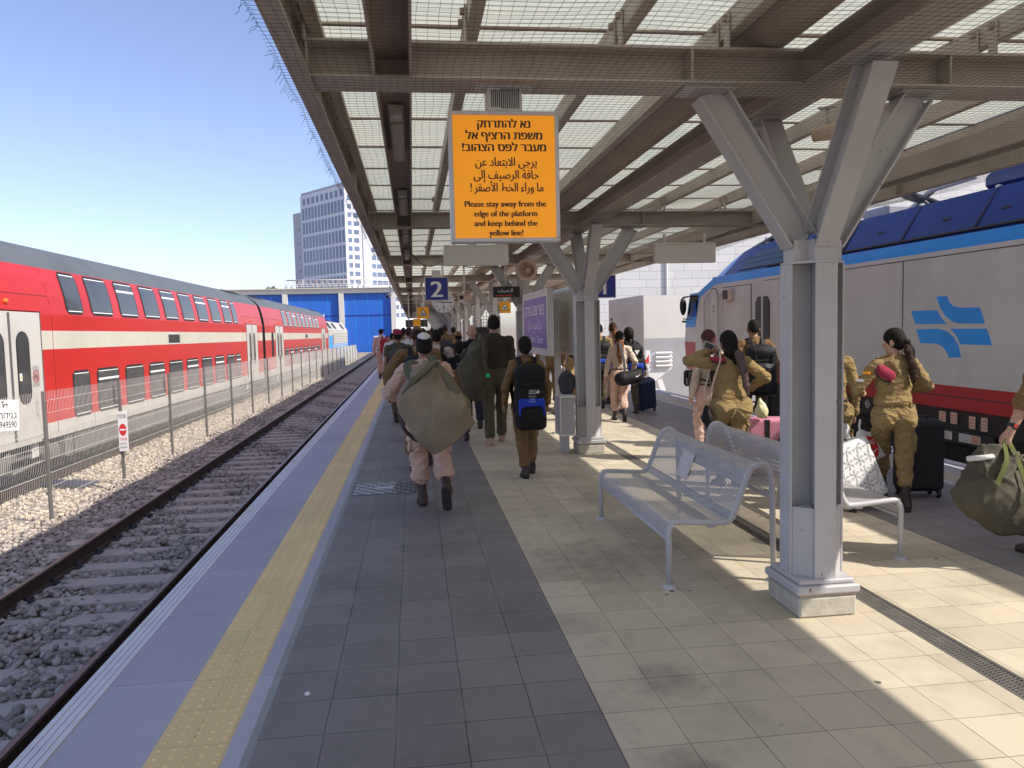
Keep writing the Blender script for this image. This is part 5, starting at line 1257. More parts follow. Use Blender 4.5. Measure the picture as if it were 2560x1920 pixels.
# cameras
cc = empty('surveillance_camera', (1.05, 16.0, 2.30), 'boxy pale surveillance camera on a rod under the canopy beside the clock', 'camera')
m = MB(); m.box((0.03, 0, 0.02), (0.13, 0.3, 0.10), 'horn_beige', Matrix.Rotation(0.5, 3, 'Z'), 0.012); m.box((0.02, 0, 0.085), (0.19, 0.36, 0.015), 'horn_beige', Matrix.Rotation(0.5, 3, 'Z')); m.build('housing', cc)
m = MB(); m.box((-0.045, -0.135, 0.02), (0.08, 0.02, 0.07), 'black_plastic', Matrix.Rotation(0.5, 3, 'Z')); m.build('lens', cc); m = MB(); m.tube([(0.03, 0.02, 0.08), (0.03, 0.02, 0.70)], 0.018, 'sign_frame', 8); m.lathe([(0, -0.12), (0.05, -0.10), (0.06, -0.05), (0.05, -0.03)], 'sign_frame', 12, (0.04, 0, 0)); m.build('bracket', cc)
c2 = empty('bullet_camera', (-0.62, 22.0, 2.66), 'small white bullet camera on the outer edge of the canopy', 'camera')
m = MB(); m.tube([(0.02, 0.1, 0.02), (-0.04, -0.12, -0.03)], 0.05, 'white_paint', 12); m.build('housing', c2); m = MB(); m.tube([(-0.041, -0.122, -0.0305), (-0.046, -0.14, -0.035)], 0.042, 'black_plastic', 12); m.build('lens', c2); m = MB(); m.box((0.03, 0.08, 0.14), (0.05, 0.06, 0.26), 'white_paint', None, 0.005); m.build('bracket', c2)
# horn loudspeakers
def horn(x, y, z, ang, lab, sc=1.0):
    o = empty('horn_speaker', (x, y, z), lab, 'loudspeaker', 'horn loudspeakers under the canopy', ang)
    m = MB(); f = lambda p: (p[0] * sc, -p[2] * sc, p[1] * sc)
    m.lathe([(0.0, -0.10), (0.05, -0.10), (0.055, 0.0), (0.07, 0.05), (0.10, 0.13), (0.125, 0.20), (0.13, 0.21), (0.115, 0.205), (0.09, 0.14), (0.055, 0.06), (0.0, 0.05)], 'horn_beige', 24, (0, 0, 0), f); m.build('horn', o)
    m = MB(); m.lathe([(0.0, 0.155), (0.03, 0.15), (0.04, 0.12), (0.03, 0.07)], 'horn_beige', 14, (0, 0, 0), f); m.build('throat', o)
    m = MB(); m.tube([(0, 0, 0.05 * sc), (0, 0, 0.17 * sc)], 0.012, 'sign_frame', 6); m.box((0, 0, 0.175 * sc), (0.06, 0.12, 0.01), 'sign_frame'); m.build('bracket', o)
horn(3.00, 5.35, 3.04, R_(40), 'beige horn loudspeaker behind the nearest column, left of its right arm', 1.0)
horn(3.42, 5.4, 3.08, R_(-15), 'beige horn loudspeaker seen past the right arm of the nearest column', 1.0)
horn(1.98, 12.9, 2.62, R_(-20), 'beige horn loudspeaker above the purple station sign', 1.35)
# perforated litter bin at the foot of the second column
bn = empty('litter_bin', (1.98, 10.08, 0.0), 'lilac grey perforated litter bin fixed beside the foot of the second column', 'bin')
m = MB()
m.grid(lambda u, v: (-0.10 if True else 0, -0.16 + 0.36 * u, 0.27 + 0.50 * v), 1, 1, 'bin_sheet', False, lambda u, v: (0.36 * u - 0.02, 0.50 * v - 0.02)); m.grid(lambda u, v: (-0.10 + 0.20 * u, -0.16, 0.27 + 0.50 * v), 1, 1, 'bin_sheet', False, lambda u, v: (0.20 * u - 0.02, 0.50 * v - 0.02))
m.build('perforated_panel', bn, False)
m = MB(); m.box((0.005, 0.025, 0.52), (0.18, 0.33, 0.47), 'column_paint', None, 0.01)
for z in (0.27, 0.775): m.box((0.0, 0.02, z), (0.215, 0.375, 0.022), 'sign_frame', None, 0.004)
for y in (-0.158, 0.198): m.box((-0.10, y, 0.52), (0.016, 0.016, 0.50), 'sign_frame')
m.build('bin_body', bn); m = MB(); m.box((0.0, 0.12, 0.135), (0.12, 0.10, 0.27), 'column_paint', None, 0.004); m.build('foot', bn)
bgb = empty('bin_bag', (2.03, 10.30, 0.80), 'dark grey stuffed bag lying on top of the litter bin', 'bag')
# benches
BPF = [(0, 0.30), (0.0, 0.36), (0.018, 0.405), (0.06, 0.425), (0.36, 0.405), (0.415, 0.425), (0.45, 0.49), (0.53, 0.70), (0.565, 0.755), (0.62, 0.775), (0.672, 0.745), (0.695, 0.66), (0.70, 0.55)]
def smooth_path(P, n=6):
    out = []
    for i in range(len(P) - 1):
        p0, p1, p2, p3 = [np.array(P[max(0, min(len(P) - 1, i + k))], float) for k in (-1, 0, 1, 2)]
        for k in range(n): t = k / n; out.append(tuple(0.5 * (2 * p1 + (p2 - p0) * t + (2 * p0 - 5 * p1 + 4 * p2 - p3) * t * t + (3 * p1 - p0 - 3 * p2 + p3) * t ** 3)))
    return out + [tuple(P[-1])]
def bench(x, y, flip, lab):
    o = empty('bench', (x, y, 0), lab, 'bench', 'perforated metal benches back to back'); L = 1.82; o.scale = (1, 1, 1); s = -1 if flip else 1
    path = smooth_path(BPF); full = [(0, 0)] + path + [(0.71, 0.0)]
    for yy in (0, L):
        m = MB(); m.tube([(s * a, yy, b) for a, b in full], 0.0195, 'bench_metal', 10); m.build('end_frame', o, False)
        for xx in (0, 0.71):
            m = MB(); m.lathe([(0.0, 0.022), (0.022, 0.022), (0.045, 0.012), (0.05, 0.0)], 'bench_metal', 18, (s * xx, yy, 0)); m.build('foot', o)
    sh = path[1:]; d = [0]
    for a, b in zip(sh, sh[1:]): d.append(d[-1] + math.dist(a, b))
    m = MB(); n = len(sh) - 1
    m.grid(lambda u, v: (s * sh[round(u * n)][0], v * L, sh[round(u * n)][1]), n, 1, 'bench_sheet', True, lambda u, v: (d[round(u * n)] - 0.07, v * L - 0.02)); m.build('perforated_sheet', o, False)
    m = MB(); m.tube([(s * sh[0][0], 0, sh[0][1]), (s * sh[0][0], L, sh[0][1])], 0.012, 'bench_metal', 8); m.tube([(s * sh[-1][0], 0, sh[-1][1]), (s * sh[-1][0], L, sh[-1][1])], 0.012, 'bench_metal', 8); m.bar((s * 0.30, 0.02, 0.385), (s * 0.30, L - 0.02, 0.385), 0.05, 0.03, 'bench_metal'); m.build('cross_rail', o)
    return o
b1 = bench(1.59, 4.74, False, 'white perforated metal bench in front of the nearest column, seat facing the yellow strip')
m = MB(); m.box((0.478, 1.02, 0.60), (0.003, 0.24, 0.20), 'sign_frame', Matrix.Rotation(0.36, 3, 'Y')); m.box((0.4755, 1.00, 0.62), (0.003, 0.12, 0.012), 'ink_white', Matrix.Rotation(0.36, 3, 'Y')); m.build('paper_notice', b1)
bench(3.37, 5.0, True, 'white perforated metal bench behind the nearest column, seat facing the locomotive')
# ================================================================== people and bags: smooth bodies from blended volumes
class Field:
    """a signed distance field on a grid; shapes are blended in, then the zero surface becomes a mesh"""
    def __init__(s, lo, hi, vox):
        s.lo = np.array(lo, float); s.vox = vox; s.n = np.ceil((np.array(hi) - s.lo) / vox).astype(int) + 1
        s.g = np.full(s.n, 1.0, np.float32)
    def block(s, mn, mx):
        i0 = np.clip(np.floor((mn - s.lo) / s.vox).astype(int), 0, s.n - 1); i1 = np.clip(np.ceil((mx - s.lo) / s.vox).astype(int) + 1, 1, s.n)
        if (i1 <= i0).any(): return None, None
        ax = [s.lo[k] + s.vox * np.arange(i0[k], i1[k]) for k in range(3)]
        return tuple(slice(a, b) for a, b in zip(i0, i1)), np.stack(np.meshgrid(*ax, indexing='ij'), -1)
    def put(s, sl, d, k, op):
        g = s.g[sl]
        if op == 'sub':
            s.g[sl] = np.maximum(g, -d) if k <= 0 else -s.smin(-g, d, k); return
        s.g[sl] = np.minimum(g, d) if k <= 0 else s.smin(g, d, k)
    @staticmethod
    def smin(a, b, k):
        h = np.clip(0.5 + 0.5 * (b - a) / k, 0, 1); return b * (1 - h) + a * h - k * h * (1 - h)
    def cap(s, a, b, ra, rb=None, k=0.03, flat=None, op='add'):
        """tapered limb; flat = (axis, factor) squashes the section along axis"""
        a, b = np.array(a, float), np.array(b, float); rb = ra if rb is None else rb
        m = max(ra, rb) + k + 0.03; sl, P = s.block(np.minimum(a, b) - m, np.maximum(a, b) + m)
        if sl is None: return s
        ba = b - a; pa = P - a
        h = np.clip((pa @ ba) / max(ba @ ba, 1e-9), 0, 1); q = pa - h[..., None] * ba
        if flat is not None:
            ax = np.array(flat[0], float); ax /= np.linalg.norm(ax); c = q @ ax
            q = q + (c * (1 / flat[1] - 1))[..., None] * ax
        d = np.linalg.norm(q, axis=-1) - (ra + (rb - ra) * h)
        s.put(sl, d, k, op); return s
    def ell(s, c, R, k=0.02, rot=None, op='add'):
        c = np.array(c, float); R = np.array(R, float); m = R.max() + k + 0.03
        sl, P = s.block(c - m, c + m)
        if sl is None: return s
        q = P - c
        if rot is not None: q = q @ np.array(rot)
        k0 = np.linalg.norm(q / R, axis=-1); k1 = np.linalg.norm(q / (R * R), axis=-1)
        d = k0 * (k0 - 1) / np.maximum(k1, 1e-6); s.put(sl, d, k, op); return s
    def box(s, c, hsz, r=0.02, k=0.0, rot=None, op='add'):
        c = np.array(c, float); hsz = np.array(hsz, float); m = np.linalg.norm(hsz) + k + 0.03
        sl, P = s.block(c - m, c + m)
        if sl is None: return s
        q = P - c
        if rot is not None: q = q @ np.array(rot)
        q = np.abs(q) - hsz + r
        d = np.linalg.norm(np.maximum(q, 0), axis=-1) + np.minimum(q.max(-1), 0) - r; s.put(sl, d, k, op); return s
    def chain(s, pts, rs, k=0.02, flat=None):
        for i in range(len(pts) - 1): s.cap(pts[i], pts[i + 1], rs[i], rs[i + 1], k, flat)
        return s
    def clip(s, p, n):
        """keep the half space n . (x - p) < 0"""
        sl, P = s.block(s.lo - 1, s.lo + s.vox * s.n + 1); d = (P - np.array(p)) @ np.array(n, float); s.g = np.maximum(s.g, d.astype(np.float32)); return s
    def copy(s, grow=0.0):
        f = Field.__new__(Field); f.lo, f.vox, f.n, f.g = s.lo, s.vox, s.n, s.g - grow; return f
    def mesh(s, fold=0.0, fscale=9.0, seed=0, gather=None):
        g = s.g.copy(); g[0] = g[-1] = 1; g[:, 0] = g[:, -1] = 1; g[:, :, 0] = g[:, :, -1] = 1
        n = s.n; ins = g < 0
        cs = [(0, 0, 0), (1, 0, 0), (0, 1, 0), (1, 1, 0), (0, 0, 1), (1, 0, 1), (0, 1, 1), (1, 1, 1)]
        sh = lambda A, c: A[c[0]:n[0] - 1 + c[0], c[1]:n[1] - 1 + c[1], c[2]:n[2] - 1 + c[2]]
        cnt = sum(sh(ins, c).astype(np.int8) for c in cs); act = (cnt > 0) & (cnt < 8)
        idx = -np.ones(act.shape, int); ijk = np.argwhere(act); idx[act] = np.arange(len(ijk))
        if len(ijk) == 0: return np.zeros((0, 3)), []
        V = np.zeros((len(ijk), 3)); W = np.zeros(len(ijk))
        val = [sh(g, c)[act] for c in cs]
        for a, b in ((0, 1), (2, 3), (4, 5), (6, 7), (0, 2), (1, 3), (4, 6), (5, 7), (0, 4), (1, 5), (2, 6), (3, 7)):
            va, vb = val[a], val[b]; cr = (va < 0) != (vb < 0)
            t = np.where(cr, va / np.where(cr, va - vb, 1), 0)
            p = np.array(cs[a]) + t[:, None] * (np.array(cs[b]) - np.array(cs[a])); V += p * cr[:, None]; W += cr
        V = ijk + V / W[:, None]
        F = []
        for ax in range(3):
            b_, c_ = (ax + 1) % 3, (ax + 2) % 3
            A = ins[:-1] if ax == 0 else ins[:, :-1] if ax == 1 else ins[:, :, :-1]; B = ins[1:] if ax == 0 else ins[:, 1:] if ax == 1 else ins[:, :, 1:]
            e = np.argwhere(A != B); e = e[(e[:, b_] > 0) & (e[:, c_] > 0) & (e[:, b_] < n[b_] - 1) & (e[:, c_] < n[c_] - 1)]
            if len(e) == 0: continue
            db = np.zeros(3, int); db[b_] = 1; dc = np.zeros(3, int); dc[c_] = 1
            q = [e - db - dc, e - dc, e, e - db]; Q = np.stack([idx[tuple(x.T)] for x in q], 1)
            fl = A[tuple(e.T)]; Q[~fl] = Q[~fl][:, ::-1]; Q = Q[(Q >= 0).all(1)]; F.append(Q)
        F = np.concatenate(F); V = s.lo + V * s.vox
        if fold > 0 or gather:
            r = np.random.default_rng(seed); h = np.zeros(len(V))
            for i in range(7):
                d = r.normal(size=3); d[2] *= 1.6; d /= np.linalg.norm(d); fr = fscale * (1.0 + 0.55 * i)
                h += (1 - np.abs(np.sin(V @ d * fr * 0.5 + r.uniform(0, 6.28) + 1.5 * np.sin(V @ r.normal(size=3) * fr * 0.3)))) ** 2.6 / (1 + 0.35 * i)
            h = (h / max(h.max(), 1e-9) - 0.30) * 2 * fold
            for gp_, gd, nr, amp, fall in (gather or ()):          # creases fanning out from a gathered point
                q = V - np.array(gp_); gd = np.array(gd, float); gd /= np.linalg.norm(gd); e1 = np.cross(gd, (0.3, 0.9, 0.2)); e1 /= np.linalg.norm(e1); e2 = np.cross(gd, e1)
                ph = np.arctan2(q @ e2, q @ e1); dist = np.linalg.norm(q, axis=1)
                h = h + amp * ((1 - np.abs(np.sin(ph * nr + 2.2 * np.sin(dist * 5 + ph) + seed))) ** 1.8 - 0.3) * np.exp(-(dist / fall) ** 2) * np.clip(dist / 0.08, 0, 1)
            Nn = np.zeros_like(V); a = V[F]
            fn = np.cross(a[:, 1] - a[:, 0], a[:, 2] - a[:, 0]) + np.cross(a[:, 2] - a[:, 0], a[:, 3] - a[:, 0])
            for k in range(4): np.add.at(Nn, F[:, k], fn)
            Nn /= np.maximum(np.linalg.norm(Nn, axis=1), 1e-9)[:, None]; V = V + Nn * h[:, None]
        return V, F
    def build(s, name, mn, parent=None, fold=0.0, fscale=9.0, seed=0, gather=None):
        V, F = s.mesh(fold, fscale, seed, gather); me = bpy.data.meshes.new(name)
        if len(V):
            me.vertices.add(len(V)); me.vertices.foreach_set('co', V.astype(np.float32).reshape(-1)); nf = len(F)
            me.loops.add(nf * 4); me.loops.foreach_set('vertex_index', F.astype(np.int32).reshape(-1)); me.polygons.add(nf)
            me.polygons.foreach_set('loop_start', np.arange(0, nf * 4, 4, dtype=np.int32)); me.polygons.foreach_set('use_smooth', np.ones(nf, bool))
            me.update(calc_edges=True)
        me.materials.append(MATS[mn]); return link(name, me, parent)
v3 = lambda *a: np.array(a, float)
def ik(a, b, l1, l2, pole):
    """middle joint of a two-bone limb from a to b"""
    d = b - a; L = np.linalg.norm(d); L2 = min(L, (l1 + l2) * 0.999); u = d / L
    x = (l1 * l1 - l2 * l2 + L2 * L2) / (2 * L2); h = math.sqrt(max(0, l1 * l1 - x * x))
    p = np.array(pole, float); p = p - u * (p @ u); p /= np.linalg.norm(p); return a + u * x + p * h, a + u * L2
LABEL_SEQ = []
def person(name_label, pos, yaw, H=1.72, fem=False, wide=1.0, vox=0.014, skin='skin_tan', hair='hair_black', hstyle='short', shirt='cloth_khaki', pants='cloth_khaki', boots='leather', sole='sole',
           sleeve='long', tuck=True, belt='belt_cloth', bloused=False, step=0.16, lift=0.0, hands=None, look=(0, 0), lean=0.0, hat=None, poles=None, foldp=0.013, folds=0.012, details=False, group='people walking along the platform',
           shoeh=0.13, toes=None, butt=0.0, feet=None, hipz=None, extra=None, seed=1, onlyarm=False):
    """walks towards local +Y. hands: {-1|1: local wrist target}; step: half stride, left (-1) foot forward when positive"""
    k = H / 1.75; S = 0.165 if fem else 0.19; S *= k * (0.5 + 0.5 * wide); Wd = wide
    hip = v3(0, 0, hipz or 0.925 * k); hw = (0.090 if not fem else 0.092) * k
    top = v3(0, lean * 0.55 + 0.0, 1.43 * k + (hip[2] - 0.925 * k)); chest = hip + (top - hip) * 0.62 + v3(0, 0.005, 0); waist = hip + (top - hip) * 0.26
    neck = top + v3(0, 0.01 + lean * 0.06, 0.045 * k); head = neck + v3(math.sin(look[0]) * 0.01, 0.035 + lean * 0.1, 0.155 * k)
    if feet is None: feet = {-1: v3(-0.085 * k, step, 0.075 * k), 1: v3(0.085 * k, -step, 0.075 * k + lift)}
    L = {}
    for sd in (-1, 1):
        h = hip + v3(sd * hw, 0, -0.02); ank = np.array(feet[sd], float); kn, ank = ik(h, ank, 0.425 * k, 0.425 * k, (sd * 0.06, 1, 0)); L[sd] = (h, kn, ank)
    Aj = {}
    hands = hands or {}
    for sd in (-1, 1):
        sh = top + v3(sd * S, -0.005, -0.03 * k); tgt = hands.get(sd)
        if tgt is None: tgt = sh + v3(sd * 0.07, 0.10 * (-sd if step >= 0 else sd) * 0.6, -0.52 * k)
        pole = (poles or {}).get(sd, (sd * 0.5, -1, 0)); el, wr = ik(sh, np.array(tgt, float), 0.285 * k, 0.255 * k, pole); Aj[sd] = (sh, el, wr)
    allp = np.array([p for q in (list(L.values()) + list(Aj.values())) for p in q] + [head]); lo = allp.min(0) - 0.30; hi = allp.max(0) + 0.30; lo[2] = -0.03; hi[2] = max(hi[2], head[2] + 0.20)
    F = lambda vx=vox: Field(lo, hi, vx)
    yr = Matrix.Rotation(look[0], 3, 'Z') @ Matrix.Rotation(look[1], 3, 'X'); hr = np.array(yr); fx, fy, fz = hr[:, 0], hr[:, 1], hr[:, 2]
    Hp = lambda x, y, z: head + fx * x * k + fy * y * k + fz * z * k
    # --- skin: one continuous body
    b = Field(lo, hi, min(vox, 0.012))
    b.cap(neck - v3(0, 0, 0.05), head - v3(0, 0.01, 0.06 * k), 0.056 * k * (0.9 if fem else 1.05), 0.050 * k, 0.03)
    b.ell(Hp(0, -0.012, 0.028), v3(0.074, 0.094, 0.096) * k, 0.02, hr); b.ell(Hp(0, 0.030, -0.050), v3(0.056, 0.062, 0.072) * k, 0.03, hr); b.ell(Hp(0, 0.058, -0.095), v3(0.028, 0.026, 0.022) * k, 0.02, hr)
    b.cap(Hp(0, 0.083, 0.015), Hp(0, 0.104, -0.028), 0.009 * k, 0.015 * k, 0.012); b.ell(Hp(0, 0.078, -0.066), v3(0.024, 0.014, 0.010) * k, 0.008, hr); b.cap(Hp(-0.04, 0.072, 0.028), Hp(0.04, 0.072, 0.028), 0.011 * k, None, 0.015)
    for sd in (-1, 1):
        b.ell(Hp(sd * 0.032, 0.088, 0.008), v3(0.014, 0.010, 0.010) * k, 0.006, hr, 'sub'); b.ell(Hp(sd * 0.083, -0.014, -0.020), v3(0.013, 0.025, 0.035) * k, 0.006, hr)
        sh, el, wr = Aj[sd]; b.cap(sh, el, 0.040 * k, 0.035 * k, 0.02); b.cap(el, el + (wr - el) * 0.35, 0.037 * k, 0.040 * k, 0.02); b.cap(el + (wr - el) * 0.35, wr, 0.040 * k, 0.026 * k, 0.02)
        hnd(b, sd, el, wr, k)
        h, kn, an = L[sd]; b.cap(h, kn, 0.065 * k, 0.045 * k, 0.03); b.cap(kn, an, 0.045 * k, 0.032 * k, 0.03)
    b.cap(hip, chest, 0.095 * k, 0.11 * k, 0.05, ((0, 1, 0), 0.75)); b.cap(chest, top, 0.11 * k, 0.08 * k, 0.05, ((0, 1, 0), 0.7))
    root = b.build('person', skin); root.location = (pos[0], pos[1], pos[2] if len(pos) > 2 else 0); root.rotation_euler = (0, 0, yaw); tag(root, name_label, 'person', group)
    # --- shirt
    f = F(); w1, w2, w3 = (0.128, 0.148, 0.125) if fem else (0.138, 0.172, 0.14); fl = ((0, 1, 0), 0.66)
    f.cap(hip + v3(0, 0, 0.03 if tuck else -0.07), waist, (0.150 if fem else 0.150) * k * Wd, w1 * k * Wd, 0.04, fl); f.cap(waist, chest, w1 * k * Wd, w2 * k * (0.4 + 0.6 * Wd), 0.05, fl); f.cap(chest, top - v3(0, 0, 0.05), w2 * k * (0.4 + 0.6 * Wd), w3 * k, 0.05, fl)
    f.cap(Aj[-1][0] + v3(0.02, 0, 0.012), Aj[1][0] + v3(-0.02, 0, 0.012), 0.056 * k, None, 0.05); f.cap(top - v3(0, 0, 0.03), neck - v3(0, 0, 0.005), 0.085 * k, 0.062 * k, 0.04)
    if fem: f.ell(chest + v3(0.07 * k, 0.075 * k, 0), v3(0.07, 0.06, 0.065) * k, 0.05); f.ell(chest + v3(-0.07 * k, 0.075 * k, 0), v3(0.07, 0.06, 0.065) * k, 0.05)
    if tuck: f.cap(hip + v3(-0.05 * k * Wd, 0, 0.115 * k), hip + v3(0.05 * k * Wd, 0, 0.115 * k), 0.108 * k * Wd, None, 0.03, ((0, 1, 0), 0.95))
    for sd in (-1, 1):
        sh, el, wr = Aj[sd]; ar = (0.058 if fem else 0.064) * k * (0.5 + 0.5 * Wd)
        f.cap(sh, el, ar * 1.08, ar * 0.92, 0.035)
        if sleeve == 'long': f.cap(el, el + (wr - el) * 0.93, ar * 0.95, ar * 0.70, 0.02)
        elif sleeve == 'rolled': f.cap(el, el + (wr - el) * 0.15, ar * 0.98, ar * 0.9, 0.02); f.cap(el + (wr - el) * 0.10, el + (wr - el) * 0.18, ar * 1.06, None, 0.008)
    if sleeve == 'short':
        for sd in (-1, 1): sh, el, wr = Aj[sd]; f.cap(sh + (el - sh) * 0.78, el + (wr - el) * 0.4, 0.10 * k, 0.10 * k, 0.0, None, 'sub')
    zb = hip[2] + (0.085 * k if tuck else -0.11 * k); hem = f
    sl, P = hem.block(hem.lo - 1, hem.lo + hem.vox * hem.n + 1)
    near_arm = np.minimum.reduce([np.linalg.norm(P - (a + np.clip(((P - a) @ (c - a)) / ((c - a) @ (c - a)), 0, 1)[..., None] * (c - a)), axis=-1) for sd in (-1, 1) for a, c in ((Aj[sd][0], Aj[sd][1]), (Aj[sd][1], Aj[sd][2]))])
    hem.g = np.maximum(hem.g, np.where(near_arm < 0.095, -1, zb - P[..., 2]).astype(np.float32))
    hem.cap(neck - v3(0, 0, 0.02), neck + v3(0, 0.02, 0.10), 0.050 * k, 0.06 * k, 0.0, None, 'sub')
    if not onlyarm or True: f.build('shirt', shirt, root, folds, 24, seed)
    c = Field(neck - 0.16, neck + 0.16, 0.008); c.cap(neck + v3(0, -0.002, -0.03), neck + v3(0, 0.004, 0.022), 0.078 * k, 0.066 * k, 0.0); c.cap(neck - v3(0, 0, 0.08), neck + v3(0, 0.006, 0.09), 0.066 * k, 0.056 * k, 0.0, None, 'sub'); c.clip(neck + v3(0, 0.045, 0), (0, 1, 0.2)); c.build('collar', shirt, root)
    # --- trousers
    f = F(); Bt = 1 + butt
    f.cap(hip + v3(-0.045 * k * Wd, 0, 0.075 * k), hip + v3(0.045 * k * Wd, 0, 0.075 * k), 0.112 * k * Wd, None, 0.03, ((0, 1, 0), 0.88)); f.cap(hip + v3(-hw * 0.75 * Wd, -0.01, -0.03), hip + v3(hw * 0.75 * Wd, -0.01, -0.03), 0.118 * k * (0.4 + 0.6 * Wd), None, 0.05)
    for sd in (-1, 1):
        h, kn, an = L[sd]; hx = h + v3(sd * 0.012 * Wd + sd * (Wd - 1) * 0.06, -0.005, 0)
        f.ell(hx + v3(-sd * 0.012, -0.052 * Bt, -0.035), v3(0.088 * Wd, 0.085 * Bt, 0.10) * k, 0.04)
        th = (0.094 if fem else 0.093) * k * Wd; sh_ = 0.071 * k if not fem else 0.066 * k * (0.5 + 0.5 * Wd)
        f.cap(hx, kn, th, 0.073 * k * (0.6 + 0.4 * Wd), 0.035); cut = 0.30 if bloused else 0.13
        e = kn + (an - kn) * (1 - (shoeh + (0.03 if bloused else -0.01)) / 0.43); f.cap(kn, e, 0.073 * k * (0.6 + 0.4 * Wd), sh_, 0.035)
        if bloused: bq = 0.84 if fem else 1.0; f.cap(kn, kn + (e - kn) * 0.8, 0.086 * k * bq, 0.090 * k * bq, 0.02); f.ell(kn + (e - kn) * 0.90, v3(0.096, 0.10, 0.065) * k * bq, 0.03)
        if details: f.box(h + (kn - h) * 0.62 + v3(sd * 0.085 * k * Wd, -0.01, 0), v3(0.012, 0.07, 0.085) * k, 0.012, 0.012); f.box(h + (kn - h) * 0.50 + v3(sd * 0.088 * k * Wd, -0.01, 0), v3(0.014, 0.073, 0.018) * k, 0.008, 0.004)
    f.clip(hip + v3(0, 0, 0.118 * k), (0, 0, 1))
    f.build('trousers', pants, root, foldp, 22, seed + 3)
    if belt:
        g = F(0.012); g.cap(hip + v3(-0.045 * k * Wd, 0, 0.09 * k), hip + v3(0.045 * k * Wd, 0, 0.09 * k), 0.118 * k * Wd, None, 0.03, ((0, 1, 0), 0.9)); g.clip(hip + v3(0, 0, 0.118 * k), (0, 0, 1)); g.clip(hip + v3(0, 0, 0.078 * k), (0, 0, -1)); g.build('belt', belt, root)
    if details:
        m = MB(); zt_ = hip[2] + 0.088 * k
        for x in (-0.115, -0.05, 0.05, 0.115): m.box((x * k * Wd, hip[1] - 0.108 * k * (0.55 + 0.45 * Wd) * (1 - abs(x) * 1.1), zt_), (0.012, 0.014, 0.052), pants, None, 0.003)
        m.build('belt_loop', root)
        m = MB()
        for sd in (-1, 1):
            sh = Aj[sd][0]; m.box((top + sh) / 2 + v3(sd * 0.03, -0.004, 0.072 * k), (0.105, 0.045, 0.010), shirt, np.array(Matrix.Rotation(sd * 0.30, 3, 'Y')), 0.004)
        m.build('shoulder_strap', root)
        f = F(0.010)
        for sd in (-1, 1):
            sh, el, wr = Aj[sd]; d = (wr - el) / np.linalg.norm(wr - el); p = wr - d * 0.035 * k
            if sleeve == 'long': f.cap(p, p + d * 0.028 * k, 0.047 * k, 0.046 * k, 0.004)
        if sleeve == 'long': f.build('cuff', shirt, root, 0.002, 30, 4)
    # --- boots
    for sd in (-1, 1):
        h, kn, an = L[sd]; d = (an - kn) / np.linalg.norm(an - kn); pitch = (toes or {}).get(sd, 0.0)
        fw = v3(0.10 * sd, math.cos(pitch), -math.sin(pitch)); fw /= np.linalg.norm(fw); up = np.cross(np.cross(fw, (0, 0, 1)), fw); up /= np.linalg.norm(up)
        sz = (0.9 if fem else 1.0) * k; heel = an - up * 0.055 * sz - fw * 0.035 * sz; toe = an - up * 0.058 * sz + fw * 0.150 * sz
        blo = np.minimum.reduce([an - 0.26, heel - 0.1, toe - 0.1]); bhi = np.maximum.reduce([an + 0.30, heel + 0.1, toe + 0.1]); q = Field(blo, bhi, min(0.010, vox))
        q.cap(an - d * shoeh * k, an, 0.050 * sz, 0.046 * sz, 0.02); q.cap(an - up * 0.01, heel + up * 0.012, 0.046 * sz, 0.038 * sz, 0.03); q.cap(heel + up * 0.006, toe, 0.036 * sz, 0.040 * sz, 0.03, (up, 0.8)); q.cap(an + fw * 0.02, toe - fw * 0.02, 0.042 * sz, 0.036 * sz, 0.03)
        bt = an - up * 0.082 * sz; q.clip(bt, -up); bo = q.build('boot', boots, root)
        rot = np.array((np.cross(fw, up), fw, up)).T; z = Field(blo, bhi, 0.008); mid = (heel + toe) / 2; mid = mid - up * ((mid - bt) @ up)
        z.cap(heel - up * ((heel - bt) @ up) , toe - up * ((toe - bt) @ up), 0.042 * sz, 0.047 * sz, 0.01); z.clip(bt + up * 0.010, up); z.clip(bt - up * 0.012, -up); z.build('sole', sole, bo)
    # --- hair and hats
    hl = head - 0.45; hh = head + 0.25; hl[2] = head[2] - 0.62; hf = Field(hl, hh, 0.010)
    if hstyle != 'bald':
        g = {'short': 0.008, 'crop': 0.003, 'bun': 0.008, 'tail': 0.009, 'long': 0.014, 'curly': 0.03}[hstyle]
        hf.ell(Hp(0, -0.014, 0.030), v3(0.076 + g, 0.096 + g, 0.098 + g) * k, 0.01, hr); hf.ell(Hp(0, -0.042, -0.022), v3(0.062 + g, 0.064 + g, 0.070 + g * .5) * k, 0.03, hr)
        hf.ell(Hp(0, 0.10, -0.045), v3(0.085, 0.085, 0.085) * k, 0.02, hr, 'sub'); hf.ell(Hp(0, 0.115, 0.02), v3(0.06, 0.05, 0.05) * k, 0.02, hr, 'sub')
        if hstyle in ('short', 'crop'): hf.clip(Hp(0, -0.06, -0.052 if hstyle == 'short' else -0.036), -fz + fy * 0.55)
        sd_ = {'a': 0.03}
        if hstyle == 'bun': hf.ell(Hp(0.0, -0.105, -0.055), v3(0.045, 0.042, 0.045) * k, 0.02)
        if hstyle == 'tail': hf.cap(Hp(0, -0.095, 0.0), Hp(0, -0.125, -0.03), 0.026 * k, 0.026 * k, 0.02); hf.chain([Hp(0, -0.125, -0.03), Hp(0.012, -0.135, -0.12), Hp(0.022, -0.125, -0.24), Hp(0.03, -0.12, -0.36)], [0.026 * k, 0.038 * k, 0.034 * k, 0.010 * k], 0.02, ((0, 1, 0), 0.6))
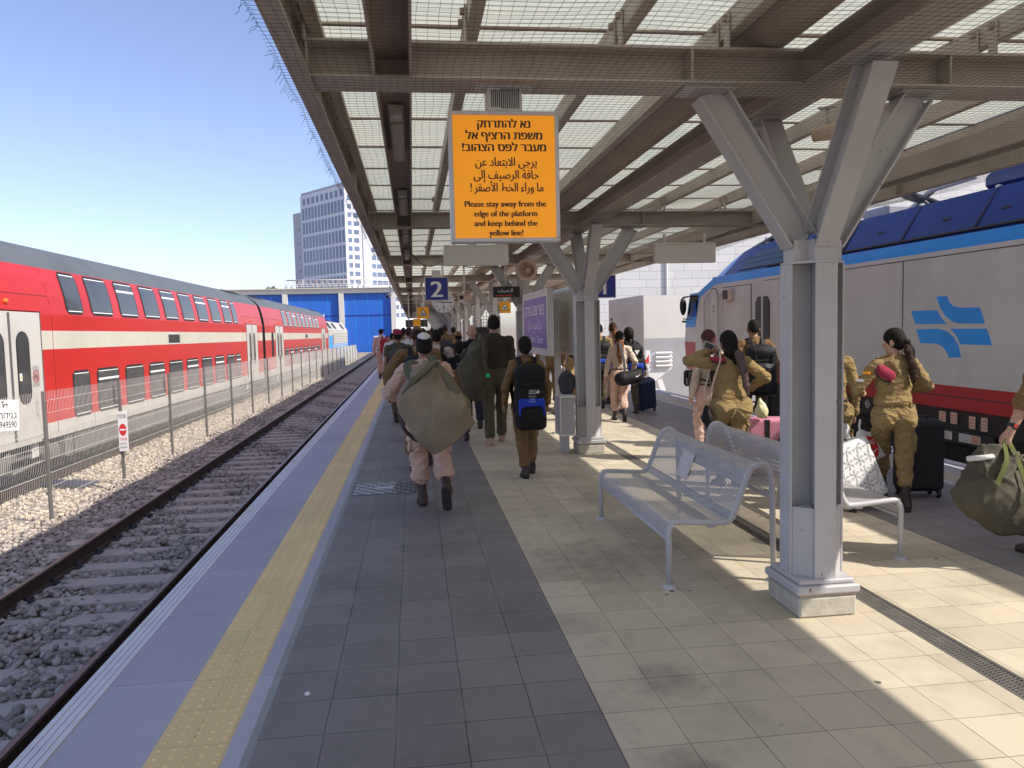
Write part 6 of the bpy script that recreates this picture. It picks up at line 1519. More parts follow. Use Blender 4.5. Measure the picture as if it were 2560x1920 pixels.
        if hstyle == 'long': hf.chain([Hp(0, -0.06, 0.0), Hp(0.0, -0.095, -0.12), Hp(0.02, -0.105, -0.22)], [0.085 * k, 0.075 * k, 0.06 * k], 0.03, ((0, 1, 0), 0.6))
        if hstyle == 'curly':
            rr = random.Random(seed)
            for i in range(60): a = rr.uniform(0, 6.28); z = rr.uniform(-0.16, 0.11); r_ = 0.085 * math.sqrt(max(0.2, 1 - (z / 0.14) ** 2 if z > 0 else 1)); hf.ell(Hp(math.cos(a) * r_, -0.02 + min(0.03, math.sin(a) * r_), z), v3(0.022, 0.022, 0.022) * k, 0.008)
        hb = hf.build('hair', hair, root, 0.003 if hstyle in ('tail', 'long', 'bun') else 0.0, 60, seed)
        if hstyle == 'tail':
            t = Field(hl, hh, 0.010); t.ell(Hp(0, -0.118, -0.022), v3(0.034, 0.030, 0.014) * k, 0.0, hr); t.build('hair_tie', 'black_plastic', hb)
    else:
        hf.ell(Hp(0, -0.014, 0.026), v3(0.0755, 0.0955, 0.0975) * k, 0.0, hr); hf.ell(Hp(0, -0.04, -0.03), v3(0.068, 0.064, 0.07) * k, 0.02, hr); hf.clip(Hp(0, 0, 0.03), fz + fy * 0.6); hf.clip(Hp(0, -0.05, -0.03), -fz + fy * 0.5); hf.build('shaved_hair', hair, root)
    if hat:
        kind, hm = hat; q = Field(head - 0.26, head + 0.26, 0.008)
        if kind == 'kippa': q.ell(Hp(0, -0.022, 0.038), v3(0.091, 0.110, 0.112) * k, 0.0, hr); q.clip(Hp(0, -0.095, 0.085), -fz - fy * 0.0 + fy * 0.35); q.build('kippa', hm, root)
        if kind == 'cap': q.ell(Hp(0, -0.012, 0.034), v3(0.088, 0.108, 0.104) * k, 0.0, hr); q.clip(Hp(0, 0, 0.030), -fz); q.box(Hp(0, 0.13, 0.040), v3(0.065, 0.07, 0.008) * k, 0.008, 0.01, hr); q.ell(Hp(0, -0.012, 0.140), v3(0.010, 0.010, 0.008), 0.004); q.build('cap', hm, root)
        if kind == 'beret': q.ell(Hp(0.02, -0.012, 0.072), v3(0.105, 0.118, 0.050) * k, 0.02, hr); q.ell(Hp(0, -0.012, 0.040), v3(0.084, 0.104, 0.04) * k, 0.02, hr); q.clip(Hp(0, 0, 0.036), -fz); q.build('beret', hm, root)
    m = MB()
    for sd in (-1, 1):
        c0 = Hp(sd * 0.032, 0.080, 0.008); m.lathe([(0.0, 0.0105 * k), (0.006 * k, 0.0088 * k), (0.0098 * k, 0.004 * k), (0.0105 * k, 0), (0.0, -0.0105 * k)], 'ink_white', 10, tuple(c0), lambda p: tuple(fx * p[0] + fy * p[2] + fz * p[1])); m.lathe([(0.0, 0.0112 * k), (0.0048 * k, 0.0100 * k)], 'hair_brown', 8, tuple(c0), lambda p: tuple(fx * p[0] + fy * p[2] + fz * p[1]))
    m.build('eyes', root)
    J = dict(hip=hip, top=top, chest=chest, waist=waist, neck=neck, head=head, L=L, A=Aj, k=k, root=root, S=S, Hp=Hp)
    return J
def hnd(b, sd, el, wr, k, curl=0.9):
    """palm, four fingers of unequal length and a thumb from the side of the palm"""
    d = (wr - el) / np.linalg.norm(wr - el); inw = v3(-sd, 0.25, 0); inw = inw - d * (inw @ d); inw /= np.linalg.norm(inw); fr = np.cross(d, inw) * (-sd); fr = fr if fr[1] > 0 else -fr
    p0 = wr + d * 0.012 * k; p1 = wr + d * 0.082 * k
    b.cap(p0, p1, 0.030 * k, 0.036 * k, 0.015, (inw, 0.5))
    for i, (o, ln) in enumerate(((0.027, 0.070), (0.009, 0.078), (-0.009, 0.073), (-0.026, 0.058))):
        a = p1 + fr * o * k; c = 0.35 + 0.12 * i
        m1 = a + (d * math.cos(c) + inw * math.sin(c)) * ln * 0.45 * k; c2 = c + curl * 0.8; m2 = m1 + (d * math.cos(c2) + inw * math.sin(c2)) * ln * 0.34 * k; c3 = c2 + curl * 0.5; m3 = m2 + (d * math.cos(c3) + inw * math.sin(c3)) * ln * 0.26 * k
        b.cap(a - d * 0.012, m1, 0.0105 * k, 0.0098 * k, 0.006); b.cap(m1, m2, 0.0098 * k, 0.009 * k, 0.004); b.cap(m2, m3, 0.009 * k, 0.008 * k, 0.004)
    t0 = wr + d * 0.028 * k + fr * 0.026 * k; t1 = t0 + (d * 0.7 + fr * 0.6 + inw * 0.35) * 0.042 * k; t2 = t1 + (d * 0.85 + fr * 0.15 + inw * 0.5) * 0.032 * k
    b.cap(t0, t1, 0.0145 * k, 0.0115 * k, 0.012); b.cap(t1, t2, 0.0112 * k, 0.009 * k, 0.004)
def world(J, p):
    r = J['root']; return np.array(Matrix.Translation(r.location) @ Matrix.Rotation(r.rotation_euler.z, 4, 'Z') @ Vector(tuple(p)))
def strap(m, pts, wd, mn, nrm, th=0.006):
    """webbing strap through pts; nrm = outward direction"""
    P = smooth_path([tuple(p) for p in pts], 5); vs = []
    for i, p in enumerate(P):
        d = np.array(P[min(i + 1, len(P) - 1)]) - np.array(P[max(i - 1, 0)]); d /= np.linalg.norm(d); n = np.array(nrm(p) if callable(nrm) else nrm, float); n -= d * (n @ d); n /= np.linalg.norm(n); x = np.cross(d, n)
        for a, c in ((-1, 0), (1, 0), (1, 1), (-1, 1)): vs.append(np.array(p) + x * a * wd / 2 + n * c * th)
    fs = [(i * 4 + k, i * 4 + (k + 1) % 4, i * 4 + 4 + (k + 1) % 4, i * 4 + 4 + k) for i in range(len(P) - 1) for k in range(4)] + [(0, 1, 2, 3), tuple(len(vs) - 4 + k for k in (3, 2, 1, 0))]
    m.add(vs, fs, mn)
def backpack(J, label, main='pack_black', accent=None, w_=0.30, h=0.46, dp=0.19, zoff=0.0, group='backpacks', emblem=None, big=False, cat='backpack'):
    k = J['k']; top = J['top']; o = link('backpack', None); r = J['root']; o.location = r.location; o.rotation_euler = r.rotation_euler; tag(o, label, cat, group); o.empty_display_size = 0.2
    c = v3(0, -0.125 - dp / 2, top[2] - 0.06 * k - h / 2 + zoff) + v3(0, top[1] * 0.5, 0); f = Field(c - 0.42, c + 0.42, 0.012)
    f.box(c, v3(w_ / 2, dp / 2, h / 2), 0.075, 0.0); f.ell(c + v3(0, -0.01, h * 0.36), v3(w_ * 0.46, dp * 0.55, 0.11), 0.05); f.box(c + v3(0, -dp * 0.42, -h * 0.16), v3(w_ * 0.40, 0.05, h * 0.25), 0.04, 0.03)
    if big: f.box(c + v3(0, -0.01, -h * 0.42), v3(w_ * 0.50, dp * 0.60, h * 0.16), 0.06, 0.03)
    f.build('pack_body', main, o, 0.004, 14, 5)
    if accent:
        f = Field(c - 0.42, c + 0.42, 0.010); f.box(c + v3(0, -dp * 0.50, -h * 0.20), v3(w_ * 0.43, 0.052, h * 0.17), 0.04); f.box(c + v3(0, -dp * 0.62, -h * 0.33), v3(w_ * 0.36, 0.06, h * 0.16), 0.05, 0.0, None, 'sub'); f.build('accent_pocket', accent, o, 0.003, 14, 6)
        f = Field(c - 0.42, c + 0.42, 0.010); f.box(c + v3(0, -dp * 0.50, -h * 0.34), v3(w_ * 0.37, 0.055, h * 0.15), 0.045); f.build('lower_pocket', main, o, 0.003, 14, 7)
    m = MB()
    for sd in (-1, 1): strap(m, [c + v3(sd * 0.075, dp * 0.42, h * 0.42), top + v3(sd * 0.085, -0.075, 0.028 * k), top + v3(sd * 0.095, 0.0, 0.062 * k), top + v3(sd * 0.095, 0.095, -0.01), J['chest'] + v3(sd * 0.12, 0.125, -0.05), J['waist'] + v3(sd * 0.165, 0.03, 0.06), c + v3(sd * w_ * 0.42, dp * 0.4, -h * 0.38)], 0.055, main, lambda p: (p[0] * 0.5, p[1] + 0.001, p[2] - top[2] + 0.12), 0.010)
    m.tube([c + v3(-0.04, dp * 0.30, h * 0.50), c + v3(0, dp * 0.1, h * 0.50 + 0.045), c + v3(0.04, dp * 0.30, h * 0.50)], 0.009, main, 6); m.build('strap', o)
    m = MB(); yb = c[1] - dp / 2 - 0.042
    for x in (-0.3, 0.3): m.box(c + v3(x * w_, -dp / 2 - 0.012, h * 0.17), (0.02, 0.012, h * 0.35), main)
    m.box(c + v3(0, -dp / 2 - 0.005, h * 0.20), (w_ * 0.6, 0.01, 0.008), 'pack_grey'); m.build('buckle_strap', o)
    if emblem: emblem(o, c, yb)
    return o
# ------------------------------------------------------------------ bags
def wtext(mb, s, size, org, mn, width=None, ex=(1, 0, 0), ey=(0, 0, 1)): letter(mb, s, size, org, ex, ey, mn, width)
def rotY(a): return np.array(Matrix.Rotation(a, 3, 'Y'))
def thing_at(name, loc, label, cat, group=None, rz=0.0): return empty(name, loc, label, cat, group, rz)
def duffel(name, o3, label, chain, rs, mn, flat=((0, 1, 0), 0.8), fold=0.012, cut=None, group='olive kit bags', gather=None):
    o = empty(name, o3, label, 'kit bag', group); O = np.array(o3); P = [np.array(p) - O for p in chain]
    lo = np.min([p - r for p, r in zip(P, rs)], 0) - 0.08; hi = np.max([p + r for p, r in zip(P, rs)], 0) + 0.08
    f = Field(lo, hi, 0.014)
    f.chain(P, rs, 0.06, flat)
    if cut is not None: f.clip(np.array(cut[0]) - O, cut[1])
    f.build('sack', mn, o, fold, 7, 11, [(np.array(a) - O, b, c, d, e) for a, b, c, d, e in gather] if gather else None); return o, O
# big sack on the back of the man with the white kippa
o, O = duffel('kit_bag', (0.17, 7.08, 1.0), 'huge olive brown kit bag slung across the back of the man in the white kippa', [(0.165, 7.20, 1.375), (0.12, 7.12, 1.25), (0.09, 7.06, 1.06), (0.22, 7.03, 0.88), (0.31, 7.03, 0.72)], [0.045, 0.13, 0.235, 0.275, 0.235], 'duffel', ((0, 1, 0), 0.82), 0.008, ((0.30, 7.03, 0.665), (0.58, 0, -0.81)), 'olive kit bags', [((0.165, 7.12, 1.40), (0.15, -0.2, -1), 4.5, 0.045, 0.50), ((0.55, 6.95, 0.80), (-1, 0, 0.3), 3.5, 0.018, 0.35)])
f = Field((-0.35, -0.30, -0.4), (0.4, 0.3, 0.5), 0.014); f.chain([np.array(p) - O for p in ((0.19, 7.18, 1.37), (0.27, 7.10, 1.20), (0.385, 7.05, 0.98), (0.40, 7.04, 0.84))], [0.05, 0.085, 0.115, 0.10], 0.04); f.build('gathered_flap', 'duffel_green', o, 0.008, 8, 3)
f = Field((-0.4, -0.3, -0.1), (0.3, 0.3, 0.5), 0.012); f.chain([np.array(p) - O for p in ((0.19, 7.12, 1.395), (0.09, 6.985, 1.315), (-0.02, 6.935, 1.245), (-0.105, 6.955, 1.13))], [0.032, 0.024, 0.026, 0.015], 0.02); f.build('knotted_top', 'duffel_green', o, 0.005, 14, 4)
m = MB(); strap(m, [np.array(p) - O for p in ((0.02, 7.30, 1.40), (-0.055, 7.20, 1.375), (-0.04, 7.10, 1.29), (0.03, 7.03, 1.20))], 0.075, 'strap_green', (-0.3, -0.8, 0.5), 0.008)
strap(m, [np.array(p) - O for p in ((0.15, 7.30, 1.445), (0.17, 7.20, 1.42), (0.185, 7.12, 1.37))], 0.08, 'strap_green', (0, -0.7, 0.7), 0.008)
strap(m, [np.array(p) - O for p in ((-0.15, 7.10, 0.96), (-0.10, 7.06, 0.80), (0.00, 7.06, 0.70), (0.06, 7.10, 0.685))], 0.04, 'leather', (-0.6, -0.8, -0.3), 0.008); m.build('strap', o)
# long sack of the tall man
o, O = duffel('kit_bag', (0.82, 10.9, 1.0), 'long dark olive kit bag with a green tag hanging from the tall man', [(0.98, 10.98, 1.55), (0.90, 10.92, 1.36), (0.80, 10.88, 1.12), (0.85, 10.88, 0.90), (0.87, 10.90, 0.76)], [0.06, 0.12, 0.185, 0.175, 0.11], 'duffel_dark', ((0, 1, 0), 0.9), 0.006, None, 'olive kit bags', [((0.98, 10.9, 1.58), (-0.2, 0, -1), 4.0, 0.04, 0.55)])
m = MB(); strap(m, [np.array(p) - O for p in ((1.03, 11.05, 1.60), (0.97, 10.86, 1.48), (0.96, 10.74, 1.30), (0.985, 10.71, 1.16), (1.03, 10.72, 1.0), (1.02, 10.74, 0.86))], 0.055, 'duffel_dark', (0.2, -1, 0.2), 0.008); m.build('strap', o)
m = MB(); m.box(np.array((1.015, 10.70, 1.035)) - O, (0.06, 0.014, 0.055), 'neon_green', None, 0.006); m.build('tag', o)
o, O = duffel('kit_bag', (0.70, 11.6, 0.75), 'reddish brown kit bag hanging low behind the dark olive one', [(0.60, 11.6, 1.02), (0.66, 11.6, 0.80), (0.76, 11.6, 0.54)], [0.07, 0.13, 0.07], 'cloth_brown', ((0, 1, 0), 0.8), 0.008)
# olive tote held at the right edge
o = empty('tote_bag', (3.87, 4.72, 0.5), 'crumpled olive green carry bag held low by the arm at the right edge', 'bag'); O = np.array((3.87, 4.72, 0.5))
f = Field((-0.42, -0.3, -0.42), (0.5, 0.3, 0.4), 0.012)
f.chain([v3(-0.02, 0, 0.20), v3(-0.02, 0, 0.02), v3(0.06, 0, -0.14)], [0.13, 0.20, 0.15], 0.07, ((0, 1, 0), 0.75)); f.cap((-0.20, 0, -0.02), (0.22, 0, -0.20), 0.09, 0.10, 0.08); f.cap((-0.12, 0, 0.20), (0.12, 0, 0.22), 0.06, 0.05, 0.06); f.build('sack', 'duffel_dark', o, 0.012, 8, 21, [((0.075, 0.0, 0.36), (-0.1, 0, -1), 4.0, 0.055, 0.45), ((-0.3, -0.1, 0.2), (1, 0, -0.4), 3.5, 0.025, 0.35)])
m = MB()
for a in (((-0.12, -0.15, 0.10), (-0.03, -0.12, 0.24), (0.04, -0.02, 0.33), (0.075, 0.0, 0.37)), ((0.10, -0.20, -0.18), (0.09, -0.17, 0.04), (0.08, -0.10, 0.22), (0.075, 0.0, 0.37))): strap(m, [np.array(p) + 0 for p in a], 0.035, 'strap_olive', (0, -1, 0.3), 0.006)
strap(m, [v3(0.075, 0.02, 0.37), v3(0.14, 0.06, 0.25), v3(0.16, 0.08, 0.08)], 0.035, 'strap_olive', (0, 1, 0.3), 0.006); m.build('handle', o)
m = MB(); m.tube([(-0.20, 0.02, 0.245), (-0.15, -0.05, 0.262), (-0.08, -0.06, 0.268), (-0.05, 0.0, 0.265)], 0.018, 'cloth_white', 8); m.box((0.20, -0.10, -0.27), (0.02, 0.004, 0.09), 'ink_white', rotY(-0.7)); m.build('rolled_cloth', o)
# suitcases
def suitcase(loc, label, w_, d_, h_, mn, rz=0.0, tilt=(0, 0), ribs=6, wheels=True, handle=0.0, r=0.045, zipper=True):
    o = empty('suitcase', loc, label, 'suitcase', 'suitcases and trolleys', rz); M = np.array(Matrix.Rotation(tilt[0], 3, 'X') @ Matrix.Rotation(tilt[1], 3, 'Y'))
    T = lambda p: M @ np.array(p, float)
    f = Field((-w_, -w_, -0.15), (w_, w_, h_ + 0.25), 0.010); f.box(T((0, 0, h_ / 2 + 0.06)), (w_ / 2, d_ / 2, h_ / 2), r, 0.0, M)
    for i in range(ribs):
        x = (-0.5 + (i + 0.5) / ribs) * w_ * 0.86
        for s in (-1, 1): f.box(T((x, s * d_ * 0.5, h_ / 2 + 0.06)), (w_ * 0.022, 0.008, h_ * 0.42), 0.006, 0.008, M)
    f.build('shell', mn, o)
    m = MB()
    if zipper: m.box(T((0, 0, h_ / 2 + 0.06)), (w_ + 0.006, d_ * 0.16, h_ * 0.97), 'black_plastic', M, 0.01); m.build('zip_band', o)
    for sx in (-1, 1):
        for sy in (-1, 1):
            m = MB(); c = T((sx * (w_ / 2 - 0.05), sy * (d_ / 2 - 0.04), 0.032)); m.lathe([(0.0, -0.016), (0.03, -0.016), (0.032, 0.0), (0.03, 0.016), (0.0, 0.016)], 'black_plastic', 14, c, lambda p: (p[2], p[0], p[1])); m.box(c + M @ v3(0, 0, 0.03), (0.045, 0.045, 0.03), 'black_plastic', M, 0.008); m.lathe([(0.0, -0.018), (0.014, -0.018)], 'galv', 10, c, lambda p: (p[2], p[0], p[1])); m.build('wheel', o)
    m = MB(); m.tube([T((-0.08, 0, h_ + 0.055)), T((-0.07, 0, h_ + 0.085)), T((0.07, 0, h_ + 0.085)), T((0.08, 0, h_ + 0.055))], 0.011, 'black_plastic', 8)
    if handle: m.tube([T((-0.11, d_ * 0.3, h_)), T((-0.11, d_ * 0.3, h_ + handle)), T((0.11, d_ * 0.3, h_ + handle)), T((0.11, d_ * 0.3, h_))], 0.010, 'galv', 8)
    m.build('handle', o); return o
o = suitcase((3.82, 8.10, 0), 'pink hard shell suitcase with a black zip band behind the back to back benches', 0.27, 0.44, 0.58, 'case_pink', R_(78), (0, 0), 4)
m = MB()
for y in (-0.14, 0.16): m.box((-0.138, y, 0.40), (0.02, 0.05, 0.07), 'black_plastic', None, 0.01)
m.build('catch', o)
suitcase((4.74, 6.78, 0), 'tall black cloth suitcase on small wheels beside the woman with the ponytail', 0.40, 0.26, 0.68, 'case_black', R_(-12), (0, 0), 0, True, 0.0, 0.06, False)
suitcase((4.52, 14.75, 0), 'navy blue wheeled suitcase pulled beside the curly haired walker', 0.36, 0.24, 0.60, 'case_navy', R_(10), (0.25, -0.18), 3, True, 0.3)
suitcase((-0.26, 14.6, 0), 'small black wheeled case on the dark tiles behind the walkers in brown', 0.20, 0.2, 0.36, 'case_black', 0, (0, 0), 2, True, 0.5)
# white case with a triangle pattern, tipped on its side
o = suitcase((3.98, 6.42, 0.0), 'white suitcase patterned with grey triangle stars leaning behind the bench', 0.46, 0.24, 0.56, 'case_white', R_(6), (-0.20, -0.30), 0, True, 0.25, 0.05, False)
M = np.array(Matrix.Rotation(-0.20, 3, 'X') @ Matrix.Rotation(-0.30, 3, 'Y')); m = MB()
for i in range(4):
    for j in range(5):
        cx, cz = -0.165 + i * 0.115 - (j % 2) * 0.02, 0.10 + j * 0.115
        for q in range(6):
            a = q * PI / 3 + 0.26; b_ = a + 0.42; P = [(cx, cz), (cx + 0.062 * math.cos(a), cz + 0.062 * math.sin(a)), (cx + 0.048 * math.cos(b_), cz + 0.048 * math.sin(b_))]
            if any(abs(x) > 0.205 or z > 0.60 or z < 0.085 for x, z in P): continue
            m.prism(P, -0.1205, -0.1225, 'case_facet', lambda x, z, y: tuple(M @ v3(x, y, z)))
m.build('triangle_print', o)
# carrier bags
def sack(name, loc, label, pts, rs, mn, flat, fold, cat, handle=None, group=None):
    o = empty(name, loc, label, cat, group); f = Field(np.min([np.array(p) - r for p, r in zip(pts, rs)], 0) - 0.07, np.max([np.array(p) + r for p, r in zip(pts, rs)], 0) + 0.07, 0.010); f.chain([np.array(p, float) for p in pts], rs, 0.04, flat); f.build('sack', mn, o, fold, 13, 8)
    if handle: m = MB(); m.tube(handle, 0.010, mn, 6); m.build('handle', o)
    return o
o = sack('carrier_bag', (4.15, 6.62, 0.52), 'white plastic carrier bag with a red oval print held between the two women', [(-0.08, 0, 0.12), (0.0, 0, 0.02), (0.06, 0, -0.04)], [0.05, 0.11, 0.085], 'poly_white', ((0, 1, 0), 0.6), 0.012, 'plastic bag', [(-0.10, 0, 0.12), (-0.11, 0, 0.2), (-0.10, 0, 0.26)])
m = MB(); EL = [(0.088 * math.cos(a) * (1 if math.cos(a) > 0 else 0.8), 0.108 * math.sin(a)) for a in np.linspace(0, 2 * PI, 26)[:-1]]
m.prism(EL, -0.088, -0.097, 'poly_red', lambda x, z, y: (x - 0.055 + z * -0.25, y + abs(x) * 0.25, z + 0.01))
SW = [(-0.06, -0.005), (-0.045, -0.03), (-0.01, -0.035), (0.065, 0.03), (-0.005, -0.010), (-0.035, -0.008)]
m.prism(SW, -0.099, -0.1005, 'ink_white', lambda x, z, y: (x - 0.045, y, z - 0.02)); letter(m, 'NIKE', 0.065, (-0.06, -0.1005, 0.035), (0.97, 0.2, 0.25), (-0.25, 0, 0.97), 'ink_white', 0.10); m.build('print', o)
sack('carrier_bag', (3.72, 7.95, 0.74), 'pale yellow plastic bag standing on the pink suitcase', [(-0.02, 0, 0.12), (0, 0, 0.0), (0.01, 0, -0.035)], [0.02, 0.06, 0.055], 'poly_yellow', ((0, 1, 0), 0.8), 0.010, 'plastic bag')
sack('shopping_bag', (4.02, 6.9, 0.58), 'white bag hanging half hidden behind the red printed carrier bag', [(0, 0, 0.08), (0, 0, -0.08)], [0.08, 0.10], 'poly_white', ((0, 1, 0), 0.6), 0.008, 'plastic bag', [(0, 0, 0.1), (0, 0, 0.26)])
f = Field((-0.2, -0.25, -0.1), (0.25, 0.25, 0.4), 0.012); f.chain([v3(0.0, -0.05, 0.06), v3(0.02, 0.02, 0.16), v3(0.03, 0.05, 0.24)], [0.10, 0.115, 0.06], 0.05); f.build('sack', 'pack_grey', bgb, 0.008, 9, 4)
m = MB(); strap(m, [v3(0.03, -0.02, 0.28), v3(0.0, -0.11, 0.24), v3(-0.04, -0.13, 0.12), v3(-0.03, -0.12, 0.03)], 0.025, 'pack_grey', (-0.4, -1, 0)); m.build('strap', bgb)
# ------------------------------------------------------------------ near people
G1 = 'walkers on the left half of the platform'; G2 = 'walkers on the sunlit right half of the platform'
J = person('man in pale pink uniform with a white kippa carrying the huge kit bag', (0.11, 7.42), R_(4), 1.66, False, 1.12, 0.011, 'skin_tan', 'hair_black', 'short', 'cloth_pale', 'cloth_pale', 'leather_brown', 'sole', 'long', True, None, True, foldp=0.020, folds=0.014,
           feet={-1: (-0.06, 0.06, 0.072), 1: (0.135, -0.34, 0.225)}, toes={1: 1.22}, hands={-1: (-0.20, 0.16, 1.02), 1: (0.12, 0.26, 1.15)}, poles={-1: (-0.9, -0.6, -0.2), 1: (0.3, -0.3, -1)}, details=True, lean=0.10, hat=('kippa', 'cloth_white'), group=G1, shoeh=0.17, hipz=0.86, seed=2)
J = person('broad shaven headed man in brown uniform walking just ahead of the white kippa', (0.05, 9.5), R_(-2), 1.74, False, 1.18, 0.013, 'skin_brown', 'hair_brown', 'bald', 'cloth_brown', 'cloth_brown', 'leather', step=-0.2, hands={-1: (-0.36, 0.06, 0.92)}, poles={-1: (-1, -0.5, 0)}, group=G1, bloused=True, seed=3)
backpack(J, 'black rucksack on the back of the broad man in brown', 'pack_black', None, 0.34, 0.50, 0.2)
J = person('tall dark haired man in an olive sweater and tan shoes with the dark kit bag', (1.17, 11.25), R_(-3), 1.87, False, 1.13, 0.013, 'skin_light', 'hair_black', 'short', 'cloth_sweater', 'cloth_olive', 'suede_tan', 'suede_tan', 'long', False, None, False, feet={-1: (-0.10, -0.17, 0.08), 1: (0.09, 0.22, 0.085)}, hands={-1: (-0.22, 0.16, 1.32), 1: (0.26, 0.02, 0.86)}, poles={-1: (-1, -0.6, -0.3)}, shoeh=0.08, group=G1, foldp=0.009, seed=4)
J = person('slim dark haired woman in brown uniform with the black and blue rucksack', (1.26, 8.72), R_(2), 1.585, True, 1.0, 0.011, 'skin_tan', 'hair_black', 'bun', 'cloth_brown', 'cloth_brown', 'leather', feet={-1: (-0.055, -0.16, 0.07), 1: (0.07, 0.12, 0.075)}, hands={-1: (-0.245, 0.06, 0.82), 1: (0.25, 0.02, 0.82)}, group=G1, seed=5)
def emb1(o, c, yb):
    m = MB(); yb = c[1] - 0.155; wtext(m, heb('הראליה'), 0.055, (0.0, yb, c[2] + 0.035), 'ink_white', 0.075); m.box((0.0, yb, c[2] + 0.030), (0.082, 0.003, 0.005), 'ink_white')
    m.prism([(0.035, 0.05), (0.05, 0.062), (0.045, 0.075), (0.06, 0.068), (0.066, 0.088), (0.07, 0.066), (0.088, 0.066), (0.072, 0.055), (0.08, 0.04), (0.058, 0.045)], yb + 0.001, yb - 0.001, 'ink_white', lambda x, z, y: (x, y, z + c[2] - 0.012))
    wtext(m, heb('ביחד שומרים'), 0.024, (0.0, yb, c[2] - 0.008), 'ink_white', 0.085); wtext(m, heb('ישראל'), 0.022, (0.0, yb, c[2] - 0.036), 'ink_white', 0.05); wtext(m, heb('אגף כח אדם'), 0.022, (0.0, yb, c[2] - 0.064), 'ink_white', 0.07); m.build('lettering', o)
backpack(J, 'big black and blue rucksack with white Hebrew print on the slim woman', 'pack_black', 'pack_blue', 0.34, 0.66, 0.20, 0.03, emblem=emb1, big=True)
# khaki woman photographing, with her handbag and umbrella
J = person('full figured woman in khaki with long black hair raising a camera', (3.22, 7.62), R_(5), 1.60, True, 1.30, 0.011, 'skin_tan', 'hair_black', 'long', 'cloth_khaki', 'cloth_khaki', 'leather', step=0.05, details=True, hands={-1: (-0.17, 0.17, 1.39), 1: (0.315, 0.14, 1.0)}, poles={-1: (-1, -0.35, -0.5), 1: (0.8, -0.8, 0)}, butt=0.22, group=G2, foldp=0.013, folds=0.013, seed=6, shoeh=0.16)
hl = Field((-0.2, -0.3, 0.9), (0.25, 0.1, 1.5), 0.010); tp = J['top']; hl.chain([tp + v3(0.03, -0.13, 0.06), tp + v3(0.07, -0.155, -0.10), tp + v3(0.10, -0.16, -0.26), tp + v3(0.12, -0.155, -0.36)], [0.05, 0.042, 0.035, 0.012], 0.02, ((0, 1, 0), 0.6)); hl.build('hair_ends', 'hair_tips', J['root'], 0.004, 60, 2)
ph = empty('camera', (3.07, 7.80, 1.455), 'grey compact camera held up at the head of the woman in khaki', 'camera', None, R_(-20)); m = MB(); m.box((0, 0, 0), (0.13, 0.04, 0.075), 'wall_grey', rotY(0.45), 0.01); m.build('body', ph); m = MB(); m.lathe([(0, 0.0), (0.03, 0.0), (0.03, 0.05), (0.0, 0.05)], 'black_plastic', 14, (0, 0.015, 0), lambda p: (p[0], p[2], p[1])); m.box((0, -0.022, 0), (0.085, 0.003, 0.05), 'screen', rotY(0.45)); m.build('lens', ph)
hb = empty('handbag', (2.95, 7.55, 0.72), 'small black bag hanging on a chain at the side of the woman in khaki', 'handbag'); f = Field((-0.15, -0.15, -0.25), (0.15, 0.15, 0.2), 0.010); f.chain([v3(-0.01, 0, 0.10), v3(0.0, 0, 0.0), v3(0.02, 0, -0.12)], [0.045, 0.07, 0.035], 0.03, ((1, 0, 0), 0.7)); f.build('pouch', 'pack_black', hb, 0.008, 16, 2)
m = MB(); m.tube([(0.01, 0, 0.13), (0.05, 0.0, 0.32), (0.115, -0.06, 0.60), (0.13, -0.02, 0.68)], 0.009, 'horn_beige', 6); m.tube([(-0.04, 0, 0.1), (-0.02, 0.02, 0.3), (0.10, 0.06, 0.66)], 0.007, 'horn_beige', 6); m.build('chain_strap', hb)
def beret_on(J, off, label, rz=0.0, tl=(0.0, 0.0)):
    p = world(J, J['top'] + v3(*off)); o = link('beret', None, None, tuple(p)); o.rotation_euler = (tl[0], tl[1], rz); o.empty_display_size = 0.1; tag(o, label, 'beret', 'folded red berets')
    f = Field((-0.15, -0.12, -0.1), (0.15, 0.12, 0.1), 0.008); f.ell((0, 0, 0), (0.085, 0.055, 0.028), 0.02); f.ell((0.05, 0.01, 0.008), (0.045, 0.045, 0.02), 0.02); f.build('felt', 'beret_red', o, 0.004, 22, 3)
    m = MB(); m.tube([(-0.08, -0.02, -0.018), (-0.02, -0.06, -0.022), (0.05, -0.055, -0.02), (0.09, -0.02, -0.016)], 0.008, 'black_plastic', 6); m.tube([(0.085, -0.02, -0.02), (0.10, -0.035, -0.06)], 0.004, 'black_plastic', 5); m.build('band', o)
beret_on(J, (-0.165, -0.055, 0.015), 'dark red beret tucked under the shoulder strap of the woman raising a camera', 0.2, (0.3, 0.1))
J2 = person('woman in pale pink uniform with plum coloured hair beside the woman in khaki', (3.63, 9.2), R_(10), 1.60, True, 1.0, 0.013, 'skin_light', 'hair_plum', 'long', 'cloth_pale_light', 'cloth_pale', 'leather', step=0.08, group=G2, seed=7, details=True, belt='leather')
backpack(J2, 'small black rucksack on the woman with plum coloured hair', 'pack_black', None, 0.22, 0.30, 0.12)
J = person('man with cropped hair and dark brown uniform carrying the rucksack by the locomotive', (4.62, 10.1), R_(-4), 1.72, False, 1.05, 0.013, 'skin_tan', 'hair_black', 'crop', 'cloth_brown', 'cloth_olive', 'leather', step=0.15, group=G2, seed=8)
def emb2(o, c, yb):
    m = MB(); wtext(m, heb('אגודה למען'), 0.03, (0.05, c[1] - 0.16, c[2] + 0.05), 'ink_white', 0.09); wtext(m, heb('החייל'), 0.026, (0.05, c[1] - 0.16, c[2] + 0.02), 'ink_white', 0.05); m.build('lettering', o)
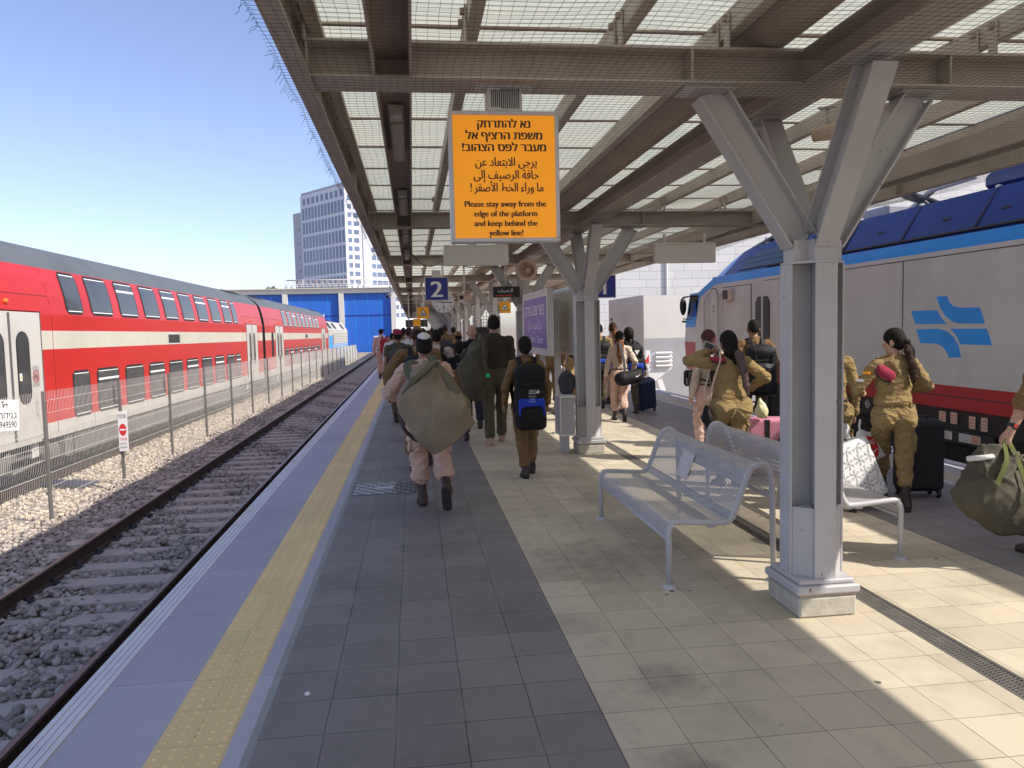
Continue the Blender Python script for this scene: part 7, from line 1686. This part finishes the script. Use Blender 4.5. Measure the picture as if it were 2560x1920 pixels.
o = backpack(J, 'large black rucksack with blue panels on the man by the locomotive', 'pack_black', None, 0.38, 0.60, 0.22, 0.02, emblem=emb2, big=True)
m = MB(); tp = J['top']
for sx in (-0.10,): m.box(tp + v3(sx, -0.262, -0.20), (0.10, 0.02, 0.34), 'pack_blue', rotY(0.15), 0.008)
m.box(tp + v3(0.12, -0.262, -0.52), (0.09, 0.02, 0.14), 'pack_red', None, 0.008); m.build('accent_pocket', o)
# woman hidden behind the column and the woman with the ponytail
J = person('person in khaki half hidden by the nearest column, holding the carrier bag', (3.97, 6.98), R_(-6), 1.60, True, 1.08, 0.011, 'skin_light', 'hair_black', 'bun', 'cloth_khaki', 'cloth_khaki', 'leather', belt='leather', details=True, step=0.12, hands={1: (0.225, 0.0, 0.80), -1: (-0.22, 0.10, 0.84)}, group=G2, butt=0.12, seed=9)
J = person('woman in khaki with a dark ponytail turning her head, striding beside the black suitcase', (4.27, 6.46), R_(-14), 1.60, True, 1.06, 0.0095, 'skin_light', 'hair_black', 'tail', 'cloth_khaki', 'cloth_khaki', 'leather', feet={1: (0.045, -0.20, 0.078), -1: (0.03, 0.36, 0.085)}, toes={-1: -0.1, 1: 0.15}, hands={-1: (-0.235, 0.20, 1.02), 1: (0.13, 0.20, 1.03)}, poles={-1: (-0.7, -0.9, -0.3), 1: (1.0, -0.4, -0.1)}, look=(R_(48), R_(-12)), group=G2, butt=0.16, foldp=0.015, folds=0.013, seed=10, shoeh=0.20, details=True)
hl = Field((-0.2, -0.35, 0.8), (0.25, 0.15, 1.5), 0.010); hp = J['Hp']; a = hp(0, -0.10, 0.0); hl.chain([a, a + v3(0.02, -0.045, -0.10), a + v3(0.05, -0.07, -0.22), a + v3(0.065, -0.07, -0.34), a + v3(0.06, -0.06, -0.41)], [0.020, 0.032, 0.036, 0.030, 0.010], 0.02, ((0, 1, 0), 0.6)); hl.build('ponytail', 'hair_brown', J['root'], 0.007, 55, 2)
beret_on(J, (-0.125, -0.135, -0.085), 'pinkish red beret hanging from the shoulder of the woman with the ponytail', -0.5, (1.15, 0.75))
m = MB(); tp = J['top']; sh, el, wr = J['A'][-1]; d = (el - sh) / np.linalg.norm(el - sh)
for t, mn in ((0.62, 'ink_white'), (0.30, 'sign_orange')):
    p = sh + (el - sh) * t + v3(-0.052, -0.04, 0); m.box(p, (0.012, 0.07, 0.022), mn, np.array(Matrix.Rotation(0.6, 3, 'Z')))
m.build('sleeve_badge', J['root'])
# man at the right edge: only his arm shows
J = person('man at the right edge of whom only a bare forearm with a black watch shows', (4.42, 4.74), R_(0), 1.76, False, 1.1, 0.009, 'skin_light', 'hair_black', 'short', 'cloth_brown', 'cloth_brown', 'leather', sleeve='rolled', step=0.12, hands={-1: (-0.455, -0.02, 0.915), 1: (0.28, 0.05, 0.88)}, poles={-1: (-0.2, -1, 0.1)}, group=G2, seed=11)
sh, el, wr = J['A'][-1]; d = (wr - el) / np.linalg.norm(wr - el); p = wr - d * 0.035
m = MB(); ex = np.cross(d, v3(0, 1, 0)); ex /= np.linalg.norm(ex); ey = np.cross(d, ex)
m.lathe([(0.030, -0.012), (0.035, -0.012), (0.035, 0.012), (0.030, 0.012)], 'black_plastic', 20, tuple(p), lambda q: tuple(ex * q[0] + ey * q[1] + d * q[2])); w0 = m.build('wrist_strap', J['root'])
m = MB(); out = v3(-0.35, -0.93, 0); out -= d * (out @ d); out /= np.linalg.norm(out); bx = np.cross(d, out); R3 = np.array((bx, d, out)).T
m.box(p + out * 0.036, (0.036, 0.040, 0.012), 'black_plastic', R3, 0.006); m.lathe([(0.0, 0.0), (0.013, 0.0)], 'ink_red', 16, tuple(p + out * 0.0425), lambda q: tuple(bx * q[0] + d * q[1])); m.build('watch', J['root'])
# ------------------------------------------------------------------ middle distance
J = person('long haired woman in a pale uniform with a ginger ponytail and a black holdall', (3.60, 13.3), R_(-2), 1.58, True, 1.0, 0.014, 'skin_light', 'hair_black', 'tail', 'cloth_pale_light', 'cloth_pale', 'leather', bloused=True, belt='leather', feet={1: (0.02, -0.22, 0.15), -1: (-0.06, 0.16, 0.075)}, toes={1: 0.8}, hands={-1: (-0.27, 0.02, 0.74), 1: (0.24, 0.06, 0.86)}, group=G2, seed=12)
hl = Field((-0.25, -0.35, 0.7), (0.25, 0.15, 1.5), 0.012); a = J['Hp'](0, -0.09, 0.0); hl.chain([a, a + v3(-0.01, -0.06, -0.13), a + v3(-0.02, -0.08, -0.30), a + v3(-0.01, -0.07, -0.46)], [0.04, 0.06, 0.06, 0.02], 0.02, ((0, 1, 0), 0.6)); hl.build('ponytail', 'hair_ginger', J['root'], 0.004, 50, 2)
hd = empty('holdall', (3.69, 13.05, 0.77), 'black sports holdall with a white tick hanging at the hip of the ginger haired woman', 'holdall', None, R_(12)); f = Field((-0.35, -0.25, -0.3), (0.35, 0.25, 0.3), 0.012); f.cap((-0.14, 0, -0.01), (0.14, 0, 0.03), 0.125, 0.12, 0.03); f.build('bag_body', 'pack_black', hd, 0.008, 10, 3)
m = MB(); m.prism([(-0.04, -0.005), (-0.025, -0.028), (0.0, -0.03), (0.055, 0.025), (0.005, -0.008), (-0.02, -0.010)], -0.122, -0.126, 'ink_white', lambda x, z, y: (x + 0.10, y, z + 0.05)); m.build('tick_mark', hd); m = MB(); strap(m, [v3(-0.10, -0.04, 0.10), v3(-0.11, -0.02, 0.32), v3(-0.13, 0.06, 0.57), v3(-0.10, 0.22, 0.62)], 0.045, 'pack_grey', (0, -1, 0.3)); m.build('strap', hd)
J = person('curly haired walker in dark trousers pulling the navy suitcase', (4.10, 14.45), R_(3), 1.62, True, 1.05, 0.015, 'skin_tan', 'hair_black', 'curly', 'cloth_black', 'cloth_olive', 'leather', step=0.14, hands={1: (0.32, 0.0, 0.78)}, group=G2, seed=13)
def emb3(o, c, yb):
    m = MB(); m.prism([(-0.045, 0.05), (0.055, 0.05), (0.005, -0.04)], -0.001, 0.002, 'ink_white', lambda x, z, y: (x, c[1] - 0.175 + y, c[2] + 0.17 + z)); m.build('triangle_badge', o); m = MB(); m.box((-0.06, c[1] - 0.19, c[2] - 0.01), (0.022, 0.012, 0.16), 'sign_orange', rotY(0.15)); m.build('tag', o)
backpack(J, 'big black and blue rucksack with a white triangle badge on the curly haired walker', 'pack_black', 'pack_blue', 0.34, 0.62, 0.24, 0.04, emblem=emb3, big=True)
J = person('taller woman with a long ginger ponytail in front of the curly haired walker', (4.22, 16.1), 0, 1.74, True, 1.0, 0.018, 'skin_light', 'hair_brown', 'tail', 'cloth_pale', 'cloth_pale', 'leather', group=G2, seed=14)
hl = Field((-0.25, -0.35, 0.7), (0.25, 0.15, 1.7), 0.014); a = J['Hp'](0, -0.09, 0.0); hl.chain([a, a + v3(0.02, -0.05, -0.15), a + v3(0.04, -0.06, -0.36)], [0.04, 0.055, 0.02], 0.02); hl.build('ponytail', 'hair_ginger', J['root'])
J = person('khaki uniformed man with the black and blue rucksack, seen past the second column', (3.72, 15.3), 0, 1.72, False, 1.0, 0.016, 'skin_light', 'hair_black', 'crop', 'cloth_khaki', 'cloth_olive', 'leather', step=-0.15, group=G2, seed=15)
backpack(J, 'black and blue rucksack on the man seen past the second column', 'pack_black', 'pack_blue', 0.34, 0.58, 0.22, big=True)
person('dark haired man in khaki further ahead on the sunlit side', (4.12, 17.4), 0, 1.70, False, 1.0, 0.018, 'skin_tan', 'hair_black', 'short', 'cloth_khaki', 'cloth_khaki', 'leather', group=G2, seed=16)
person('person in brown trousers standing under the purple station sign', (2.84, 16.0), 0, 1.74, False, 1.0, 0.018, 'skin_tan', 'hair_black', 'short', 'cloth_brown', 'cloth_brown', 'leather', group=G2, seed=17)
person('person in khaki standing just right of the station sign posts', (2.98, 14.6), R_(60), 1.30, True, 1.0, 0.018, 'skin_light', 'hair_brown', 'long', 'cloth_khaki', 'cloth_brown', 'leather', group=G2, seed=18)
J = person('man in a maroon cap and olive T-shirt walking beside the yellow strip', (-0.27, 14.2), 0, 1.70, False, 1.05, 0.014, 'skin_tan', 'hair_black', 'short', 'cloth_olive', 'cloth_olive', 'leather', sleeve='short', tuck=False, belt=None, step=0.2, hands={-1: (-0.27, 0.05, 0.80)}, hat=('cap', 'beret_red'), group=G1, seed=19)
backpack(J, 'dark grey rucksack on the man in the maroon cap', 'pack_grey', None, 0.32, 0.46, 0.2)
J = person('man in pale uniform and dark beret with the red rucksack, nearest the track', (-1.10, 27.5), 0, 1.74, False, 1.05, 0.017, 'skin_light', 'hair_black', 'crop', 'cloth_pale', 'cloth_pale', 'leather', belt='leather', bloused=True, step=0.12, hat=('beret', 'cloth_navy'), group=G1, seed=20)
o = backpack(J, 'red drawstring rucksack on the man in the dark beret', 'pack_red', None, 0.30, 0.52, 0.18); o.location.x += 0.12
person('short dark haired boy in a white shirt behind the man with the red rucksack', (-0.58, 22.3), 0, 1.60, False, 1.0, 0.018, 'skin_light', 'hair_black', 'short', 'cloth_white', 'cloth_navy', 'leather', group=G1, seed=21)
person('soldier in a maroon beret ahead of the boy in the white shirt', (-0.55, 25.0), 0, 1.72, False, 1.0, 0.018, 'skin_light', 'hair_brown', 'crop', 'cloth_khaki', 'cloth_khaki', 'leather', hat=('beret', 'beret_red'), group=G1, seed=22)
J = person('dark haired man in a pale shirt with a narrow rucksack beside the shaven head', (0.36, 12.1), R_(-2), 1.68, False, 1.0, 0.014, 'skin_light', 'hair_black', 'short', 'cloth_pale_light', 'cloth_pale', 'leather', step=0.15, group=G1, seed=23)
backpack(J, 'black rucksack on the dark haired man in the pale shirt', 'pack_black', None, 0.30, 0.5, 0.2)
person('brown haired man in a white shirt ahead of the maroon cap', (-0.08, 17.2), 0, 1.74, False, 1.0, 0.018, 'skin_tan', 'hair_brown', 'short', 'cloth_white', 'cloth_navy', 'leather', group=G1, seed=24)
person('man in a dark grey jacket between the pale shirt and the bald man', (0.66, 18.5), 0, 1.72, False, 1.1, 0.018, 'skin_tan', 'hair_black', 'short', 'pack_grey', 'cloth_navy', 'leather', tuck=False, belt=None, group=G1, seed=25)
J = person('bald man in a black shirt with white Hebrew letters on the back', (1.00, 13.2), 0, 1.75, False, 1.1, 0.014, 'skin_light', 'skin_light', 'bald', 'cloth_black', 'cloth_navy', 'leather', tuck=False, belt=None, group=G1, seed=26)
m = MB(); letter(m, heb('בתי הזיקוק'), 0.075, (0.0, -0.150, 1.30), FX, FZ_, 'ink_white', 0.34); m.build('shirt_lettering', J['root'], False)
J = person('short person with dark hair and a black top bearing a round white emblem', (0.69, 11.85), 0, 1.50, True, 1.05, 0.014, 'skin_tan', 'hair_black', 'bun', 'cloth_black', 'cloth_navy', 'leather', tuck=False, belt=None, group=G1, seed=27)
m = MB(); ring(m, (0.0, -0.141, 1.10), 0.030, 0.007, 'ink_white', FX, FZ_, 20); m.box((0, -0.141, 1.10), (0.034, 0.002, 0.036), 'wall_grey'); letter(m, heb('משמר האזרחי'), 0.03, (0, -0.139, 1.155), FX, FZ_, 'ink_white', 0.11); letter(m, heb('באר שבע'), 0.026, (0, -0.137, 1.03), FX, FZ_, 'ink_white', 0.09); m.build('shirt_emblem', J['root'], False)
person('man in a brown cap between the emblem top and the bald man', (0.99, 17.0), 0, 1.62, False, 1.0, 0.018, 'skin_brown', 'hair_black', 'short', 'cloth_navy', 'cloth_navy', 'leather', hat=('cap', 'cloth_brown'), group=G1, seed=28)
# far crowd that shows as heads and shoulders between the nearer walkers
cr = random.Random(11); cols = ['cloth_khaki', 'cloth_navy', 'cloth_pale', 'cloth_black', 'cloth_white', 'cloth_brown', 'cloth_olive', 'pack_grey']
DESC = ['khaki shirt', 'navy shirt', 'pale pink uniform', 'black shirt', 'white shirt', 'brown shirt', 'olive shirt', 'grey jacket']
for i, (x, y) in enumerate(((-0.25, 21.0), (0.25, 19.6), (0.15, 24.0), (0.45, 23.0), (-0.35, 30.0), (0.9, 22.0), (1.35, 26.0), (0.7, 29.0))):
    person('distant walker in a %s seen between the nearer heads' % DESC[i], (x, y), R_(cr.uniform(-6, 6)), cr.uniform(1.64, 1.8), i % 3 == 1, 1.0, 0.022, ('skin_tan', 'skin_light', 'skin_brown')[i % 3], ('hair_black', 'hair_brown')[i % 2], ('short', 'bun', 'crop')[i % 3], cols[i], cols[(i + 3) % 8], 'leather', step=cr.uniform(-0.2, 0.2), group='distant walkers', seed=40 + i)
# dark kiosk with a white lattice crate on top, behind the tall man
kb = empty('kiosk', (1.82, 19.8, 0), 'dark kiosk with a white lattice rack on top beside the third column', 'kiosk'); m = MB(); m.box((0, 0, 0.86), (0.62, 0.5, 1.72), 'black_plastic', None, 0.02); m.build('cabinet', kb)
m = MB()
for k in range(8): m.tube([(-0.30 + k * 0.086, -0.2, 1.72), (-0.30 + k * 0.086, -0.2, 2.25)], 0.008, 'white_paint', 4)
for k in range(7): m.tube([(-0.30, -0.2, 1.74 + k * 0.083), (0.30, -0.2, 1.74 + k * 0.083)], 0.008, 'white_paint', 4)
m.build('lattice_rack', kb)
